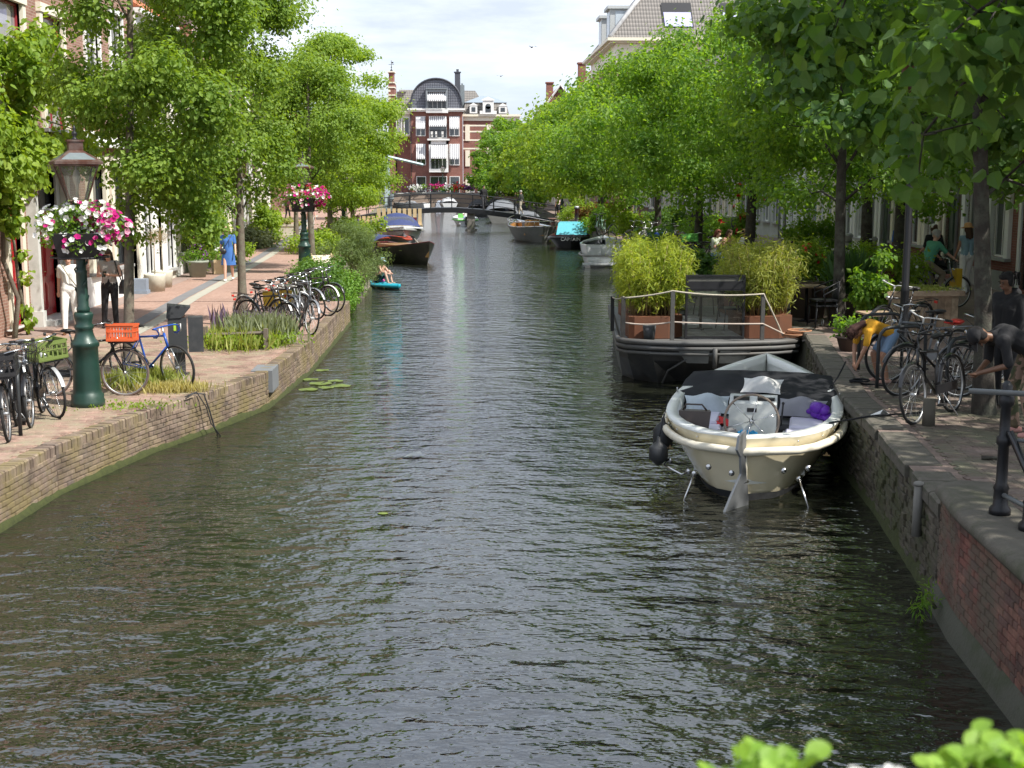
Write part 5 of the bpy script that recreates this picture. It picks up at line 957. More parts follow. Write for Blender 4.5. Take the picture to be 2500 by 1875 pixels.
def hoop(label, x, y, z, deg, w=.75, h=.85):
    t = thing('bicycle_rack', label, 'bicycle rack', (x, y, z), R(deg), 'tubular bicycle racks'); g = MB(); r_ = .18
    g.tube([(-w / 2, 0, 0), (-w / 2, 0, h - r_)] + [(-w / 2 + r_ - r_ * math.cos(a), 0, h - r_ + r_ * math.sin(a)) for a in (.5, 1.0, 1.57)] + [(w / 2 - r_ + r_ * math.sin(a), 0, h - r_ + r_ * math.cos(a)) for a in (0, .5, 1.0, 1.57)] + [(w / 2, 0, 0)], .025, 8); g.build('hoop', paint('rack_steel', (.05, .055, .06), .5, .4), t); g = MB(); [g.lathe([(.06, 0), (.06, .012)], 10, (s * w / 2, 0, 0)) for s in (-1, 1)]; g.build('foot_plate', IRON, t)
hoop('dark steel rack between the bicycles at the left edge', -6.0, 17.6, ZL, -75); hoop('dark steel rack nearest the canal at the left edge', -5.72, 16.9, ZL, -75)
hoop('steel rack holding the red saddle bicycle', 6.1, 17.9, ZR, 200, .8); hoop('steel rack in front of the wooden planter box', 6.35, 19.6, ZR, 200, .8); hoop('steel rack behind the near mountain bicycle', 6.6, 16.7, ZR, 205, .8)

# ================================================================ QUAY FURNITURE, LEFT
BINB = paint('bin_black', (.035, .038, .042), .55, var=.2, scale=3, dirt=(.08, .08, .08))
t = thing('litter_bin', 'dark grey street litter bin with a slanted hood and side box on the left quay', 'litter bin', (-4.68, 21.6, ZL), R(12))
g = MB(); g.box(-.09, .09, -.07, .07, 0, .52); g.build('post', BINB, t); g = MB(); g.box(-.17, .13, -.16, .16, .42, .98); g.build('body', BINB, t)
g = MB(); g.add([(-.19, -.18, .98), (.15, -.18, .98), (.15, .18, .98), (-.19, .18, .98), (-.17, -.18, 1.2), (.2, -.18, 1.16), (.2, .18, 1.16), (-.17, .18, 1.2), (.05, -.18, .99), (.05, .18, .99)], [(0, 3, 7, 4), (4, 7, 6, 5), (0, 4, 5, 8), (3, 9, 6, 7)]); g.build('hood', BINB, t)
g = MB(); g.box(.15, .39, -.16, .14, .42, .99); g.build('side_box', BINB, t); g = MB(); g.box(-.08, -.04, -.164, -.16, .78, .9); g.build('sticker', paint('lime_sticker', (.4, .6, .05), .5), t)
g = MB(); g.ball((.0, 0, 1.0), (.12, .12, .06), 8); g.build('rubbish', paint('brown_paper', (.3, .17, .12), .8), t)
LAV = leaf_mat('lavender_leaf', (.16, .20, .10), (.27, .30, .19), .3); GRS = leaf_mat('tall_grass', (.16, .22, .04), (.34, .36, .10), .35); SAGE = leaf_mat('purple_sage', (.12, .08, .15), (.21, .16, .24), .3); IVY = leaf_mat('ivy_leaf', (.04, .11, .015), (.12, .22, .03), .3)
def tuft(name, label, cat, c, z, rx, ry, h, n, mat, shape='blade', size=None, parent=None, lean=.35, group=None):
    P = np.c_[c[0] + RNG.normal(0, rx, n), c[1] + RNG.normal(0, ry, n), np.full(n, z) + RNG.random(n) * h * (.0 if shape == 'blade' else .8)]
    D = np.c_[RNG.normal(0, lean, n), RNG.normal(0, lean, n), np.ones(n) * (1 if shape == 'blade' else .5)]; sz = (size or h) * (.5 + .6 * RNG.random(n)); o = leaf_obj(name, P, D, rnd(n) + 1e-3, sz, shape, mat, parent)
    return tag(o, label, cat, group) if parent is None else o
t = thing('lavender_bed', 'overgrown bed of lavender and long grass with a low wooden rail on the left quay', 'flower bed', (0, 0, 0))
tuft('grass', 0, 0, (-4.3, 25.5), ZL, .32, .4, .42, 1500, GRS, parent=t); tuft('lavender', 0, 0, (-4.05, 25.95), ZL, .27, .3, .6, 2600, LAV, parent=t, lean=.25); tuft('lavender_flowers', 0, 0, (-4.1, 26.0), ZL + .42, .3, .3, .25, 520, SAGE, 'lance', .07, parent=t)
tuft('sage', 0, 0, (-4.9, 26.3), ZL, .12, .2, .75, 34, SAGE, parent=t, lean=.12); tuft('low_leaves', 0, 0, (-4.3, 25.35), ZL, .42, .3, .34, 4200, LF_Y, 'diamond', .075, parent=t)
g = MB(); [g.box(x - .04, x + .04, y - .04, y + .04, ZL - .05, ZL + .42) for x, y in ((-4.95, 25.2), (-3.75, 24.85))]; g.build('wooden_post', paint('old_wood', (.17, .14, .11), .9, scale=8), t); g = MB(); g.tube([(-4.95, 25.2, ZL + .26), (-3.75, 24.85, ZL + .34)], .035, 4, smooth=False); g.tube([(-4.95, 25.2, ZL + .26), (-5.2, 26.6, ZL + .26)], .03, 4); g.build('rail', paint('old_wood', (.17, .14, .11), .9), t)
tag(tuft('wild_grass', 0, 0, (-5.0, 20.45), ZL, .24, .22, .34, 1300, GRS, parent=None), 'tuft of wild yellow green grass under the orange crate bicycle', 'grass tuft')
tag(tuft('weeds', 0, 0, (-4.5, 20.0), ZL, .25, .14, .2, 1200, leaf_mat('dry_straw', (.38, .34, .13), (.5, .45, .2), .3)), 'dry straw coloured weeds by the blue bicycle front wheel', 'weeds')
tag(tuft('weeds', 0, 0, (-4.75, 18.6), ZL, .35, .2, .06, 260, LF_Y, 'diamond', .05), 'small green weeds growing from the paving beside the lamp foot', 'weeds')
def bush(label, c, z, blobs, n, size, mat, shape='diamond', cat='bush', name='bush', fl=None, flat=.9, group=None, up=.4):
    t = thing(name, label, cat, (c[0], c[1], z), 0, group); foliage('foliage', blobs, n, size, shape, mat, t, up=up, flat=flat)
    g = MB(); [g.tube([(0, 0, 0), (b[0] * .5, b[1] * .5, b[2] * .4), (b[0], b[1], b[2])], [.02, .012, .004], 4) for b in blobs[::2]]; g.build('stem', BARK, t)
    if fl:
        for mt, k, s in fl: B = np.array(blobs); ix = RNG.choice(len(B), k); d = unit(rnd(k) + np.array([-.2 if c[0] > 0 else .3, -.6, .5])); P = B[ix, :3] + d * B[ix, 3:4] * 1.05; tag(leaf_obj('flowers', P, unit(np.cross(d, rnd(k))), d, np.full(k, s), 'flower', mt, t), kind='stuff')
    return t
def rb(n, cx, cy, cz, sx, sy, sz, r0, r1): return [(cx + random.gauss(0, sx), cy + random.gauss(0, sy), max(.05, cz + random.gauss(0, sz)), random.uniform(r0, r1)) for _ in range(n)]
bush('thick dark green ivy mound at the corner of the left quay', (-3.95, 36.5), ZL, [(random.uniform(-.8, .35), random.uniform(-1.4, 2.6), random.uniform(.15, .75), random.uniform(.25, .4)) for _ in range(40)], 11000, .085, IVY, 'diamond', name='ivy_hedge', up=.3)
tb = bush('ivy trailing down the quay wall to the water', (-3.7, 36.5), ZL, [(random.uniform(-.3, .55), random.uniform(-1.1, 5), random.uniform(-.45, .25), random.uniform(.16, .26)) for _ in range(46)], 9000, .075, leaf_mat('bright_ivy', (.08, .19, .02), (.18, .32, .04), .3), name='trailing_ivy', cat='plant', up=.2)
bush('feathery grey green shrub overhanging the water above the paddle board', (-3.7, 44), ZL, rb(34, 0, .3, .75, .42, .8, .32, .25, .42), 11000, .12, leaf_mat('rosemary_leaf', (.10, .16, .05), (.19, .25, .09), .3), 'lance', up=.2)
bush('bright yellow green bush below the third lamp post', (-5.1, 60.5), ZL, rb(22, 0, 0, .8, .45, .7, .25, .35, .5), 5000, .13, LF_Y)
bush('yellowish bush left of the third lamp post', (-6.3, 57), ZL, rb(16, 0, 0, .5, .4, .5, .2, .3, .45), 3500, .13, LF_Y)
bush('rose bush with pink blooms against the left facade', (-8.85, 45.2), ZL, rb(44, 0, .4, 1.6, .28, 1.1, .65, .25, .45), 12000, .10, LF_M, fl=((PKFL, 60, .13),), flat=1)
bush('dark leafed wisteria with mauve flowers above the rose bush', (-9.0, 44.1), ZL, rb(20, 0, 0, 2.7, .15, .5, .4, .2, .32), 2500, .12, leaf_mat('plum_leaf', (.07, .03, .05), (.16, .07, .11), .3), fl=((PKFL, 70, .14),), flat=1)
bush('lavender shrub at the foot of the left facade', (-9.75, 62), ZL, rb(14, 0, 0, .45, .3, .6, .2, .3, .45), 3000, .14, LAV); bush('upright green shrub beside the lavender at the left facade', (-9.7, 65), ZL, rb(18, 0, 0, .9, .25, .4, .4, .3, .45), 3600, .16, LF_Y)
bush('low green shrub under the corner of the left street', (-8.9, 50.5), ZL, rb(14, -.2, 0, .7, .25, .6, .4, .25, .4), 3000, .12, LF_Y)
POT = paint('pot_sage', (.28, .31, .25), .7); POTW = paint('pot_cream', (.62, .60, .50), .8, dirt=(.45, .42, .33)); 
def pot(label, x, y, z, r=.28, h=.42, mat=POT, plant=LF_M, n=500, ph=.35, fl=None, shape='diamond', square=False, group='potted plants on the quays'):
    t = thing('potted_plant', label, 'potted plant', (x, y, z), random.uniform(0, 1), group); g = MB()
    if square: g.prism([(-r * .8, -r * .8), (r * .8, -r * .8), (r * .8, r * .8), (-r * .8, r * .8)], 0, h, pts2=[(-r, -r), (r, -r), (r, r), (-r, r)])
    else: g.lathe([(r * .7, 0), (r * .93, h * .86), (r * 1.04, h * .87), (r * 1.04, h), (r * .9, h), (r * .88, h * .9)], 18)
    g.build('pot', mat, t)
    if shape == 'blade': tuft('leaves', 0, 0, (0, 0), h, r * .35, r * .35, ph, n, plant, parent=t, lean=.45)
    else: foliage('leaves', [(random.gauss(0, r * .45), random.gauss(0, r * .45), h + ph * random.uniform(.2, .8), r * .55) for _ in range(12)], n, .07, 'diamond', plant, t, up=.4, flat=1)
    if fl: k = 30; d = unit(rnd(k) + np.array([0, -.5, .6])); tag(leaf_obj('flowers', np.array([0, 0, h + ph * .5]) + d * r * 1.0, unit(np.cross(d, rnd(k))), d, np.full(k, .08), 'flower', fl, t), kind='stuff')
    return t
pot('largest sage green pot with low plants at the left facade', -8.75, 43.6, ZL, .36, .55, fl=PUFL); pot('middle sage green pot with white flowers at the left facade', -8.3, 44.9, ZL, .3, .48, fl=WFL); pot('smallest sage green pot beside the rose bush', -8.1, 45.7, ZL, .25, .4)
for i, (x, y) in enumerate(((-8.9, 38.2), (-9.0, 39.6))):
    t = thing('potted_tree', ['front cream pot with a dry clipped topiary ball on a thin stem', 'rear cream pot with a dry clipped topiary ball on a thin stem'][i], 'potted tree', (x, y, ZL), 0, 'topiary pots by the white shopfront'); g = MB(); g.lathe([(.27, 0), (.31, .45), (.31, .5), (.27, .5), (.26, .44)], 18); g.build('pot', POTW, t)
    g = MB(); g.tube([(0, 0, .4), (.02, 0, 1.35)], .016, 6); g.build('stem', paint('pale_stem', (.4, .35, .28), .8), t); foliage('foliage', [(0, 0, 1.55, .24)], 1100, .05, 'lance', leaf_mat('dry_leaf', (.25, .19, .11), (.38, .3, .18), .3), t, flat=1, up=.1)
g = MB(); g.box(-.22, .22, -.16, .16, 0, .42); g.box(-.25, .25, -.19, .19, 0, .1); tag(g.build('stone_bollard', paint('blue_stone', (.22, .26, .32), .8), None, (-9.15, 37.4, ZL)), 'squat blue grey stone block by the white plinth at the left facade', 'bollard')
t = thing('stone_trough', 'pale stone planter trough with low plants on the left street', 'planter', (-10.2, 74.5, ZL)); g = MB(); g.box(-.8, .8, -.35, .35, 0, .08); g.box(-.7, .7, -.3, .3, .08, .55); g.box(-.78, .78, -.34, .34, .55, .65); g.build('trough', paint('limestone', (.5, .47, .38), .85), t); foliage('plants', rb(14, 0, 0, .8, .4, .12, .08, .15, .25), 900, .12, 'diamond', GRS, t)
t = thing('bench', 'dark grey box bench by the ivy hedge on the left quay', 'bench', (-4.95, 44.2, ZL), R(80)); g = MB(); g.box(-.7, .7, -.22, .22, .4, .46); g.build('seat', BINB, t); g = MB(); g.box(-.65, .65, -.18, .18, 0, .4); g.build('base', BINB, t)
t = thing('deck_chair', 'beige canvas deck chair behind the ivy hedge', 'chair', (-4.35, 41.6, ZL), R(200)); g = MB(); g.grid([[(-.3, .3, .3), (.3, .3, .3)], [(-.3, 0, .22), (.3, 0, .22)], [(-.3, -.5, .8), (.3, -.5, .8)]]); g.build('canvas', paint('beige_canvas', (.62, .55, .42), .9), t); g = MB(); [g.tube([(s * .32, .35, 0), (s * .32, -.5, .85)], .02, 5) for s in (-1, 1)]; [g.tube([(s * .34, -.3, 0), (s * .34, .35, .34)], .02, 5) for s in (-1, 1)]; g.build('frame', paint('light_wood', (.5, .38, .22), .7), t)
LP = leaf_mat('lily_pad_leaf', (.10, .15, .03), (.17, .22, .05), .1)
for k, (x, y) in enumerate(((-2.85, 23.8), (-2.55, 24.0), (-2.7, 24.5), (-2.3, 24.2), (-2.95, 25.0), (-2.45, 24.8), (-2.85, 26.2))):
    g = MB(); r_ = random.uniform(.12, .2); a0 = random.uniform(0, 6); g.add([(0, 0, 0)] + [(r_ * math.cos(a0 + .2 + q_ * .49) * 1.15, r_ * math.sin(a0 + .2 + q_ * .49), .006 + .01 * (q_ % 3 == 0)) for q_ in range(13)], [(0, i, i + 1) for i in range(1, 13)])
    tag(g.build('lily_pad', LP, None, (x, y, .012)), ['small outermost', 'nearest', 'middle near', 'large near right', 'innermost', 'rear right', 'round', 'farther', 'farthest', 'single'][k] + ' yellow green lily pad ' + ('of the cluster below the stone block' if k < 6 else 'beside the bicycles along the left quay wall'), 'lily pad', 'lily pads floating by the left quay')
g = MB(); g.add([(-.12, 0, 0), (0, -.09, .03), (.14, 0, .01), (.1, .12, .05), (-.05, .1, .02)], [(0, 1, 2, 3, 4)]); tag(g.build('floating_litter', paint('translucent_white', (.38, .40, .40), .4), None, (-.72, 17.9, .015)), 'small crumpled piece of white plastic floating mid canal', 'litter')
g = MB(); g.ball((0, 0, 0), (.07, .05, .008), 8, rings=4); tag(g.build('floating_weed', LP, None, (-.95, 14.8, .008)), 'small patch of yellow green weed floating mid canal', 'weed')

# ================================================================ TERRACE ON THE RIGHT QUAY
PLANKS = island_mat('planter_plank', [(.44, .32, .21), (.52, .40, .27), (.38, .27, .18), (.48, .34, .22)], .8, scale=9, bmp=.3); CORT = paint('corten_steel', (.17, .065, .032), .75, .2, var=.25, scale=2.5, dirt=(.13, .06, .035)); DBRN = paint('dark_brown_planter', (.075, .05, .04), .6, var=.2)
t = thing('wooden_planter_box', 'tall planter box of vertical wooden planks topped with gravel and low sedum', 'planter', (8.55, 24.6, ZR), R(2)); t.scale = (.95, .95, .76); g = MB(); g.box(-.66, .66, -.56, .56, 0, .95); g.build('core', DBRN, t)
for s in range(10):
    for f_ in (0, 1):
        me = bpy.data.meshes.get('plank_u')
        if not me: q_ = MB(); q_.box(-.066, .066, -.012, .012, 0, .95); tmp = q_.build('plank_u', PLANKS); me = tmp.data; bpy.data.objects.remove(tmp)
        if f_ == 0: o = link('plank', me, t, (-.62 + s * .138, -.575, .01))
        elif s < 8: o = link('plank', me, t, (-.675, -.49 + s * .14, .01)); o.rotation_euler.z = PI / 2
for x0, x1, y0, y1 in ((-.78, .78, -.68, -.58), (-.78, .78, .58, .68), (-.78, -.67, -.58, .58), (.67, .78, -.58, .58)): g = MB(); g.box(x0, x1, y0, y1, .95, 1.07); g.build('rim_board', PLANKS, t)
g = MB(); g.box(-.67, .67, -.58, .58, .95, 1.03); g.build('gravel_bed', paint('pale_gravel', (.42, .39, .34), .95, scale=30, var=.5, bmp=1), t); tag(tuft('sedum', 0, 0, (0, .1), 1.03, .36, .3, .08, 2600, GRS, 'diamond', .06, parent=t), kind='stuff')
def wood_table(label, x, y, z, deg, w=.7, d=.7, h=.74, top=PLANKS, cat='table'):
    t = thing('cafe_table', label, cat, (x, y, z), R(deg), 'square cafe tables'); 
    for k in range(5): g = MB(); g.box(-w / 2 + k * w / 5 + .004, -w / 2 + (k + 1) * w / 5 - .004, -d / 2, d / 2, h - .03, h); g.build('table_slat', top, t)
    g = MB(); g.tube([(0, 0, .03), (0, 0, h - .03)], .03, 8); g.build('leg', IRON, t); g = MB(); g.box(-.24, .24, -.03, .03, 0, .03); g.box(-.03, .03, -.24, .24, .004, .034); g.build('foot', IRON, t); return t
def cafe_chair(label, x, y, z, deg, mat=IRON, seatm=None):
    t = thing('terrace_chair', label, 'chair', (x, y, z), R(deg), 'terrace chairs'); 
    for sx in (-1, 1):
        for sy in (-1, 1): g = MB(); g.tube([(sx * .19, sy * .19, .44), (sx * .23, sy * .24, 0)], .013, 6); g.build('leg', mat, t)
    g = MB(); g.box(-.22, .22, -.22, .22, .43, .46); g.build('seat', seatm or mat, t); g = MB(); g.tube([(-.24, .05, .44), (-.26, .1, .66), (-.2, -.22, .80), (0, -.27, .84), (.2, -.22, .80), (.26, .1, .66), (.24, .05, .44)], .014, 6); [g.tube([(x_, -.22, .45), (x_ * 1.1, -.26, .82)], .008, 5) for x_ in (-.14, -.07, 0, .07, .14)]; g.build('backrest', mat, t); return t
pot('tall dark planter of agapanthus left of the wooden planter box', 7.75, 26.1, ZR, .34, .60, DBRN, leaf_mat('strap_leaf', (.04, .10, .03), (.09, .17, .05), .3), 900, .85, shape='blade', square=True)
pot('narrow dark planter with sprawling yellow green shrub on the terrace', 7.2, 27.1, ZR, .3, .75, DBRN, LF_Y, 2600, 1.0, RFL, square=True); pot('low dark pot with broad green leaves beside the bent woman', 6.55, 21.8, ZR, .26, .25, DBRN, LF_M, 500, .3)
bush('green leafy shrub against the wooden planter box', (7.75, 24.3), ZR, rb(14, 0, 0, .8, .16, .16, .25, .14, .22), 2200, .1, LF_M); bush('leafy shrub with red flowers behind the terrace chairs', (7.9, 29.5), ZR, rb(26, 0, 0, .85, .55, .6, .28, .22, .36), 7500, .07, LF_M, fl=((RFL, 14, .1),))
bush('variegated shrub with yellow leaves at the terrace end', (9.0, 28.2), ZR, rb(18, 0, 0, .95, .35, .4, .25, .2, .32), 4600, .07, LF_Y, fl=((WFL, 20, .07),))
bush('wild green bush at the foot of the red roses', (9.4, 37), ZR, rb(20, 0, 0, .5, .5, .6, .2, .2, .35), 4500, .09, LF_M); bush('tall climbing rose with bright red blooms on the right quay', (9.1, 43), ZR, rb(26, 0, 0, 1.35, .3, .35, .6, .16, .28), 3600, .1, LF_M, fl=((RFL, 40, .17),), flat=1)
bush('large green shrub hiding the right facade', (10.2, 38.5), ZR, rb(20, 0, 0, 1.05, .45, .45, .32, .22, .34), 5200, .09, LF_M)
for i, (x, y, l_) in enumerate(((10.4, 54, 'shrub with reddish leaves in front of the white right houses'), (9.6, 62, 'tall green shrub between the far right bicycles'), (7.6, 58.5, 'green plants at the quay edge behind the white boat'), (7.3, 71, 'leafy plants at the quay edge by the turquoise boat'), (8.1, 80, 'shrub with orange leaves near the footbridge end'), (7.3, 85, 'low bush at the quay edge before the footbridge'))):
    bush(l_, (x, y), ZR, rb(18, 0, 0, .75, .5, .8, .35, .28, .42), 4200, .12, [LF_M, LF_D, LF_Y, LF_M, leaf_mat('rusty_leaf', (.18, .08, .03), (.3, .2, .06), .3), LF_Y][i], fl=((RFL, 12, .14),) if i in (0, 4) else None)
c0 = cafe_chair('lower chair of the stack at the quay side of the terrace', 7.0, 25.2, ZR, 95); dup(c0, (7.0, 25.22, ZR + .1), R(95), 'upper chair of the stack at the quay side of the terrace'); wood_table('square wooden table beside the stacked chairs', 6.95, 26.3, ZR, 0); wood_table('small wooden table in front of the wooden planter box', 7.5, 23.2, ZR, 5, h=.5)
cafe_chair('black metal chair by the square wooden table on the right quay', 7.3, 27.6, ZR, 170); wood_table('square table between bamboo and agapanthus on the right quay', 7.05, 28.6, ZR, 10); cafe_chair('black metal chair under the leafy shrub at the far end of the terrace', 6.85, 30.0, ZR, 60)
c1 = cafe_chair('chair with a brown wooden back behind the wooden planter box', 9.0, 27.4, ZR, 200, seatm=PLANKS); g = MB(); g.box(-.33, .33, -.30, -.27, .5, 1.25); g.build('back_panel', paint('mahogany', (.17, .06, .04), .4), c1)
g = MB(); g.ring(.42, .03, (0, 0, .9), 'y', 24, 6, a0=0, a1=PI); g.tube([(-.42, 0, 0), (-.42, 0, .9)], .03, 6); g.tube([(.42, 0, 0), (.42, 0, .9)], .03, 6); g.box(-.40, .40, -.01, .01, .1, .9); tag(g.build('round_topped_sign', IRON, None, (8.6, 29.3, ZR)), 'black round topped board standing among the terrace plants', 'sign')
for i, (x, y) in enumerate(((13.3, 42.3), (13.35, 39.8), (13.4, 37.6), (13.3, 45), (12.8, 33.2), (13.2, 48))):
    t = thing('stone_bollard', ['grey stone bollard right of the thick tree trunk', 'grey stone bollard left of the green shirted cyclist', 'grey stone bollard behind the cyclist', 'grey stone bollard left of the thick tree trunk', 'grey stone bollard at the foot of the right house near the hooded man', 'farthest grey stone bollard of the row by the right facades'][i], 'bollard', (x, y, ZR), 0, 'stone bollards along the right facades'); g = MB(); g.lathe([(.2, 0), (.2, .12), (.14, .16), (.12, .85), (.15, .88), (.15, .94), (.08, 1.0)], 14); g.build('shaft', STONE, t); g = MB(); g.ring(.14, .012, (0, 0, .7), 'z', 14, 4); g.build('band', IRON, t)
g = MB(); [g.tube([(13.3, a, ZR + .75), (13.3, (a + b_) / 2, ZR + .62), (13.3, b_, ZR + .75)], .014, 5) for a, b_ in ((37.7, 39.7), (39.9, 42.2), (42.4, 44.9), (45.1, 47.9))]; tag(g.build('chain_rail', IRON), 'dark iron rail linking the grey stone bollards', 'chain')
t = thing('bench', 'metal bench in front of the white right house', 'bench', (13.0, 52, ZR), R(90)); g = MB(); [g.box(-.7, .7, -.2 + k * .1, -.13 + k * .1, .43, .46) for k in range(4)]; g.build('seat', IRON, t); g = MB(); [g.box(-.7, .7, .2, .23, .55 + k * .1, .62 + k * .1) for k in range(3)]; g.build('backrest', IRON, t)
for s in (-1, 1): g = MB(); g.tube([(s * .65, -.2, 0), (s * .65, -.2, .43), (s * .65, .2, .43), (s * .65, .24, .85)], .018, 5); g.tube([(s * .65, .2, .43), (s * .65, .2, 0)], .018, 5); g.build('leg', IRON, t)
for i, (x, y) in enumerate(((10.9, 52.5), (10.3, 56), (10.6, 60.5), (10.2, 66), (10.0, 70))):
    g = MB(); g.box(-.16, .16, -.16, .16, 0, 1.25); g.prism([(-.16, -.16), (.16, -.16), (.16, .16), (-.16, .16)], 1.25, 1.35, pts2=[(-.1, -.1), (.1, -.1), (.1, .1), (-.1, .1)]); tag(g.build('dark_post', BINB, None, (x, y, ZR)), ['nearest', 'second nearest', 'middle', 'fourth', 'farthest'][i] + ' thick dark grey post standing before the white right houses', 'post', 'dark posts before the right houses')
g = MB(); g.tube([(0, 0, 0), (0, 0, .34)], [.075, .07], 10); tag(g.build('wooden_stump', paint('stump', (.10, .09, .07), .9), None, (5.45, 14.95, ZR)), 'short mossy wooden post beside the near mountain bicycle wheel', 'post')
g = MB(); g.tube([(0, 0, .03), (0, 0, .52)], [.05, .045], 8); g.ball((0, 0, .54), (.055, .055, .03), 8); tag(g.build('fender_post', paint('weathered_timber', (.2, .19, .17), .9), None, (4.33, 12.05, .42)), 'short grey wooden fender post fixed to the mossy right wall', 'post')
bush('small fern growing from the joint where the red wall meets the mossy wall', (4.12, 10.9), .12, [(-.08, 0, .1, .12), (-.15, -.05, .02, .1), (-.05, .1, .15, .1)], 120, .08, LF_M, 'lance', name='fern', cat='fern')
g = MB()
g.add([(-.14, 0, .01), (-.03, -.1, .05), (.03, -.02, .09), (.12, -.05, .02), (.16, .06, .01), (-.02, .1, .03)], [(0, 1, 2), (2, 3, 4), (0, 2, 4, 5)]); tag(g.build('crumpled_napkin', WHITE, None, (5.08, 15.6, ZR + .01)), 'crumpled white napkin lying on the right quay edge', 'litter')
g = MB(); g.tube([(0, 0, .02), (.1, -.03, .03), (.24, -.1, .015)], [.03, .02, .008], 5); tag(g.build('bark_scrap', BARKD, None, (5.35, 13.1, ZR + .01)), 'dark strip of bark lying on the near right paving', 'litter')
# litter of leaves and petals on both quays (nobody could count it)
n = 900; P = np.c_[RNG.uniform(4.4, 12, n), RNG.uniform(9.5, 30, n), np.full(n, ZR + .014)]; P = P[P[:, 0] > np.array([edge_x(R_EDGE, y) for y in P[:, 1]]) + .15]; n = len(P); tag(leaf_obj('fallen_leaves', P, rnd(n) * [1, 1, .1], np.tile([0, 0, 1.], (n, 1)), RNG.uniform(.015, .05, n), 'diamond', island_mat('litter_colour', [(.45, .40, .28), (.2, .2, .08), (.6, .56, .48), (.16, .1, .06)])), kind='stuff')
# railing at the lower right
RL = thing('iron_railing', 'black cast iron bridge railing with round posts at the lower right edge', 'railing', (0, 0, 0))
def rpost(x, y, z0, h):
    g = MB(); g.lathe([(.085, 0), (.085, .05), (.06, .08), (.055, .2), (.065, .22), (.045, .26), (.042, h * .55), (.06, h * .57), (.06, h * .62), (.042, h * .64), (.04, h - .14), (.06, h - .12), (.065, h - .06), (.04, h - .03), (.045, h + .03), (.02, h + .07)], 14, (x, y, z0)); g.build('railing_post', IRON, RL)
rpost(4.32, 10.15, 1.16, 1.02); rpost(4.35, 9.65, 1.16, .62); rpost(5.5, 8.6, 1.3, 1.02); rpost(5.0, 7.4, 1.16, 1.02)
g = MB(); g.tube([(4.1, 10.35, 2.14), (5.5, 8.6, 2.3), (6.5, 7.2, 2.4)], .024, 6); g.tube([(4.32, 10.15, 1.78), (5.5, 8.6, 1.9)], .016, 6); g.tube([(4.32, 10.15, 1.33), (4.35, 9.65, 1.33), (4.9, 8.3, 1.36)], .02, 6); g.build('railing_bar', paint('galvanised', (.22, .24, .25), .5, .5), RL)
g = MB(); g.tube([(4.34, 10.1, 1.85), (4.5, 9.9, 1.4), (4.5, 9.75, 1.55), (4.7, 9.5, 1.75)], .03, 8); tag(g.build('bicycle_lock', BKB), 'thick black chain lock hanging from the iron railing', 'lock')
# plants in the flower boxes at the photographer's bridge
LFN = leaf_mat('near_bright_leaf', (.16, .30, .03), (.30, .46, .07), .4)
FBX = thing('flower_box', 'flower box hanging outside the bridge railing, planted with white, green and purple flowers', 'flower box', (.30, .90, 3.050)); g = MB(); g.box(-.40, .45, -.12, .10, 0, .24); g.build('box', BINB, FBX)
def sprout(x, y, z, n, s, mat, name='plant', spread=.03, h=.05):
    P = np.c_[RNG.normal(0, spread * .3, n), RNG.normal(0, spread * .3, n), RNG.random(n) * h]; D = unit(np.c_[RNG.normal(0, 1, n), RNG.normal(0, 1, n), .15 + RNG.random(n) * 1.1])
    o = leaf_obj(name, P, D, np.tile([0, -.3, 1.], (n, 1)) + rnd(n, .2), s * (.6 + .6 * RNG.random(n)), 'oval', mat, FBX); o.data.polygons.foreach_set('use_smooth', [True] * len(o.data.polygons)); o.location = (x, y, z); g = MB(); g.tube([(0, 0, -.2), (0, 0, h)], [.003, .002], 6); g.build('stem', LFN, o)
sprout(-.088, 0, .351, 22, .019, LFN, h=.03); sprout(-.062, .01, .342, 16, .02, LFN, h=.03); sprout(-.10, .01, .342, 12, .02, LFN, h=.02)
for x, z in ((.062, .335), (.085, .35), (.11, .358), (.135, .352), (.07, .32), (.10, .335), (.125, .335), (.15, .34), (.05, .315), (.02, .305)): sprout(x, random.uniform(-.02, .02), z, 20, .019, LFN, h=.03)
k = 300; d = unit(rnd(k) + [0, -.2, .8]); c_ = np.array([[-.018, -.01, .363], [.012, 0, .36], [-.002, -.02, .352], [.022, -.01, .352]])[RNG.integers(0, 4, k)]; tag(leaf_obj('white_flowers', c_ + d * [.014, .012, .012] * (RNG.random((k, 1)) ** .4), unit(np.cross(d, rnd(k))), d, np.full(k, .007), 'flower', WFL, FBX), kind='stuff')
k = 14; d = unit(rnd(k) + [0, -.3, .7]); tag(leaf_obj('purple_flowers', np.array([.05, -.01, .345]) + d * .007, unit(np.cross(d, rnd(k))), d, np.full(k, .013), 'flower', PUFL, FBX), kind='stuff')

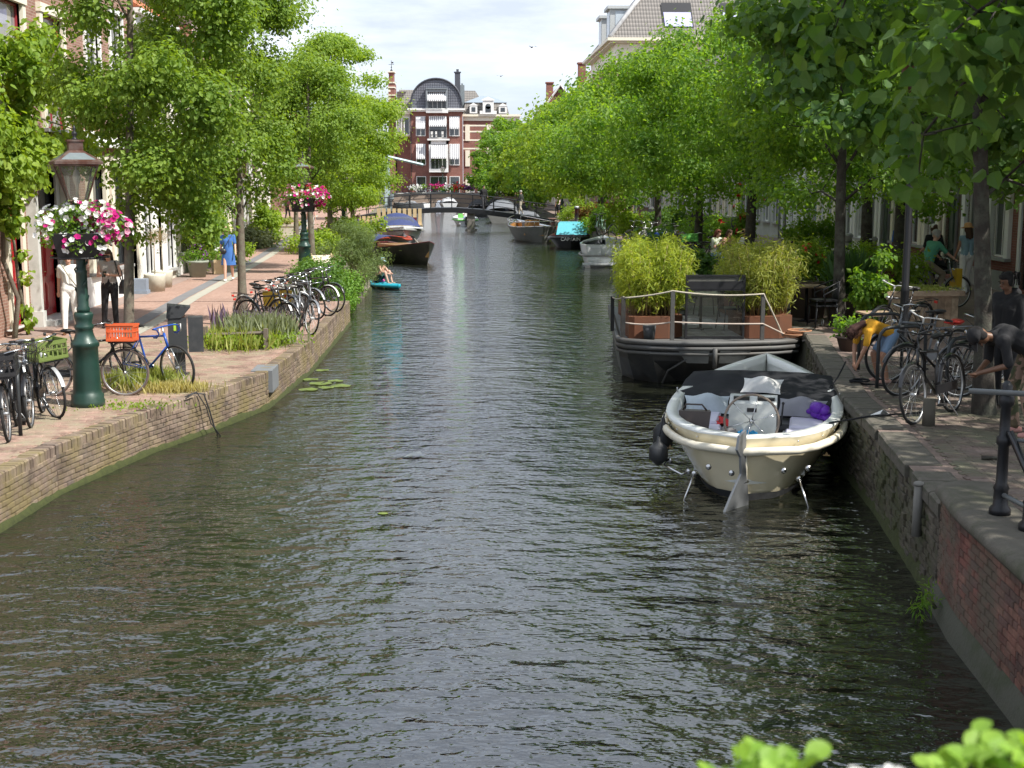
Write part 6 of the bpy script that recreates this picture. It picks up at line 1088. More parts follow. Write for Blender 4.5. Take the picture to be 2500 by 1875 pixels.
# white motor scooter between the shrubs
t = thing('motor_scooter', 'white motor scooter parked behind the terrace shrubs on the right quay', 'scooter', (8.9, 33.2, ZR), R(215)); SCW = paint('scooter_white', (.78, .78, .78), .2, coat=.6)
g = MB(); g.grid([[(x, -w_, z0), (x, -w_ * .9, z1), (x, w_ * .9, z1), (x, w_, z0)] for x, w_, z0, z1 in ((-.75, .06, .5, .66), (-.55, .16, .34, .78), (-.2, .17, .3, .76), (.02, .12, .26, .5), (.3, .14, .24, .30), (.42, .15, .26, .32))]); g.build('body', SCW, t)
g = MB(); g.grid([[(.42 + .12 * z_, -.19 * (1.1 - .4 * z_), .28 + z_ * .75), (.50 + .10 * z_, 0, .28 + z_ * .75), (.42 + .12 * z_, .19 * (1.1 - .4 * z_), .28 + z_ * .75)] for z_ in (0, .3, .6, .9)]); g.build('leg_shield', SCW, t); g = MB(); g.ball((-.32, 0, .80), (.34, .14, .06), 10); g.build('seat', SADB, t)
for x in (-.6, .66): g = MB(); g.ring(.19, .055, (x, 0, .24), 'y', 20, 8); g.lathe([(.1, -.03), (.1, .03)], 10, (x, 0, .24), axis='y'); g.build('wheel', TYRE, t)
g = MB(); g.ball((.52, 0, 1.03), (.1, .11, .09), 10); g.build('headlight', SCW, t); g = MB(); g.tube([(.45, -.33, 1.05), (.5, 0, 1.06), (.45, .33, 1.05)], .016, 6); g.tube([(.5, 0, 1.0), (.64, 0, .3)], .03, 6); g.build('handlebar', IRON, t)
for s_ in (-1, 1): g = MB(); g.tube([(.48, s_ * .25, 1.06), (.46, s_ * .3, 1.25)], .006, 4); g.ball((.46, s_ * .32, 1.28), (.015, .06, .035), 8); g.build('mirror', SADB, t)
# ================================================================ BOATS
GEL = paint('cream_gelcoat', (.82, .73, .51), .22, var=.07, scale=1.2, bmp=.02, coat=.6, dirt=(.60, .52, .36)); GELW = paint('deck_white', (.74, .75, .71), .35, var=.08, scale=3, bmp=.05, dirt=(.5, .52, .5)); STRAKE = paint('cream_rubber', (.78, .72, .58), .4, var=.07, dirt=(.55, .50, .38), scale=4)
NAVY = paint('antifoul_black', (.02, .022, .025), .6); STEEL = paint('stainless', (.6, .6, .6), .2, 1, var=.1); TARP = paint('black_canvas', (.022, .023, .026), .75, var=.3, scale=4, bmp=.3); CUSH = paint('charcoal_vinyl', (.035, .035, .04), .5, var=.15); TARP.node_tree.nodes['Principled BSDF'].inputs['Specular IOR Level'].default_value = .12
def smooth01(t): return max(0, min(1, t))
def hull(par, L, B, zs, zm, zb, mat, cap, liner, transom=False, keel=-.4, floor=.18, stern_round=3.2, bow_pow=2.2, capw=.11, bm=.36, rake=.8, band=None, fine=.40, strake=None, liner_to=.93):
    ns, ntt = 26, 9; n_s = [i / ns for i in range(ns + 1)]
    def hb(s):
        if s < bm: return B / 2 * ((.80 + .2 * (s / bm) ** .7) if transom else max(1 - ((bm - s) / bm) ** stern_round, 0) ** .5)
        return B / 2 * max(1 - ((s - bm) / (1 - bm)) ** bow_pow, 0)
    def zg(s): return zm + (zs - zm) * max(0, 1 - s / .4) ** 2 + (zb - zm) * max(0, (s - .35) / .65) ** 2
    def pt(s, t, side, ins=0):
        b = max(hb(s) - ins, 0) * t ** (fine + .3 * max(0, (s - .6) / .4) + (.16 * max(0, 1 - s / .3) if not transom else 0)); y0 = (.30 * (1 - t) if not transom else .06 * (1 - t)); y1 = L - rake * (1 - t) ** 1.4
        y = y0 + ins * (1 - s) + (y1 - y0 - ins * (1 - s)) * s - ins * s * .8; return (side * b, y, keel + (zg(s) - keel) * t)
    g = MB(); ts = [0, .12, .25, .38, .5, .62, .75, .88, 1.0]
    for side in (-1, 1): rows = [[pt(s, t, side) for t in ts] for s in n_s]; g.grid(rows if side > 0 else [r[::-1] for r in rows])
    if transom: g.add([pt(0, t, -1) for t in ts] + [pt(0, t, 1) for t in ts[::-1]], [tuple(range(18))])
    if band:
        for side in (-1, 1): rows = []; [rows.append([tuple(Vector(pt(s, t, side)) + Vector((side * .012, -.012 * (s < .2), 0))) for t in ((.10 - keel) / (zg(s) - keel) - .08, (.10 - keel) / (zg(s) - keel), )]) for s in n_s]; g.grid(rows, 1)
    h = g.build('hull', [mat, band or mat], par); g = MB()
    for side in (-1, 1):
        rows = [[pt(s, 1, side), tuple(Vector(pt(s, 1, side)) + Vector((0, 0, .03))), tuple(Vector(pt(s, 1, side, capw)) + Vector((0, 0, .03))), pt(s, .95, side, capw)] for s in n_s]; g.grid(rows if side > 0 else [r[::-1] for r in rows])
    if transom: g.box(-hb(0), hb(0), 0, .12, zg(0) - .02, zg(0) + .03)
    g.build('gunwale', cap, par)
    g = MB(); fl = []
    for side in (-1, 1):
        rows = [[pt(s, 1, side, capw)] + [(pt(s, (z_ - keel) / (zg(s) - keel), side, .07)[0], pt(s, 1, side, capw)[1] * (1 - .0 * z_), z_) for z_ in (floor + (zg(s) - floor) * .5, floor)] for s in n_s]; g.grid(rows)
    A = [(pt(s, (floor - keel) / (zg(s) - keel), -1, .07)[0], pt(s, 1, -1, capw)[1], floor) for s in n_s]; g.grid([[a, (-a[0], a[1], a[2])] for a in A], smooth=False); g.build('interior', liner, par)
    if strake:
        g = MB()
        P = [tuple(Vector(pt(s, 1, -1)) + Vector((-.02, -.03 * (s < .1), -strake[1]))) for s in n_s[::-1]] + [tuple(Vector(pt(s, 1, 1)) + Vector((.02, -.03 * (s < .1), -strake[1]))) for s in (n_s if transom else n_s[1:])]
        g.tube(P, strake[0], 8); g.build('rubbing_strake', strake[2], par)
    return hb, zg, pt
# ---- cream sloop in front
SL = thing('motor_launch', 'cream open motor launch with round stern, cushions and steering wheel moored at right', 'boat', (3.32, 15.05, 0), R(-15.3), None)
hb, zg, pt = hull(SL, 5.85, 2.28, .80, .84, 1.04, GEL, GELW, GELW, band=NAVY, strake=(.052, .15, STRAKE), floor=.22, bm=.40, stern_round=3.0, capw=.13, keel=-.35, fine=.42)
g = MB(); g.tube([(0, .0, .66), (0, .04, .3), (0, .22, -.1)], .022, 6); g.build('keel_strip', STRAKE, SL)
g = MB(); g.prism([(-.018, 0), (.018, 0), (.018, .01), (-.018, .01)], 0, .01); rud = MB(); pr = [(-.03, .92), (-.16, .86), (-.20, .70), (-.12, .60), (-.10, .40), (-.30, .16), (-.56, -.18), (-.56, -.5), (.1, -.5), (.06, .1), (-.02, .5), (-.02, .9)]
rud.add([(-.016, y, z) for y, z in pr] + [(.016, y, z) for y, z in pr], [tuple(range(12))[::-1], tuple(range(12, 24))] + [(i, (i + 1) % 12, 12 + (i + 1) % 12, 12 + i) for i in range(12)]); ru = rud.build('rudder', paint('brushed_steel', (.24, .25, .26), .45, .6, var=.3, scale=3), SL); ru.rotation_euler = (0, 0, R(-30))
g = MB(); [g.tube([(0, -.04, z), (0, .06, z)], .02, 6) for z in (.62, .28)]; g.build('rudder_hinge', STEEL, ru)
# swim struts and fittings on the stern
for x, y, d_ in ((-.62, .30, -.12), (.62, .30, .14)):
    g = MB(); g.tube([(x, y - .06, .30), (x + d_ * 1.1, y - .24, -.08)], .014, 7); g.lathe([(.035, -.01), (.035, .015)], 12, (x, y - .06, .30), axis='y'); g.build('trim_strut', STEEL, SL)
g = MB(); g.tube([(-.98, .66, .36), (-1.02, .5, .33), (-.78, .3, .27), (-.70, .38, .30)], .013, 7); [g.lathe([(.035, -.01), (.03, .012)], 10, c_, axis='y') for c_ in ((-.96, .66, .36), (-.70, .36, .30))]; g.build('grab_handle', STEEL, SL)
for x, y, z in ((-.44, .13, .42), (-.16, .04, .38), (.44, .13, .42), (.72, .24, .44)): g = MB(); g.lathe([(.036, -.012), (.036, 0), (.022, .002), (.02, .02)], 12, (x, y - .02, z), axis='y'); g.build('through_hull_fitting', STEEL, SL)
EMB = paint('emblem_bronze', (.16, .11, .05), .4, .6)
for s in (-1, 1): g = MB(); x = s * .93; y = .36; g.box(x - .04, x + .04, y - .022, y - .012, .575, .585); g.add([(x - .02, y - .02, .59), (x + .02, y - .02, .59), (x, y - .02, .625)], [(0, 1, 2)]); o = g.build('emblem', EMB, SL)
g = MB()
for s in np.linspace(.04, .9, 15):
    for side in (-1, 1): p_ = Vector(pt(s, 1, side)); g.ball((p_.x * 1.005, p_.y, p_.z - .05), .012, 6, rings=4)
g.build('canvas_stud', STEEL, SL)
# console, wheel
g = MB(); g.prism([(-.30, 1.36), (.30, 1.36), (.30, 1.72), (-.30, 1.72)], .22, .98, pts2=[(-.30, 1.42), (.30, 1.42), (.30, 1.72), (-.30, 1.72)]); g.prism([(-.30, 1.44), (.30, 1.44), (.30, 1.72), (-.30, 1.72)], .98, 1.06, pts2=[(-.30, 1.60), (.30, 1.60), (.30, 1.72), (-.30, 1.72)]); co = g.build('console', GELW, SL)
g = MB(); g.box(-.25, -.05, 1.50, 1.58, .99, 1.055); g.box(.05, .27, 1.50, 1.58, .97, 1.05); g.box(-.07, .05, 1.40, 1.43, .88, .93); g.build('instrument', paint('instrument_black', (.015, .015, .018), .3), co)
g = MB(); g.box(-.2, .2, 1.33, 1.375, .50, .52); g.box(-.2, .2, 1.33, 1.34, .52, .58); g.build('shelf', paint('teak', (.28, .15, .08), .6), co)
g = MB(); [g.ball((-.16 + k * .035, 1.35, .60 + .02 * (k % 2)), (.03, .03, .035), 6, rings=5) for k in range(7)]; g.build('blue_cloth', paint('bright_blue_cloth', (.03, .35, .68), .8), co)
g = MB(); g.M = Matrix.Translation((0, 1.20, .80)) @ Matrix.Rotation(R(-20), 4, 'X'); g.ring(.34, .016, (0, 0, 0), 'y', 32, 7); wh = g.build('steering_wheel', paint('worn_wood_rim', (.22, .17, .13), .4), SL)
g = MB(); g.M = Matrix.Translation((0, 1.20, .80)) @ Matrix.Rotation(R(-20), 4, 'X'); [g.tube([(0, 0, 0), (.33 * math.cos(a), 0, .33 * math.sin(a))], .007, 5) for a in (.3, 1.35, 2.4, 3.45, 4.5, 5.55)]; g.tube([(0, -.02, 0), (0, .2, 0)], .03, 8); g.build('spoke', STEEL, wh)
g = MB(); g.tube([(.36, 1.5, .7), (.38, 1.45, 1.0)], .012, 6); g.ball((.38, 1.45, 1.0), .02, 6); g.build('throttle_lever', IRON, co)
# seats
def cushion(name, x0, x1, y0, y1, z, h, mat, par=SL):
    g = MB(); e = min(x1 - x0, y1 - y0) * .12; rows = []
    g.prism([(x0, y0), (x1, y0), (x1, y1), (x0, y1)], z, z + h * .75); g.prism([(x0, y0), (x1, y0), (x1, y1), (x0, y1)], z + h * .75, z + h, pts2=[(x0 + e * .4, y0 + e * .4), (x1 - e * .4, y0 + e * .4), (x1 - e * .4, y1 - e * .4), (x0 + e * .4, y1 - e * .4)]); return g.build(name, mat, par)
LILAC = paint('pale_lilac_vinyl', (.62, .60, .72), .5, var=.06)
cushion('stern_cushion', -.80, -.40, .72, 1.55, .58, .10, LILAC); cushion('stern_cushion', .42, .82, .80, 1.45, .58, .10, LILAC); cushion('side_cushion', .46, .90, 1.47, 2.15, .60, .11, LILAC); cushion('side_cushion', -.90, -.46, 1.57, 2.3, .60, .11, LILAC)
cushion('lounge_bench', -.50, .48, 1.8, 2.35, .40, .26, CUSH); cushion('lounge_bench', -1.0, 1.0, 2.3, 2.8, .52, .18, CUSH); cushion('side_bench', .48, .78, 1.6, 2.5, .34, .16, CUSH); g = MB(); g.box(-.68, -.38, .8, 2.4, .22, .58); g.box(.38, .68, .8, 2.4, .22, .58); g.build('seat_base', GELW, SL)
cushion('bow_cushion', -.42, .42, 4.2, 4.75, .70, .09, LILAC)
# folded black spray hood draped across
rows = []
for i in range(15):
    x = -1.10 + 2.20 * i / 14; w_ = .02 * math.sin(i * 2.1); c_ = 1 - abs(x / 1.16) ** 3
    rows.append([(x, 2.50 + w_ * 2 - .12 * c_, .70 + w_), (x * 1.01, 2.62 + w_ * 3, .84 + .02 * c_ + w_), (x * 1.01, 2.9 + w_, .87 + .03 * c_ + w_ * 1.5), (x * 1.0, 3.25 + w_, .88 + .05 * c_ - w_), (x * .98, 3.6 + w_, .93 + .04 * c_ + w_ * 2), (x * .90, 3.95 - w_, 1.0 + .05 * c_), (x * .82, 4.2 + .12 * c_, .96)])
g = MB(); g.grid(rows); ta = g.build('folded_hood', TARP, SL)
g = MB(); g.tube([(-1.12, 2.9, .86), (-1.10, 2.7, .95)], .014, 6); g.tube([(1.12, 2.9, .86), (1.10, 2.7, .95)], .014, 6); g.build('hood_frame', STEEL, SL)
def pillow(label, x, y, z, w, d, h, rz, mat, tilt=0):
    g = MB(); n = 10; rows = []
    for i in range(n + 1):
        u = -1 + 2 * i / n; r_ = []
        for j in range(n + 1): v = -1 + 2 * j / n; e = (1 - u * u) * (1 - v * v); r_.append((u * w / 2 * (1 - .10 * (1 - v * v)), v * d / 2 * (1 - .12 * (1 - u * u)), h * e ** 1.1 * (1 + .08 * math.sin(5 * u + 3 * v))))
        rows.append(r_)
    g.grid(rows); g.grid([[(a, b_, -c_ * .35) for a, b_, c_ in r_][::-1] for r_ in rows]); M = SL_M @ Matrix.Translation((x, y, z)) @ Matrix.Rotation(rz, 4, 'Z') @ Matrix.Rotation(tilt, 4, 'X'); o = g.build('pillow', mat); o.matrix_world = M; return tag(o, label, 'pillow', 'pillows in the cream launch')
SL_M = Matrix.Translation((3.32, 15.05, 0)) @ Matrix.Rotation(R(-15.3), 4, 'Z')
pillow('pale blue grey pillow on the left side bench of the launch', -.66, 2.42, .78, .62, .40, .17, .1, paint('pillow_paleblue', (.45, .51, .55), .8), .5); pillow('dark plum pillow on the middle of the launch bench', -.08, 2.5, .80, .58, .38, .17, -.15, paint('pillow_plum', (.07, .05, .065), .8), .6)
pillow('white silver pillow lying on the black canvas hood', .05, 2.95, .98, .56, .34, .15, -.12, paint('pillow_silver', (.66, .66, .64), .6), .5); pillow('grey piped pillow on the right side of the launch', .60, 2.28, .80, .64, .42, .17, -.15, paint('pillow_grey', (.26, .26, .29), .8), .45)
def on_launch(o): o.matrix_world = SL_M @ o.matrix_world; return o
g = MB(); g.prism([(-.88, 1.05), (-.53, 1.05), (-.55, 1.25), (-.86, 1.25)], .66, .92, pts2=[(-.91, 1.08), (-.50, 1.08), (-.53, 1.22), (-.89, 1.22)]); g.tube([(-.86, 1.15, .92), (-.82, 1.12, 1.0), (-.62, 1.12, 1.0), (-.56, 1.15, .92)], .012, 5); tag(on_launch(g.build('handbag', paint('dark_leather', (.06, .045, .04), .5, scale=8))), 'dark brown leather bag on the left stern cushion of the launch', 'bag')
g = MB(); [g.ball((.86 + random.uniform(-.1, .1), 2.05 + random.uniform(-.1, .1), .80 + random.uniform(-.06, .07)), (random.uniform(.07, .12), random.uniform(.06, .1), random.uniform(.05, .09)), 7) for _ in range(12)]; g.tube([(.86, 1.95, .76), (.95, 1.84, .74)], .035, 8); tag(on_launch(g.build('stuffed_bag', paint('violet_nylon', (.14, .02, .42), .4, scale=12, var=.4, bmp=.6))), 'crumpled violet nylon bag at the right side of the launch', 'bag')
g = MB(); rows = [[(x, y, .67 + .04 * math.sin(x * 30 + y * 17) * (x < -.3)) for y in np.linspace(1.5, 2.0, 8)] for x in np.linspace(-.5, -.18, 8)]; g.grid(rows); tag(on_launch(g.build('towel', paint('red_towel', (.55, .03, .03), .9))), 'red towel on the bench left of the launch console', 'towel')
g = MB(); rows = [[(x, y, .62 + .05 * math.sin(x * 23 + y * 19)) for y in np.linspace(1.0, 1.5, 9)] for x in np.linspace(-.46, -.2, 9)]; g.grid(rows); tag(on_launch(g.build('blanket', paint('grey_blanket', (.30, .28, .27), .95))), 'crumpled grey blanket left of the steering wheel', 'blanket')
def fender(label, x, y, z, r_=.13, l_=.36, mt=NAVY):
    g = MB(); g.lathe([(.02, l_ / 2 + .06), (.03, l_ / 2), (r_ * .8, l_ / 2 - .06), (r_, l_ / 4), (r_, -l_ / 4), (r_ * .8, -l_ / 2 + .06), (.03, -l_ / 2)], 14); g.tube([(0, 0, l_ / 2), (.06, 0, l_ / 2 + .35)], .006, 5, 1); o = g.build('fender', [mt, TARP]); o.location = (x, y, z); return tag(o, label, 'fender', 'black fenders of the moored boats')
fender('black ball fender hanging low at the left stern of the launch', 2.42, 15.95, .45, .12, .30); fender('black fender with grey top behind the ball fender', 2.55, 16.45, .55, .13, .4)
g = MB(); g.tube([SL_M @ Vector((.95, .95, .86)), (4.95, 15.45, 1.0), (5.7, 15.7, .99)], .012, 5); tag(g.build('mooring_rope', TARP), 'black mooring rope from the launch stern to the right quay', 'rope')
g = MB(); g.tube([SL_M @ Vector((1.0, 3.4, .95)), (5.3, 18.2, 1.05), (5.45, 18.35, 1.25)], .012, 5); g.ring(.09, .014, (5.55, 18.15, 1.0), 'z', 16, 5); g.ring(.12, .013, (5.6, 18.1, 1.02), 'z', 16, 5); g.tube([(5.6, 18.1, .97), (5.9, 17.9, .97), (6.0, 18.3, .97), (6.3, 18.1, .97)], .013, 5); tag(g.build('bow_rope', TARP), 'black rope the bent woman is coiling on the right quay', 'rope')
# ---- terrace barge
BG = thing('terrace_barge', 'black steel barge used as a cafe terrace, with grey rub rails and rope railing', 'boat', (0, 0, 0)); BLK = paint('barge_black', (.022, .023, .025), .5, .1, var=.5, scale=1.3, dirt=(.065, .06, .052)); RUB = paint('barge_grey_rail', (.10, .10, .098), .6, .1, var=.3, scale=3, dirt=(.08, .07, .06))
top = [(3.5, 31.2), (3.1, 26.6), (2.94, 24.75), (3.05, 24.45), (3.5, 24.2), (4.1, 24.02), (4.65, 23.98), (5.2, 24.02), (5.85, 24.15), (6.3, 24.38), (6.38, 24.7), (6.38, 26.6), (6.38, 31.2)]
bot = [(3.6, 31.2), (3.22, 26.8), (3.15, 25.6), (3.32, 25.0), (3.72, 24.5), (4.2, 24.75), (4.65, 24.85), (5.2, 24.75), (5.7, 24.5), (6.05, 25.0), (6.2, 25.6), (6.22, 26.8), (6.22, 31.2)]
g = MB(); rows = [[(x, y, .80) for x, y in top], [(x, y, .45) for x, y in [(a[0] * .75 + b_[0] * .25, a[1] * .75 + b_[1] * .25) for a, b_ in zip(top, bot)]], [(x, y, -.12) for x, y in bot]]; g.grid(rows, smooth=False); g.build('hull', BLK, BG)
PP = paint('barge_panel_grey', (.19, .20, .20), .45, .2, var=.3); g = MB(); g.add([(3.98, 23.99, .66), (4.55, 23.93, .67), (4.55, 24.06, .42), (4.16, 24.12, .42)], [(0, 3, 2, 1)]); g.add([(4.75, 23.93, .67), (5.34, 23.99, .66), (5.16, 24.12, .42), (4.75, 24.06, .42)], [(0, 3, 2, 1)]); g.build('bow_panel', PP, BG)
for z, r_ in ((.80, .055), (.70, .05), (.60, .035)): g = MB(); g.tube([(x, y - .01, z) for x, y in top], r_, 7); g.build('rub_rail', RUB, BG)
g = MB(); g.tube([(3.72, 24.46, -.1), (3.85, 24.36, .25), (4.15, 24.08, .5)], .02, 5); g.tube([(4.65, 23.9, .72), (4.65, 23.95, .35)], .045, 6); g.build('stem_bar', RUB, BG)
g = MB(); g.add([(x, y, .79) for x, y in top], [tuple(range(len(top)))]); g.build('deck', paint('deck_grey', (.15, .15, .15), .6, var=.4, scale=2), BG)
DT = island_mat('deck_tile', [(.28, .28, .28), (.34, .34, .34), (.24, .24, .245)], .7, scale=8, bmp=.1)
it = []
for i in range(4):
    for j in range(18): M = Matrix.Diagonal((.29, .29, .03, 1)); M.translation = (4.33 + i * .3, 24.9 + j * .3, .80); it.append(M)
pieces('deck_tile', it, DT, BG)
for x, y, z0, z1, w_, m_ in ((3.02, 24.62, .8, 1.62, .075, BLK), (3.9, 24.28, .8, 1.74, .075, RUB), (5.6, 24.28, .8, 1.70, .07, RUB), (2.98, 26.1, .8, 1.5, .07, BLK)): g = MB(); g.box(x - w_ / 2, x + w_ / 2, y - w_ / 2, y + w_ / 2, z0, z1); o = g.build('railing_post', m_, BG)
def sag(a, b_, s_, n=9): a, b_ = Vector(a), Vector(b_); return [tuple(a.lerp(b_, i / n) - Vector((0, 0, s_ * 4 * (i / n) * (1 - i / n)))) for i in range(n + 1)]
ROPE = paint('rope_natural', (.52, .47, .38), .9, scale=25, var=.3, bmp=.6); ROPEO = paint('rope_orange', (.40, .20, .11), .9, scale=25)
g = MB(); g.tube(sag((3.02, 24.6, 1.60), (3.9, 24.26, 1.76), .02) + sag((3.9, 24.24, 1.76), (5.6, 24.24, 1.70), .05)[1:] + sag((5.6, 24.24, 1.68), (6.05, 24.5, .88), -.02)[1:], .017, 6); g.tube(sag((2.98, 26.1, 1.48), (3.02, 24.6, 1.62), .04), .015, 5); g.build('upper_rope', ROPE, BG)
g = MB(); g.tube(sag((3.05, 24.6, 1.13), (3.9, 24.26, 1.18), .04) + sag((3.9, 24.24, 1.18), (5.6, 24.24, 1.14), .015)[1:] + sag((5.6, 24.24, 1.14), (6.1, 24.5, .9), 0)[1:], .016, 6); g.build('lower_rope', paint('rope_pale', (.5, .42, .36), .9), BG)
g = MB(); [g.ring(.16 + .03 * (k % 3), .016, (6.22 + .03 * k, 24.5 + .02 * (k % 2), .87 + k * .022), 'z', 18, 5) for k in range(6)]; tag(g.build('rope_coil', ROPEO), 'coil of orange brown rope at the right corner of the barge', 'rope')
g = MB(); g.lathe([(.10, 0), (.13, .28), (.12, .28), (.1, .03)], 14, (3.52, 24.62, .80)); tag(g.build('bucket', BINB), 'small dark grey bucket at the left corner of the barge', 'bucket')
g = MB(); g.tube([(6.35, 24.2, .82), (6.9, 23.6, .99)], .02, 6); g.ring(.07, .012, (6.96, 23.5, 1.0), 'z', 12, 5); g.tube([(6.45, 25.2, .9), (7.0, 25.4, .99)], .01, 5); g.ring(.06, .012, (7.05, 25.4, 1.03), 'x', 12, 5); tag(g.build('mooring_bar', ALU), 'steel mooring bar and rings tying the barge to the right quay', 'mooring')
# corten planters with bamboo
BAM = leaf_mat('bamboo_leaf', (.22, .31, .045), (.44, .49, .10), .5); BAMS = paint('bamboo_cane', (.34, .26, .12), .6, scale=6)
def bamboo(label, x0, x1, y0, y1, seed, n=17000, tops=1.75, mat=BAM):
    t = thing('bamboo_planter', label, 'planter', ((x0 + x1) / 2, (y0 + y1) / 2, .80)); hx, hy = (x1 - x0) / 2, (y1 - y0) / 2; g = MB(); g.prism([(-hx, -hy + .05), (-hx + .1, -hy), (hx - .3, -hy), (hx, -hy + .25), (hx, hy), (-hx, hy)], 0, .42); g.build('planter', CORT, t)
    rg = random.Random(seed); g = MB(); bl = []
    for _ in range(120):
        a, b_ = rg.uniform(-hx * .85, hx * .85), rg.uniform(-hy * .8, hy * .8); dx, dy = a * .35 + rg.gauss(0, .14), b_ * .2 + rg.gauss(0, .14); h_ = tops * rg.uniform(.6, 1.05); g.tube([(a, b_, .35), (a + dx * .4, b_ + dy * .4, h_ * .6), (a + dx, b_ + dy, h_)], [.009, .007, .003], 4)
        for s in (.35, .5, .62, .75, .88, 1.0): bl.append((a + dx * s + rg.gauss(0, .05), b_ + dy * s + rg.gauss(0, .05), .4 + (h_ - .4) * s, .13))
    g.build('cane', BAMS, t); foliage('leaves', bl, n, .125, 'lance', mat, t, up=.15, flat=1.1, droop=.5); return t
bamboo('corten steel planter with sunlit yellow green bamboo on the left of the barge', 3.16, 4.22, 24.8, 26.2, 1, 21000); bamboo('corten steel planter with thinner brownish bamboo on the right of the barge', 5.36, 6.34, 24.75, 26.3, 2, 14000, mat=leaf_mat('bamboo_thin_leaf', (.20, .25, .05), (.40, .42, .11), .4))
bamboo('second bamboo planter further back along the water side of the barge', 3.5, 4.15, 26.5, 29.5, 3, 9000, 1.7); bamboo('second bamboo planter further back along the quay side of the barge', 5.9, 6.34, 26.6, 30.2, 4, 7000, 1.6)
bush('dark glossy laurel hedge at the back of the barge terrace', (5.05, 30.6), .8, rb(30, 0, 0, .95, .5, .35, .3, .25, .38), 6500, .12, LF_D, name='laurel_hedge', cat='hedge'); bush('light green leafy shrub between bamboo and laurel on the barge', (4.4, 29.9), .8, rb(12, 0, 0, 1.1, .25, .3, .2, .2, .3), 2600, .12, LF_Y, 'lance')
t = thing('glass_screen', 'black framed glass wind screen standing at the barge front', 'screen', (4.79, 24.75, .80)); g = MB(); [g.box(x - .02, x + .02, -.03, .03, 0, 1.22) for x in (-.55, .55)]; [g.box(-.53, .53, -.03, .03, z, z + .03) for z in (.02, .92, 1.19)]; g.build('frame', BLACKP, t); g = MB(); g.box(-.53, .53, -.004, .004, .05, .92); g.build('glass_pane', clear_glass('screen_glass', (.90, .93, .92), .04), t); g = MB(); g.box(-.53, .53, -.006, .006, .95, 1.19); g.build('upper_pane', clear_glass('smoked_glass', (.16, .17, .18), .25), t)
g = MB(); g.box(-.53, .53, -.035, -.03, .95, 1.10); g.build('dark_band', BLACKP, t)
TT = island_mat('pale_table_slat', [(.42, .40, .28), (.46, .43, .31)], .6, scale=8, bmp=.1)
wood_table('square table right behind the glass screen on the barge', 4.8, 26.3, .80, 0, .8, .7, top=TT); wood_table('second square table at the back of the barge terrace', 4.75, 29.0, .80, 0, .8, .8, .95, top=TT)
for i, (x, y, a) in enumerate(((4.25, 26.1, 80), (5.4, 26.2, -80), (4.2, 28.8, 85), (5.4, 28.9, -85))): dup(c0, (x, y, .80), R(a), ['black metal chair left of the front barge table', 'black metal chair right of the front barge table', 'black metal chair left of the rear barge table', 'black metal chair right of the rear barge table'][i])
# ---- other boats
HBLK = paint('tarred_hull', (.018, .018, .02), .35, .1, var=.4, scale=2, coat=.3, dirt=(.06, .05, .045)); HGRY = paint('boat_grey', (.22, .22, .21), .5, .1); HWHT = paint('boat_white', (.74, .76, .78), .3, .0, coat=.4); HRED = paint('boat_red', (.42, .06, .03), .4); HDRD = paint('boat_dark_red', (.13, .02, .03), .35); WOOD = paint('varnished_wood', (.40, .21, .07), .35, scale=6, coat=.4); TURQ = paint('turquoise_canvas', (.10, .42, .50), .5, var=.1); NAVC = paint('navy_canvas', (.03, .045, .14), .7, var=.3); GRYC = paint('grey_cover', (.16, .17, .19), .65, var=.25); WSC = clear_glass('windscreen', (.5, .55, .6), .1)
def boat(name, label, x, y, deg, L, B, zs, zm, zb, mat, cap, lin, **k):
    t = thing(name, label, 'boat', (x, y, 0), R(deg)); f = hull(t, L, B, zs, zm, zb, mat, cap, lin, **k); return t, f
t, f = boat('black_barge', 'black steel barge with pointed bow and varnished wooden hatch moored at the left quay', -4.7, 66, 202, 8.6, 2.6, .65, .60, 1.05, HBLK, HDRD, WOOD, transom=True, rake=.5, bm=.5, fine=.22, floor=.35)
g = MB(); g.prism([(-.75, 3.6), (.75, 3.6), (.6, 6.2), (-.6, 6.2)], .35, .78); g.build('hatch', WOOD, t); g = MB(); g.grid([[(x_, y_, .82 + .28 * (1 - (x_ / .9) ** 2)) for x_ in np.linspace(-.9, .9, 7)] for y_ in (1.0, 3.4)]); g.build('blue_cover', NAVC, t); g = MB(); g.tube([(-.9, 6.0, .75), (-1.4, 4.0, .5), (-1.5, 2.5, .9)], .03, 5); g.build('rope', ROPE, t)
t, f = boat('wooden_boat', 'open boat with bright orange red gunwale behind the black barge on the left', -4.4, 74.5, 186, 6.0, 2.6, .62, .60, .85, HBLK, HRED, NAVY, rake=.6, capw=.16, strake=(.06, .1, HRED))
t, f = boat('cabin_cruiser', 'white speedboat with dark blue canopy behind the orange rimmed boat', -4.1, 79.5, 187, 6.8, 2.9, .95, .95, 1.15, HWHT, HWHT, GRYC, transom=True, rake=1.2, strake=(.05, .14, HGRY))
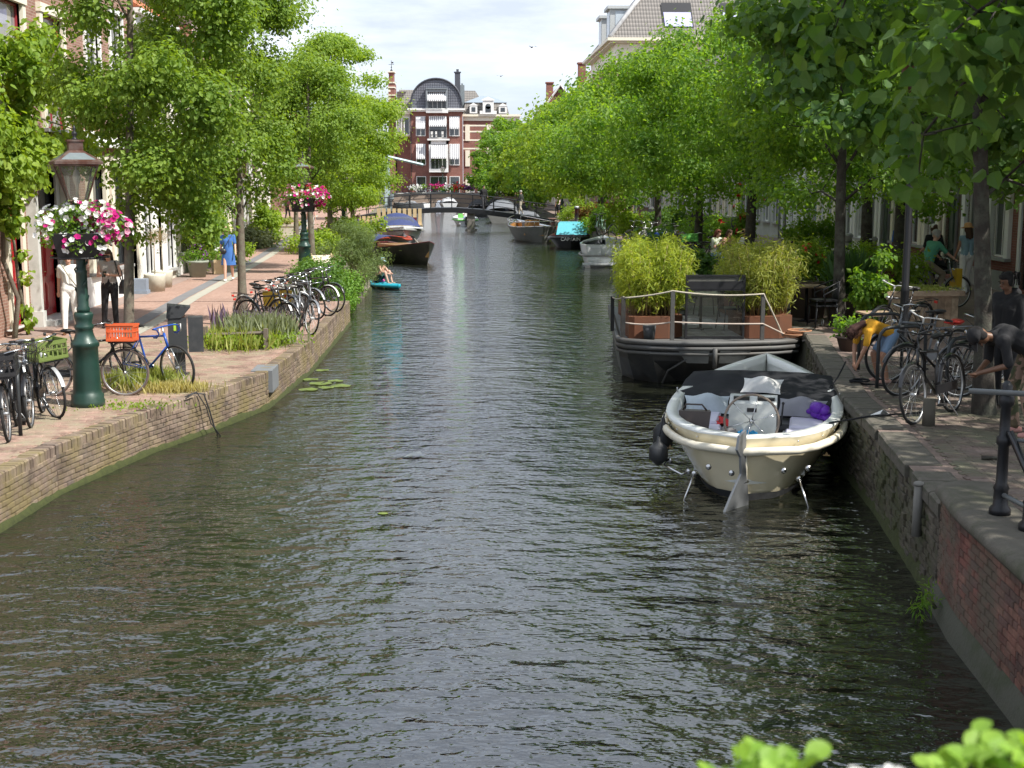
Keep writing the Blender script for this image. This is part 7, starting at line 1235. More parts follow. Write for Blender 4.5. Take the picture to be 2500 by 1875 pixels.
g = MB(); g.grid([[(x_, y_, 1.0 + .16 * (1 - (x_ / 1.3) ** 2) * (1 - y_ / 9)) for x_ in np.linspace(-1.25, 1.25, 7) if True] for y_ in (3.9, 4.8, 5.6)]); g.build('foredeck', HWHT, t); g = MB(); g.grid([[(math.cos(a) * 1.2, y_, 1.0 + math.sin(a) * z_) for a in np.linspace(0, PI, 9)] for y_, z_ in ((.6, .5), (1.6, .8), (3.0, .75), (3.9, .15))]); g.build('canopy', NAVC, t); g = MB(); g.add([(-.9, 3.55, 1.28), (.9, 3.55, 1.28), (.75, 3.3, 1.62), (-.75, 3.3, 1.62)], [(0, 1, 2, 3)]); g.build('window', WSC, t); g = MB(); g.grid([[(x_, 1.0, 1.0), (x_, 1.0, 1.5)] for x_ in (-1.23, -1.0)]); g.build('side_panel', HDRD, t)
t, f = boat('steel_launch', 'grey steel open boat with rounded rail and wooden interior left of the turquoise boat', 4.75, 78.5, 10, 7.5, 2.55, .95, .85, 1.15, HGRY, STEEL, WOOD, rake=.9, floor=.4, bm=.42)
g = MB(); P = [f[2](s, 1, 1) for s in np.linspace(.95, .02, 12)] + [f[2](s, 1, -1) for s in np.linspace(.02, .95, 12)]; g.tube([(a, b_, c_ + .3) for a, b_, c_ in P], .03, 6); [g.tube([p_, (p_[0], p_[1], p_[2] + .3)], .015, 4) for p_ in P[::3]]; g.build('rail', STEEL, t); g = MB(); g.box(-.9, .9, 1.0, 1.6, .4, .85); g.box(-.4, .4, 2.6, 3.2, .4, 1.25); g.build('seat', WOOD, t); g = MB(); g.box(-.3, .5, 3.3, 4.4, .4, 1.1); g.build('engine_box', GRYC, t)
t, f = boat('tugboat', 'turquoise covered boat with black funnel and dark red stern on the right', 5.85, 71.6, -8, 6.6, 2.6, .72, .62, .95, HBLK, HDRD, GRYC, transom=False, rake=.7, floor=.45, stern_round=4, strake=(.09, .12, HBLK), bm=.35)
g = MB(); P = [(-.85, .85, .72), (.85, .85, .72), (.85, 3.1, .72), (-.85, 3.1, .72)]; Q = [(-.78, 1.5, 1.34), (.78, 1.5, 1.34), (.78, 3.0, 1.38), (-.78, 3.0, 1.38)]; g.add(P + Q, [(0, 1, 5, 4), (1, 2, 6, 5), (2, 3, 7, 6), (3, 0, 4, 7), (4, 5, 6, 7)]); g.build('canvas_cabin', TURQ, t); g = MB(); g.add([(.25, 1.02, .88), (.72, 1.0, .87), (.72, 1.2, 1.05), (.25, 1.22, 1.06)], [(0, 1, 2, 3)]); g.build('dark_patch', paint('teal_dark', (.03, .12, .14), .5), t)
g = MB(); g.lathe([(.5, .85), (.3, 1.15), (.12, 1.3), (.11, 2.05), (.15, 2.06), (.15, 2.12)], 14, (.1, 4.0, .0)); g.build('funnel', HBLK, t); g = MB(); g.lathe([(.13, 2.12), (.13, 2.22)], 14, (.1, 4, 0)); g.build('funnel_band', HWHT, t); g = MB(); g.prism([(-1.0, 3.3), (1.0, 3.3), (.8, 5.0), (-.8, 5.0)], .9, 1.1); g.build('red_deckhouse', HRED, t); g = MB(); g.box(1.2, 1.4, 3.6, 3.9, .9, 1.6); g.build('deck_box', HWHT, t)
# name on the stern, as on the photograph it is only half legible
cu = bpy.data.curves.new('lettering', 'FONT'); cu.body = 'CAPTAIN'; cu.size = .26; cu.align_x = 'CENTER'; cu.extrude = .004; to = bpy.data.objects.new('lettering', cu); COL.objects.link(to); to.parent = t; to.location = (0, -.10, .44); to.rotation_euler = (R(90), 0, 0); cu.materials.append(HWHT); bpy.context.view_layer.update(); me = bpy.data.meshes.new_from_object(to); nm = link('lettering', me, t, to.location); nm.rotation_euler = to.rotation_euler; bpy.data.objects.remove(to); nm.name = 'lettering'
t, f = boat('white_tender', 'white aluminium boat with square stern and grey deck, half hidden by the bamboo', 6.25, 56.6, -4, 6.0, 2.35, .95, .90, 1.1, HWHT, HWHT, GRYC, transom=True, rake=.8, floor=.55, fine=.18, strake=(.05, .45, HGRY))
g = MB(); g.box(-.9, -.3, -.05, 0, .30, .85); g.build('stern_hatch', paint('white_panel', (.62, .64, .66), .3), t); g = MB(); g.box(-1.1, 1.1, -.35, .0, .12, .2); g.build('swim_platform', HWHT, t); g = MB(); g.box(-.05, .6, 1.6, 1.9, .55, 1.15); g.build('console', HWHT, t); g = MB(); g.ring(.32, .02, (.1, 1.4, 1.15), 'y', 20, 6); g.build('steering_wheel', IRON, t); g = MB(); g.grid([[(x_, y_, .96 + .1 * (1 - x_ * x_)) for x_ in (-1, -.5, 0, .5, 1)] for y_ in (3.0, 4.5)]); g.build('cover', GRYC, t)
t, f = boat('covered_boat', 'large boat under a grey cover seen behind the footbridge', 3.2, 112, -4, 8.5, 3.0, .95, .9, 1.2, HGRY, HGRY, GRYC, transom=True, rake=.8); g = MB(); g.grid([[(math.cos(a) * 1.35, y_, .9 + math.sin(a) * z_) for a in np.linspace(0, PI, 9)] for y_, z_ in ((.1, .4), (1, .95), (5, 1.05), (7.6, .3))]); g.build('cover', GRYC, t)
t, f = boat('motorboat', 'small white and lime green motorboat passing under the footbridge', .35, 106, 6, 4.8, 2.0, .6, .6, .8, HWHT, HWHT, HWHT, transom=True, rake=.8, strake=(.05, .15, CR_LG)); g = MB(); g.box(-.5, .5, 2.4, 2.8, .2, .9); g.build('console', CR_LG, t); g = MB(); g.box(-.2, .2, -.35, 0, .1, .75); g.build('outboard', IRON, t)
t, f = boat('dark_boat', 'dark boat under a black cover moored beyond the footbridge', 1.7, 131, 0, 7, 2.7, .8, .8, 1.0, HBLK, HBLK, NAVY, transom=True); g = MB(); g.grid([[(math.cos(a) * 1.2, y_, .8 + math.sin(a) * z_) for a in np.linspace(0, PI, 9)] for y_, z_ in ((.1, .4), (2, .9), (5, .8), (6.2, .2))]); g.build('cover', TARP, t)
for i, (x, y, l_) in enumerate(((-1.6, 162, 'white cabin boat in front of the brick bridge'), (-4.4, 164, 'small white boat left of the bridge arch'), (3.6, 152, 'dark covered boat right of the brick bridge arch'), (4.9, 96.5, 'low dark boat under the right end of the footbridge'), (5.2, 122, 'black covered boat moored on the far right'))):
    t, f = boat(['cabin_boat', 'rowing_boat', 'dark_boat', 'dark_boat', 'dark_boat'][i], l_, x, y, [5, 60, 0, 4, 0][i], 6, 2.3, .7, .7, .9, HWHT if i < 2 else HBLK, HWHT if i < 2 else HGRY, GRYC, transom=True)
    if i != 1: g = MB(); g.grid([[(math.cos(a) * .95, y_, .7 + math.sin(a) * z_) for a in np.linspace(0, PI, 7)] for y_, z_ in ((.3, .3), (1.5, .75), (3.6, .7), (4.4, .1))]); g.build('cabin' if i == 0 else 'cover', [HWHT, 0, TARP, GRYC, TARP][i], t)
t, f = boat('pedal_boat', 'small pink bottomed dinghy near the right bank behind the footbridge', 5.0, 90.5, 0, 2.2, 1.1, .25, .25, .35, paint('salmon_plastic', (.6, .25, .18), .5), HRED, HRED)
# floating pallet terrace with slatted seats, left
t = thing('wooden_deck', 'grey wooden landing stage under the slatted wooden benches at the left quay', 'deck', (-4.9, 86, 0)); g = MB(); g.box(-1.3, 1.7, -4, 3, -.1, .42); g.build('deck', paint('grey_planks', (.28, .27, .25), .85, scale=5), t)
PLT = paint('pale_pine', (.58, .45, .27), .75, scale=6)
for i, (x, y, w_, z) in enumerate(((-6.0, 84.2, 2.1, .42), (-4.0, 83.2, 2.9, .42))):
    t = thing('slatted_bench', ['smaller pale pine slatted bench on the left landing stage', 'larger pale pine slatted bench on the left landing stage'][i], 'bench', (x, y, z), 0, 'pale pine slatted benches'); h_ = 1.5 if i else 1.0; n = 9 if i else 7
    for k in range(n): g = MB(); u = -w_ / 2 + w_ * (k + .5) / n; g.prism([(u - .11, -.02), (u + .11, -.02), (u + .11, .02), (u - .11, .02)], .1, h_, pts2=None); g.build('slat', PLT, t)
    g = MB(); g.box(-w_ / 2, w_ / 2, -.5, .02, .45, .52); g.build('seat', PLT, t); g = MB(); g.box(-w_ / 2, w_ / 2, -.04, -.021, .3, .42); g.build('rail', PLT, t)
# paddle board
t = thing('paddle_board', 'turquoise paddle board floating by the left quay', 'paddle board', (-2.98, 46.6, 0), R(-60)); g = MB(); n = 16; rows = []
for i in range(n + 1): u = -1 + 2 * i / n; w_ = .4 * (1 - abs(u) ** 2.6) ** .6 + .01; rows.append([(u * 1.45, -w_, .08), (u * 1.45, -w_ * .95, .15 + .05 * u * u), (u * 1.45, 0, .17 + .05 * u * u), (u * 1.45, w_ * .95, .15 + .05 * u * u), (u * 1.45, w_, .08), (u * 1.45, 0, .02)])
g.grid(rows, wrap=True); g.build('board', paint('turquoise_board', (.02, .38, .52), .4), t); g = MB(); g.ball((-.25, .1, .22), (.3, .2, .09), 8); g.build('pink_cushion', paint('magenta_cloth', (.6, .08, .3), .8), t)
# ================================================================ PEOPLE
SKIN = paint('skin_light', (.58, .34, .25), .55, var=.06, bmp=0); SKIN2 = paint('skin_tan', (.42, .22, .14), .55, var=.06, bmp=0); SKIN3 = paint('skin_brown', (.17, .085, .05), .5, var=.08, bmp=0)
def fabric(n, c, var=.15): return paint('cloth_' + n, c, .9, var=var, scale=7, bmp=.35)
STAND = dict(pel=(0, 0, .95), chest=(0, .01, 1.27), neck=(0, .01, 1.46), head=(0, -.02, 1.595), sL=(-.175, .01, 1.40), sR=(.175, .01, 1.40), eL=(-.215, .03, 1.13), eR=(.215, .03, 1.13), wL=(-.225, -.04, .89), wR=(.225, -.04, .89), hL=(-.09, 0, .91), hR=(.09, 0, .91), kL=(-.10, -.02, .49), kR=(.10, -.02, .49), aL=(-.105, .02, .07), aR=(.105, .02, .07))
def remesh(g, name, mat, parent, vox):
    o = g.build(name, mat, parent); m = o.modifiers.new('r', 'REMESH'); m.mode = 'VOXEL'; m.voxel_size = vox; m.use_smooth_shade = True; s = o.modifiers.new('s', 'SMOOTH'); s.iterations = 2; s.factor = .5
    dg = bpy.context.evaluated_depsgraph_get(); me = bpy.data.meshes.new_from_object(o.evaluated_get(dg)); o.modifiers.clear(); old = o.data; o.data = me; me.name = name; bpy.data.meshes.remove(old)
    if not me.materials: me.materials.append(mat)
    me.polygons.foreach_set('use_smooth', [True] * len(me.polygons)); return o
def cap(g, p, q, r0, r1): p, q = Vector(p), Vector(q); g.tube([p, q], [r0, r1], 12); g.ball(p, r0, 10); g.ball(q, r1, 10)
def person(label, loc, deg, pose=None, skin=SKIN, top=None, sleeve=.6, legs=None, leg_len=2.0, dress=None, dress_len=.42, hair=None, long_hair=False, shoes=None, hat=None, scale=1, vox=.014, detail=False, hood=False, build_=1.0, toe=None, group=None):
    J = dict(STAND); J.update(pose or {}); J = {k: Vector(v) for k, v in J.items()}; t = thing('person', label, 'person', loc, R(deg), group, scale); b = build_
    def torso(g, e, low=True):
        P, Cc, Nk = J['pel'], J['chest'], J['neck']; sd = (J['sR'] - J['sL']).normalized(); W_ = P.lerp(Cc, .45)
        for s in (-1, 1):
            if low: cap(g, P + sd * s * .065, W_ + sd * s * .05, (.10 + e) * b, (.088 + e) * b)
            cap(g, W_ + sd * s * .05, Cc + sd * s * .07, (.088 + e) * b, (.10 + e) * b); cap(g, Cc + sd * s * .07, (J['sR'] if s > 0 else J['sL']) * .86 + Nk * .14 - Vector((0, 0, .03)), (.10 + e) * b, (.058 + e) * b)
        cap(g, Cc, Nk - (Nk - Cc) * .22, (.09 + e) * b, (.05 + e * .6)); cap(g, J['sL'], J['sR'], .052 + e, .052 + e)
    def limb(g, A, B_, C_, f, r, e):
        f1 = min(f, 1); cap(g, A, A.lerp(B_, f1), r[0] + e, r[0] + (r[1] - r[0]) * f1 + e * 1.1)
        if f > 1: f2 = min(f - 1, 1); cap(g, B_, B_.lerp(C_, f2), r[1] + e, r[1] + (r[2] - r[1]) * f2 + e * 1.2)
    AR, LR = (.047, .038, .026), (.082 * b, .055, .036); g = MB(); torso(g, 0)
    cap(g, J['neck'] - Vector((0, 0, .02)), J['neck'].lerp(J['head'], .55), .048, .048)
    for s in 'LR':
        limb(g, J['s' + s], J['e' + s], J['w' + s], 2, AR, 0); limb(g, J['h' + s], J['k' + s], J['a' + s], 2, LR, 0); a = J['a' + s]; sh = (a - J['k' + s]).normalized(); fw = (toe or {}).get(s, Vector((0, -1, 0))); fw = Vector(fw).normalized(); cap(g, a + fw * -.04 + Vector((0, 0, -.035)), a + fw * .13 + Vector((0, 0, -.045)), .032, .025)
        cap(g, J['k' + s].lerp(a, .18), J['k' + s].lerp(a, .5), .05, .042)
        w = J['w' + s]; d = (w - J['e' + s]).normalized(); hd = w + d * .05; side = d.cross(Vector((0, 0, 1)) if abs(d.z) < .9 else Vector((0, 1, 0))).normalized(); nn = side.cross(d); cap(g, w, hd + d * .02, .022, .03)
        if detail:
            for k, ln in ((-1.5, .055), (-.5, .07), (.5, .066), (1.5, .05)): r0 = hd + d * .025 + side * k * .016; m1 = r0 + d * ln * .5 + nn * .006; cap(g, r0, m1, .0095, .009); cap(g, m1, m1 + d * ln * .45 + nn * .02, .009, .0075)
            m1 = hd - side * .032 + d * .01; cap(g, w + d * .02, m1, .012, .011); cap(g, m1, m1 + d * .035 + nn * .015, .011, .008)
        else: cap(g, hd, hd + d * .06 + nn * .015, .022, .016)
    H = J['head']; up = (H - J['neck']).normalized(); look = (pose or {}).get('look'); fwd = Vector(look) if look else Vector((0, -1, 0)); fwd = (fwd - up * fwd.dot(up)).normalized(); lat = up.cross(fwd)
    rot = Matrix((lat, -fwd, up)).transposed(); keep = g.M; g.M = Matrix.Translation(H) @ rot.to_4x4(); g.ball((0, .012, .02), (.076, .092, .10), 16, rings=12); g.ball((0, -.022, -.045), (.056, .062, .065), 12); cap(g, (0, -.088, .0), (0, -.103, -.02), .010, .013); [g.ball((s * .077, .01, -.01), (.012, .02, .03), 6) for s in (-1, 1)]; cap(g, (-.018, -.08, -.052), (.018, -.08, -.052), .008, .008); g.M = keep
    remesh(g, 'body', skin, t, vox if not detail else .0085)
    HM = Matrix.Translation(H) @ rot.to_4x4()
    if detail:
        g = MB(); g.M = HM
        for s in (-1, 1): g.ball((s * .030, -.079, .012), (.012, .006, .007), 8); g.box(s * .031 - .016, s * .031 + .016, -.090, -.078, .030, .036)
        g.build('eyes', paint('eye_dark', (.03, .02, .015), .4), t); g = MB(); g.M = HM; g.ball((0, -.083, -.052), (.022, .008, .006), 8); g.build('lips', paint('lips', (.40, .14, .12), .5), t)
    if hair:
        g = MB(); g.M = HM; g.ball((0, .03, .042), (.086, .094, .092), 14, rings=10); g.ball((0, -.02, .085), (.07, .075, .04), 10); [g.ball((s * .07, .02, -.0), (.022, .055, .06), 8) for s in (-1, 1)]
        if long_hair == 'bun': g.ball((0, .12, .06), .045, 8)
        elif long_hair: cap(g, (-.05, .07, .0), (-.07, .07, -.2), .045, .03); cap(g, (.05, .07, .0), (.07, .07, -.2), .045, .03); cap(g, (0, .09, .0), (0, .10, -.22), .06, .04)
        remesh(g, 'hair', hair, t, .012)
        if long_hair == 'curly': B_ = [(*(HM @ Vector(unit(rnd(1))[0] * [.1, .1, .09] + np.array([0, .04, .06]))), .035) for _ in range(26)]; foliage('curls', B_, 420, .05, 'lance', hair, t, up=0, flat=1)
    if hat:
        g = MB(); g.M = HM @ Matrix.Rotation(R(-6), 4, 'X'); kind, hm = hat
        if kind == 'sun': g.lathe([(.19, .055), (.18, .065), (.10, .085), (.095, .15), (.06, .185), (.01, .19)], 20, (0, .015, 0))
        elif kind == 'cap': g.lathe([(.096, .035), (.095, .08), (.07, .13), (.01, .145)], 16, (0, .012, 0)); g.add([(-.06, -.07, .045), (.06, -.07, .045), (.05, -.17, .03), (-.05, -.17, .03), (-.06, -.07, .057), (.06, -.07, .057), (.05, -.17, .04), (-.05, -.17, .04)], [(0, 1, 2, 3), (7, 6, 5, 4), (2, 1, 5, 6), (3, 2, 6, 7), (0, 3, 7, 4)])
        g.build('hat', hm, t)
    if top:
        g = MB(); torso(g, .014)
        if sleeve > 0: [limb(g, J['s' + s], J['e' + s], J['w' + s], sleeve, AR, .015) for s in 'LR']
        if hood: cap(g, J['neck'] + Vector((-.06, .06, .0)), J['neck'] + Vector((.06, .06, .0)), .07, .07)
        remesh(g, 'top', top, t, vox)
    if legs:
        g = MB(); sd = (J['hR'] - J['hL']).normalized(); cap(g, J['pel'] - sd * .07, J['pel'] + sd * .07, .115 * b, .115 * b); cap(g, J['pel'] + Vector((0, 0, -.03)), J['pel'] - (J['pel'] - J['chest']) * .22, .12 * b, .105 * b)
        for s in 'LR': limb(g, J['h' + s], J['k' + s], J['a' + s], leg_len, LR, .016)
        remesh(g, 'trousers', legs, t, vox)
    if dress:
        g = MB(); P = J['pel']; rows = []; top_ = P + Vector((0, 0, .02))
        for i, (rx, ry, z) in enumerate(((.15, .12, .12), (.175, .135, 0), (.20, .15, -.2), (.225, .165, -dress_len))): rows.append([(P.x + rx * (1 + .05 * math.sin(6 * a) * i / 3) * math.cos(a), P.y + ry * (1 + .06 * math.sin(5 * a + 1) * i / 3) * math.sin(a), P.z + z) for a in np.linspace(0, 2 * PI, 28, endpoint=False)])
        g.grid(rows, wrap=True); g.build('skirt', dress, t)
    if shoes:
        for s in 'LR': g = MB(); a = J['a' + s]; fw = Vector((toe or {}).get(s, (0, -1, 0))).normalized(); cap(g, a + fw * -.045 + Vector((0, 0, -.03)), a + fw * .14 + Vector((0, 0, -.04)), .042, .034); remesh(g, 'shoe', shoes, t, .014)
    return t
HB, HBK, HGR, HBL = fabric('hair_brown', (.08, .045, .028)), fabric('hair_black', (.012, .01, .01)), fabric('hair_grey', (.4, .38, .36)), fabric('hair_blond', (.42, .3, .15))
WT, BT, DN = fabric('white', (.78, .77, .74)), fabric('black', (.014, .014, .016)), fabric('denim', (.22, .34, .52)); LEATH = paint('black_leather', (.02, .02, .022), .45)
WALK = dict(kL=(-.10, -.13, .50), aL=(-.10, -.22, .08), kR=(.10, .0, .49), aR=(.10, .2, .11), wL=(-.24, .1, .90), wR=(.24, -.16, .93), eR=(.22, -.03, 1.14), eL=(-.22, .08, 1.14))
pw = person('woman in a white t-shirt and white trousers walking beside the red doors', (-8.26, 27.8, ZL), 8, dict(WALK), SKIN, top=WT, sleeve=.7, legs=WT, leg_len=1.9, hair=HBL, shoes=fabric('sandal_tan', (.45, .25, .12)), vox=.012, detail=True, scale=.99)
g = MB(); g.tube([(-.13, -.10, 1.46), (.03, -.16, 1.2), (.17, -.10, .98)], .012, 5); g.tube([(-.13, .05, 1.46), (.05, .15, 1.2), (.19, .04, .98)], .012, 5); g.box(.15, .27, -.10, .12, .62, .98); o = tag(g.build('shoulder_bag', fabric('khaki', (.30, .27, .19))), 'khaki cross body bag worn by the woman in white', 'bag'); o.location = (-8.26, 27.8, ZL); o.rotation_euler.z = R(8)
pp = person('dark haired woman in a grey top and black trousers looking at her phone', (-7.72, 28.9, ZL), 4, dict(head=(.0, -.06, 1.585), look=(.0, -1, -.55), eL=(-.23, -.02, 1.14), eR=(.23, .0, 1.14), wL=(-.08, -.25, 1.16), wR=(.05, -.27, 1.17), kL=(-.11, -.06, .49), aL=(-.13, -.08, .07)), SKIN, top=fabric('heather_grey', (.36, .33, .30)), sleeve=0, legs=BT, leg_len=1.95, hair=HB, long_hair=True, shoes=LEATH, vox=.012, detail=True)
g = MB(); g.box(-.04, .04, -.008, .008, -.075, .075); o = g.build('phone', paint('phone', (.02, .02, .02), .2)); o.location = (-7.72 - .01, 28.9 - .36, ZL + 1.19); o.rotation_euler = (R(-45), 0, 0); tag(o, 'dark mobile phone held by the woman in the grey top', 'phone')
g = MB(); g.tube([(.15, -.07, 1.47), (.22, -.08, 1.2), (.27, 0, 1.0)], .014, 5); g.tube([(.15, .05, 1.47), (.25, .1, 1.2), (.28, .05, 1.0)], .014, 5); g.ball((.30, .05, .90), (.10, .17, .15), 10); g.box(.22, .38, -.1, .2, .74, .92); o = tag(g.build('shoulder_bag', LEATH), 'black leather bag on the shoulder of the woman with the phone', 'bag'); o.location = (-7.72, 28.9, ZL)
BD = fabric('blue_dress', (.05, .15, .42)); person('woman in a short blue dress and straw hat walking down the left street', (-7.43, 41.9, ZL), 5, dict(WALK, look=(.1, -1, -.3)), SKIN, top=BD, sleeve=.75, dress=BD, dress_len=.44, hair=HB, hat=('sun', fabric('straw', (.55, .42, .25))), shoes=WT, detail=False, vox=.012, toe=None)
g = MB(); g.tube([(.14, -.08, 1.46), (0, -.16, 1.2), (-.12, -.15, 1.0)], .011, 5); g.ball((-.14, -.16, .95), (.12, .06, .09), 10); o = tag(g.build('cross_body_bag', LEATH), 'small black cross body bag worn over the blue dress', 'bag'); o.location = (-7.43, 41.9, ZL)
g = MB(); g.prism([(-.15, -.04), (.15, -.04), (.15, .04), (-.15, .04)], .22, .66); g.tube([(-.09, 0, .66), (-.05, 0, .85), (.05, 0, .85), (.09, 0, .66)], .008, 4); o = tag(g.build('tote_bag', fabric('tote', (.55, .42, .25))), 'tan tote bag carried by the woman in the blue dress', 'bag'); o.location = (-7.43 - .33, 42.0, ZL)
p_ = person('person in a brown top with a black backpack far down the left street', (-13.6, 103, ZL), 160, WALK, SKIN, top=fabric('brown', (.16, .07, .05)), sleeve=.7, legs=BT, hair=HB, long_hair=True, shoes=LEATH, vox=.02); g = MB(); g.ball((0, .17, 1.2), (.16, .1, .22), 10); o = tag(g.build('backpack', LEATH), 'black backpack of the person far down the left street', 'backpack'); o.location = (-13.6, 103, ZL); o.rotation_euler.z = R(160)
person('person in a pale patterned shirt far down the left street', (-12.6, 108, ZL), 20, WALK, SKIN, top=fabric('pale_blue', (.5, .5, .6)), legs=DN, hair=HGR, shoes=WT, vox=.02)
person('person in a pink top walking behind the second lamp planter', (-8.7, 76, ZL), 190, WALK, SKIN, top=fabric('pink', (.6, .35, .33)), legs=WT, leg_len=1.0, hair=HB, long_hair=True, shoes=WT, vox=.018)
BENT = dict(pel=(0, .26, .86), chest=(0, -.10, .98), neck=(0, -.27, .92), head=(0, -.40, .86), look=(0, -.6, -1), sL=(-.17, -.22, .90), sR=(.17, -.22, .90), eL=(-.19, -.30, .62), eR=(.19, -.28, .62), wL=(-.10, -.34, .36), wR=(.10, -.36, .36), hL=(-.09, .26, .83), hR=(.09, .26, .83), kL=(-.13, .02, .48), kR=(.13, .06, .48), aL=(-.13, .12, .07), aR=(.13, .16, .07))
person('person in a purple top bending over at the left quay edge by the boats', (-5.15, 62.8, ZL), 60, dict(BENT, chest=(0, 0, 1.15), neck=(0, -.1, 1.3), head=(0, -.2, 1.38), sL=(-.17, -.08, 1.24), sR=(.17, -.08, 1.24), pel=(0, .15, .92)), SKIN, top=fabric('purple', (.16, .03, .38)), legs=DN, hair=HB, shoes=WT, vox=.018)
person('child in a light blue cap crouching on the turquoise paddle board', (-2.95, 46.5, .15), 60, dict(pel=(0, .1, .16), chest=(0, -.02, .48), neck=(0, -.08, .64), head=(0, -.12, .78), look=(-.4, -1, -.2), sL=(-.15, -.06, .60), sR=(.15, -.06, .60), eL=(-.2, -.22, .42), eR=(.2, -.22, .42), wL=(-.1, -.4, .36), wR=(.12, -.4, .36), hL=(-.09, .08, .15), hR=(.09, .08, .15), kL=(-.14, -.30, .42), kR=(.14, -.30, .42), aL=(-.12, -.42, .07), aR=(.12, -.42, .07)), SKIN, legs=BT, leg_len=.5, top=None, hair=HBL, hat=('cap', fabric('light_blue', (.35, .55, .65))), vox=.014)
# right quay
person('barefoot woman in a yellow top and denim shorts bending down to the rope', (5.86, 18.3, ZR), -82, BENT, SKIN2, top=fabric('mustard', (.66, .33, .02)), sleeve=.75, legs=DN, leg_len=.75, hair=fabric('hair_darkcurl', (.05, .02, .015)), long_hair='curly', shoes=fabric('flipflop_pink', (.6, .35, .28)), vox=.011, detail=True, scale=.84)
CAMO = None
m, N, Lk, p = base_mat('camouflage'); co = objco(N); n1 = noise(N, Lk, 7, 2, co, .5); mp = N.new('ShaderNodeMapping'); mp.inputs['Location'].default_value = (3, 7, 1); Lk.new(co, mp.inputs['Vector']); n2 = noise(N, Lk, 8, 2, mp.outputs[0], .5)
r1 = ramp(N, Lk, n1, .50, .52); r2 = ramp(N, Lk, n2, .54, .56); c_ = mixc(N, Lk, r1, (.13, .10, .06), (.07, .08, .04)); Lk.new(mixc(N, Lk, r2, c_, (.30, .20, .15)), p.inputs['Base Color']); p.inputs['Roughness'].default_value = .9; CAMO = m
person('man in a black t-shirt and camouflage trousers bending towards the near tree trunk', (6.18, 14.4, ZR), -88, dict(pel=(0, .24, .98), chest=(0, -.10, 1.15), neck=(0, -.27, 1.15), head=(0, -.40, 1.14), look=(0, -.9, -1), sL=(-.18, -.2, 1.12), sR=(.18, -.2, 1.12), eL=(-.24, -.18, .84), eR=(.22, -.15, .84), wL=(-.10, -.36, .72), wR=(.08, -.40, .74), hL=(-.1, .22, .93), hR=(.1, .22, .93), kL=(-.14, .06, .50), kR=(.14, .1, .50), aL=(-.15, .14, .07), aR=(.15, .2, .07)), SKIN3, top=BT, sleeve=.95, legs=CAMO, leg_len=1.9, hair=HBK, hat=('cap', BT), shoes=fabric('slipper_pink', (.5, .25, .22)), vox=.011, detail=True, build_=1.12)
hm = person('young man with short dreadlocks in a black hooded jacket standing at the right edge', (6.86, 16.25, ZR), -62, dict(look=(-.2, -1, -.1), head=(0, -.04, 1.60)), SKIN3, top=BT, sleeve=1.95, legs=BT, hair=HBK, shoes=LEATH, hood=True, vox=.011, detail=True, build_=1.15)
g = MB()
for k in range(46): a = random.uniform(0, 2 * PI); e = random.uniform(.2, 1); v = Vector((math.cos(a) * .085, .02 + math.sin(a) * .09, .05 + e * .07)); g.tube([(v.x, v.y, 1.6 + v.z), (v.x * 1.25, v.y * 1.2, 1.6 + v.z + .01), (v.x * 1.35, v.y * 1.3 - .01, 1.6 + v.z - random.uniform(.05, .12))], [.012, .012, .006], 5)
g.build('dreadlocks', HBK, hm)
cb = dup(bO, (10.55, 28.9, ZR), R(15), 'bicycle with a yellow bag ridden by the cyclist in the green shirt'); g = MB(); g.box(.42, .56, -.12, .12, .45, .85); tag(g.build('yellow_bag', paint('yellow_bag', (.6, .38, .02), .6), cb), None)
person('cyclist in a green polo shirt sitting on a bicycle behind the street lamp', (10.3, 28.85, ZR), 105, dict(pel=(0, 0, 1.02), chest=(0, -.12, 1.33), neck=(0, -.18, 1.5), head=(0, -.22, 1.63), sL=(-.18, -.16, 1.44), sR=(.18, -.16, 1.44), eL=(-.24, -.32, 1.26), eR=(.24, -.32, 1.26), wL=(-.28, -.5, 1.12), wR=(.28, -.5, 1.12), hL=(-.09, 0, .98), hR=(.09, 0, .98), kL=(-.12, -.34, .78), kR=(.12, -.22, .62), aL=(-.12, -.24, .35), aR=(.12, -.02, .22)), SKIN, top=fabric('green_polo', (.10, .34, .22)), sleeve=.9, legs=fabric('khaki_trousers', (.26, .21, .15)), hair=HGR, shoes=LEATH, vox=.013)
person('man in a blue t-shirt standing behind the cyclist', (12.2, 36.3, ZR), 170, {}, SKIN3, top=fabric('blue_tee', (.06, .16, .5)), sleeve=.9, legs=DN, hair=HBK, shoes=WT, vox=.014)
person('woman in a black top with a white cap pushing a stroller away from the camera', (12.0, 33.2, ZR), 190, dict(WALK, wL=(-.16, -.36, 1.0), wR=(.16, -.36, 1.0)), SKIN, top=BT, sleeve=.9, legs=BT, hair=HB, long_hair='bun', hat=('cap', WT), shoes=LEATH, vox=.013)
person('woman in an orange sun hat, light blue top and white trousers walking away', (12.65, 32.6, ZR), 185, dict(WALK), SKIN2, top=fabric('light_blue_top', (.25, .38, .45)), sleeve=.1, legs=WT, hair=HB, long_hair=True, hat=('sun', fabric('orange_straw', (.62, .33, .14))), shoes=WT, vox=.013)
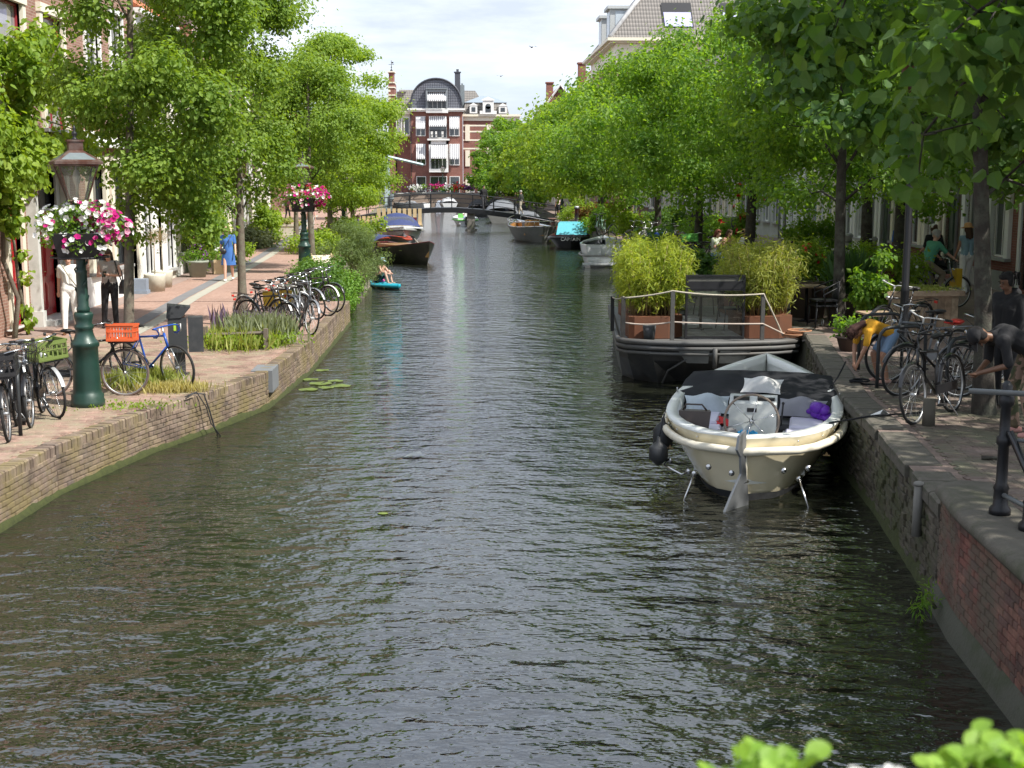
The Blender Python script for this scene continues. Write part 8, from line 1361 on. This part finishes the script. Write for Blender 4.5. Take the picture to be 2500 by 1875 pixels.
t = thing('stroller', 'black baby stroller pushed by the woman in the black top', 'stroller', (12.3, 33.95, ZR), R(8)); g = MB(); g.grid([[(math.cos(a) * .24, y, .55 + math.sin(a) * r_) for a in np.linspace(0, PI, 8)] for y, r_ in ((-.3, .1), (-.15, .4), (.1, .42), (.3, .2))]); g.box(-.24, .24, -.3, .35, .42, .56); g.build('canopy', BT, t); g = MB(); [g.tube([(s * .24, -.45, 1.02), (s * .24, -.1, .55), (s * .26, .35, .12)], .014, 6) for s in (-1, 1)]; g.tube([(-.24, -.45, 1.02), (.24, -.45, 1.02)], .018, 6); [g.tube([(s * .24, .1, .5), (s * .26, -.3, .12)], .014, 6) for s in (-1, 1)]; g.build('frame', IRON, t)
for sx in (-1, 1):
    for y in (-.3, .35): g = MB(); g.ring(.1, .022, (sx * .28, y, .12), 'x', 16, 6); g.lathe([(.03, -.02), (.03, .02)], 8, (sx * .28, y, .12), axis='x'); g.build('wheel', TYRE, t)
SIT = dict(pel=(0, .05, .52), chest=(0, .03, .86), neck=(0, .0, 1.04), head=(0, -.04, 1.17), sL=(-.17, .02, .98), sR=(.17, .02, .98), eL=(-.22, -.1, .74), eR=(.22, -.1, .74), wL=(-.08, -.26, .9), wR=(.1, -.3, .72), hL=(-.09, .03, .5), hR=(.09, .03, .5), kL=(-.12, -.4, .5), kR=(.12, -.4, .5), aL=(-.12, -.42, .07), aR=(.12, -.42, .07))
for i, (x, y, a, lb, kw) in enumerate(((7.95, 41.0, 40, 'woman with long auburn hair sitting with bare shoulders behind the barge hedge', dict(top=fabric('pale_green', (.5, .55, .45)), hair=fabric('auburn', (.16, .05, .03)), long_hair=True)), (8.3, 40.9, 20, 'person in a salmon top sitting next to the auburn haired woman', dict(top=fabric('salmon', (.62, .33, .24)), hair=HB, long_hair=True)), (8.85, 41.0, -60, 'person in a white t-shirt with a cap sitting by the red roses', dict(top=WT, hair=HBK, hat=('cap', fabric('tan_cap', (.4, .26, .14))), skin=SKIN2)))):
    k = dict(skin=SKIN); k.update(kw); person(lb, (x, y, ZR + .0), a, SIT, sleeve=.6, legs=DN, shoes=WT, vox=.014, **k); dup(c0, (x, y, ZR), R(a), ['metal chair under the auburn haired woman', 'metal chair under the person in the salmon top', 'metal chair under the person in the white t-shirt'][i])
person('man in a black jacket with a white strap crossing the footbridge', (1.5, 96, 1.56), 15, WALK, SKIN, top=BT, sleeve=1.9, legs=fabric('charcoal', (.04, .04, .045)), hair=HBK, shoes=LEATH, vox=.02)
person('grey haired man in a dark jacket and pale trousers on the footbridge', (4.2, 96, 1.2), -120, WALK, SKIN, top=fabric('dark_green', (.03, .035, .03)), sleeve=1.9, legs=fabric('beige', (.5, .45, .36)), hair=HGR, shoes=WT, vox=.02)
person('person in a pale pink shirt and dark shorts at the right end of the footbridge', (6.85, 95.2, ZR), 60, WALK, SKIN2, top=fabric('pale_pink', (.75, .6, .55)), sleeve=.9, legs=BT, leg_len=.8, hair=HBL, shoes=WT, vox=.02)
person('person in an orange beige top walking behind the footbridge bushes', (8.9, 99, ZR), 180, WALK, SKIN, top=fabric('apricot', (.6, .36, .22)), legs=DN, hair=HBL, shoes=WT, vox=.02)
person('person in a light blue jacket far along the right quay', (9.6, 92, ZR), 170, WALK, SKIN, top=fabric('ice_blue', (.5, .6, .66)), sleeve=1.8, legs=fabric('grey_jeans', (.4, .45, .5)), hair=HB, shoes=WT, vox=.02)
person('person in a white top sitting in the small green motorboat', (.2, 107.2, .1), 10, SIT, SKIN, top=WT, legs=DN, hair=HB, shoes=None, vox=.02)
# flowers and bicycles along the brick bridge
for i, x in enumerate((-9.0, -5.9, -3.2, -1.9, -.8, .6, 2.4)):
    t = thing('flower_basket', ['pale flower basket at the left end', 'white flower basket', 'tall pink flower basket', 'mixed flower basket', 'red and orange flower basket', 'violet flower basket', 'low green flower basket at the right end'][i] + ' on the brick bridge railing', 'flower basket', (x, 165.4, tz(x) + 1.25), 0, 'flower baskets on the brick bridge'); foliage('foliage', rb(6, 0, 0, .12, .4, .15, .12, .2, .3), 260, .2, 'diamond', LF_M, t); k = 60; d = unit(rnd(k) + [0, -.6, .4]); tag(leaf_obj('flowers', rnd(k) * [.45, .15, .2] + [0, -.2, .35 if i == 2 else .2], unit(np.cross(d, rnd(k))), d, np.full(k, .26), 'flower', [PKFL, WFL, PFL, WFL, RFL, PUFL, PKFL][i], t), kind='stuff')
for i, x in enumerate((-8.6, -4.6, -2.6, .2, 1.8)): dup(bJ, (x, 165.0 if i < 0 else 166.4, tz(x) + .28), R(10 * i), ['dark bicycle leaning at the left end of the brick bridge', 'bicycle on the brick bridge left of the pink flowers', 'bicycle on the brick bridge below the mixed flowers', 'bicycle on the brick bridge right of the violet flowers', 'rightmost bicycle on the brick bridge'][i])
# birds
for i, (x, y, z, a) in enumerate(((6.2, 120, 15.3, 20), (4.3, 150, 15.0, -15), (3.4, 130, 13.0, 10))):
    if i == 2: continue
    t = thing('gull', ['gull gliding in the sky left of the corner house', 'distant gull above the pale mansard house'][i], 'bird', (x, y, z), R(a), 'gulls in the sky'); g = MB(); g.ball((0, 0, 0), (.07, .2, .06), 8); g.ball((0, -.22, .02), .045, 6); g.build('body', BINB, t)
    for s in (-1, 1): g = MB(); g.grid([[(0, -.08, .02), (s * .28, -.12, .12), (s * .62, .05, .04)], [(0, .1, .02), (s * .28, .06, .12), (s * .62, .07, .04)]]); g.build('wing', BINB, t)
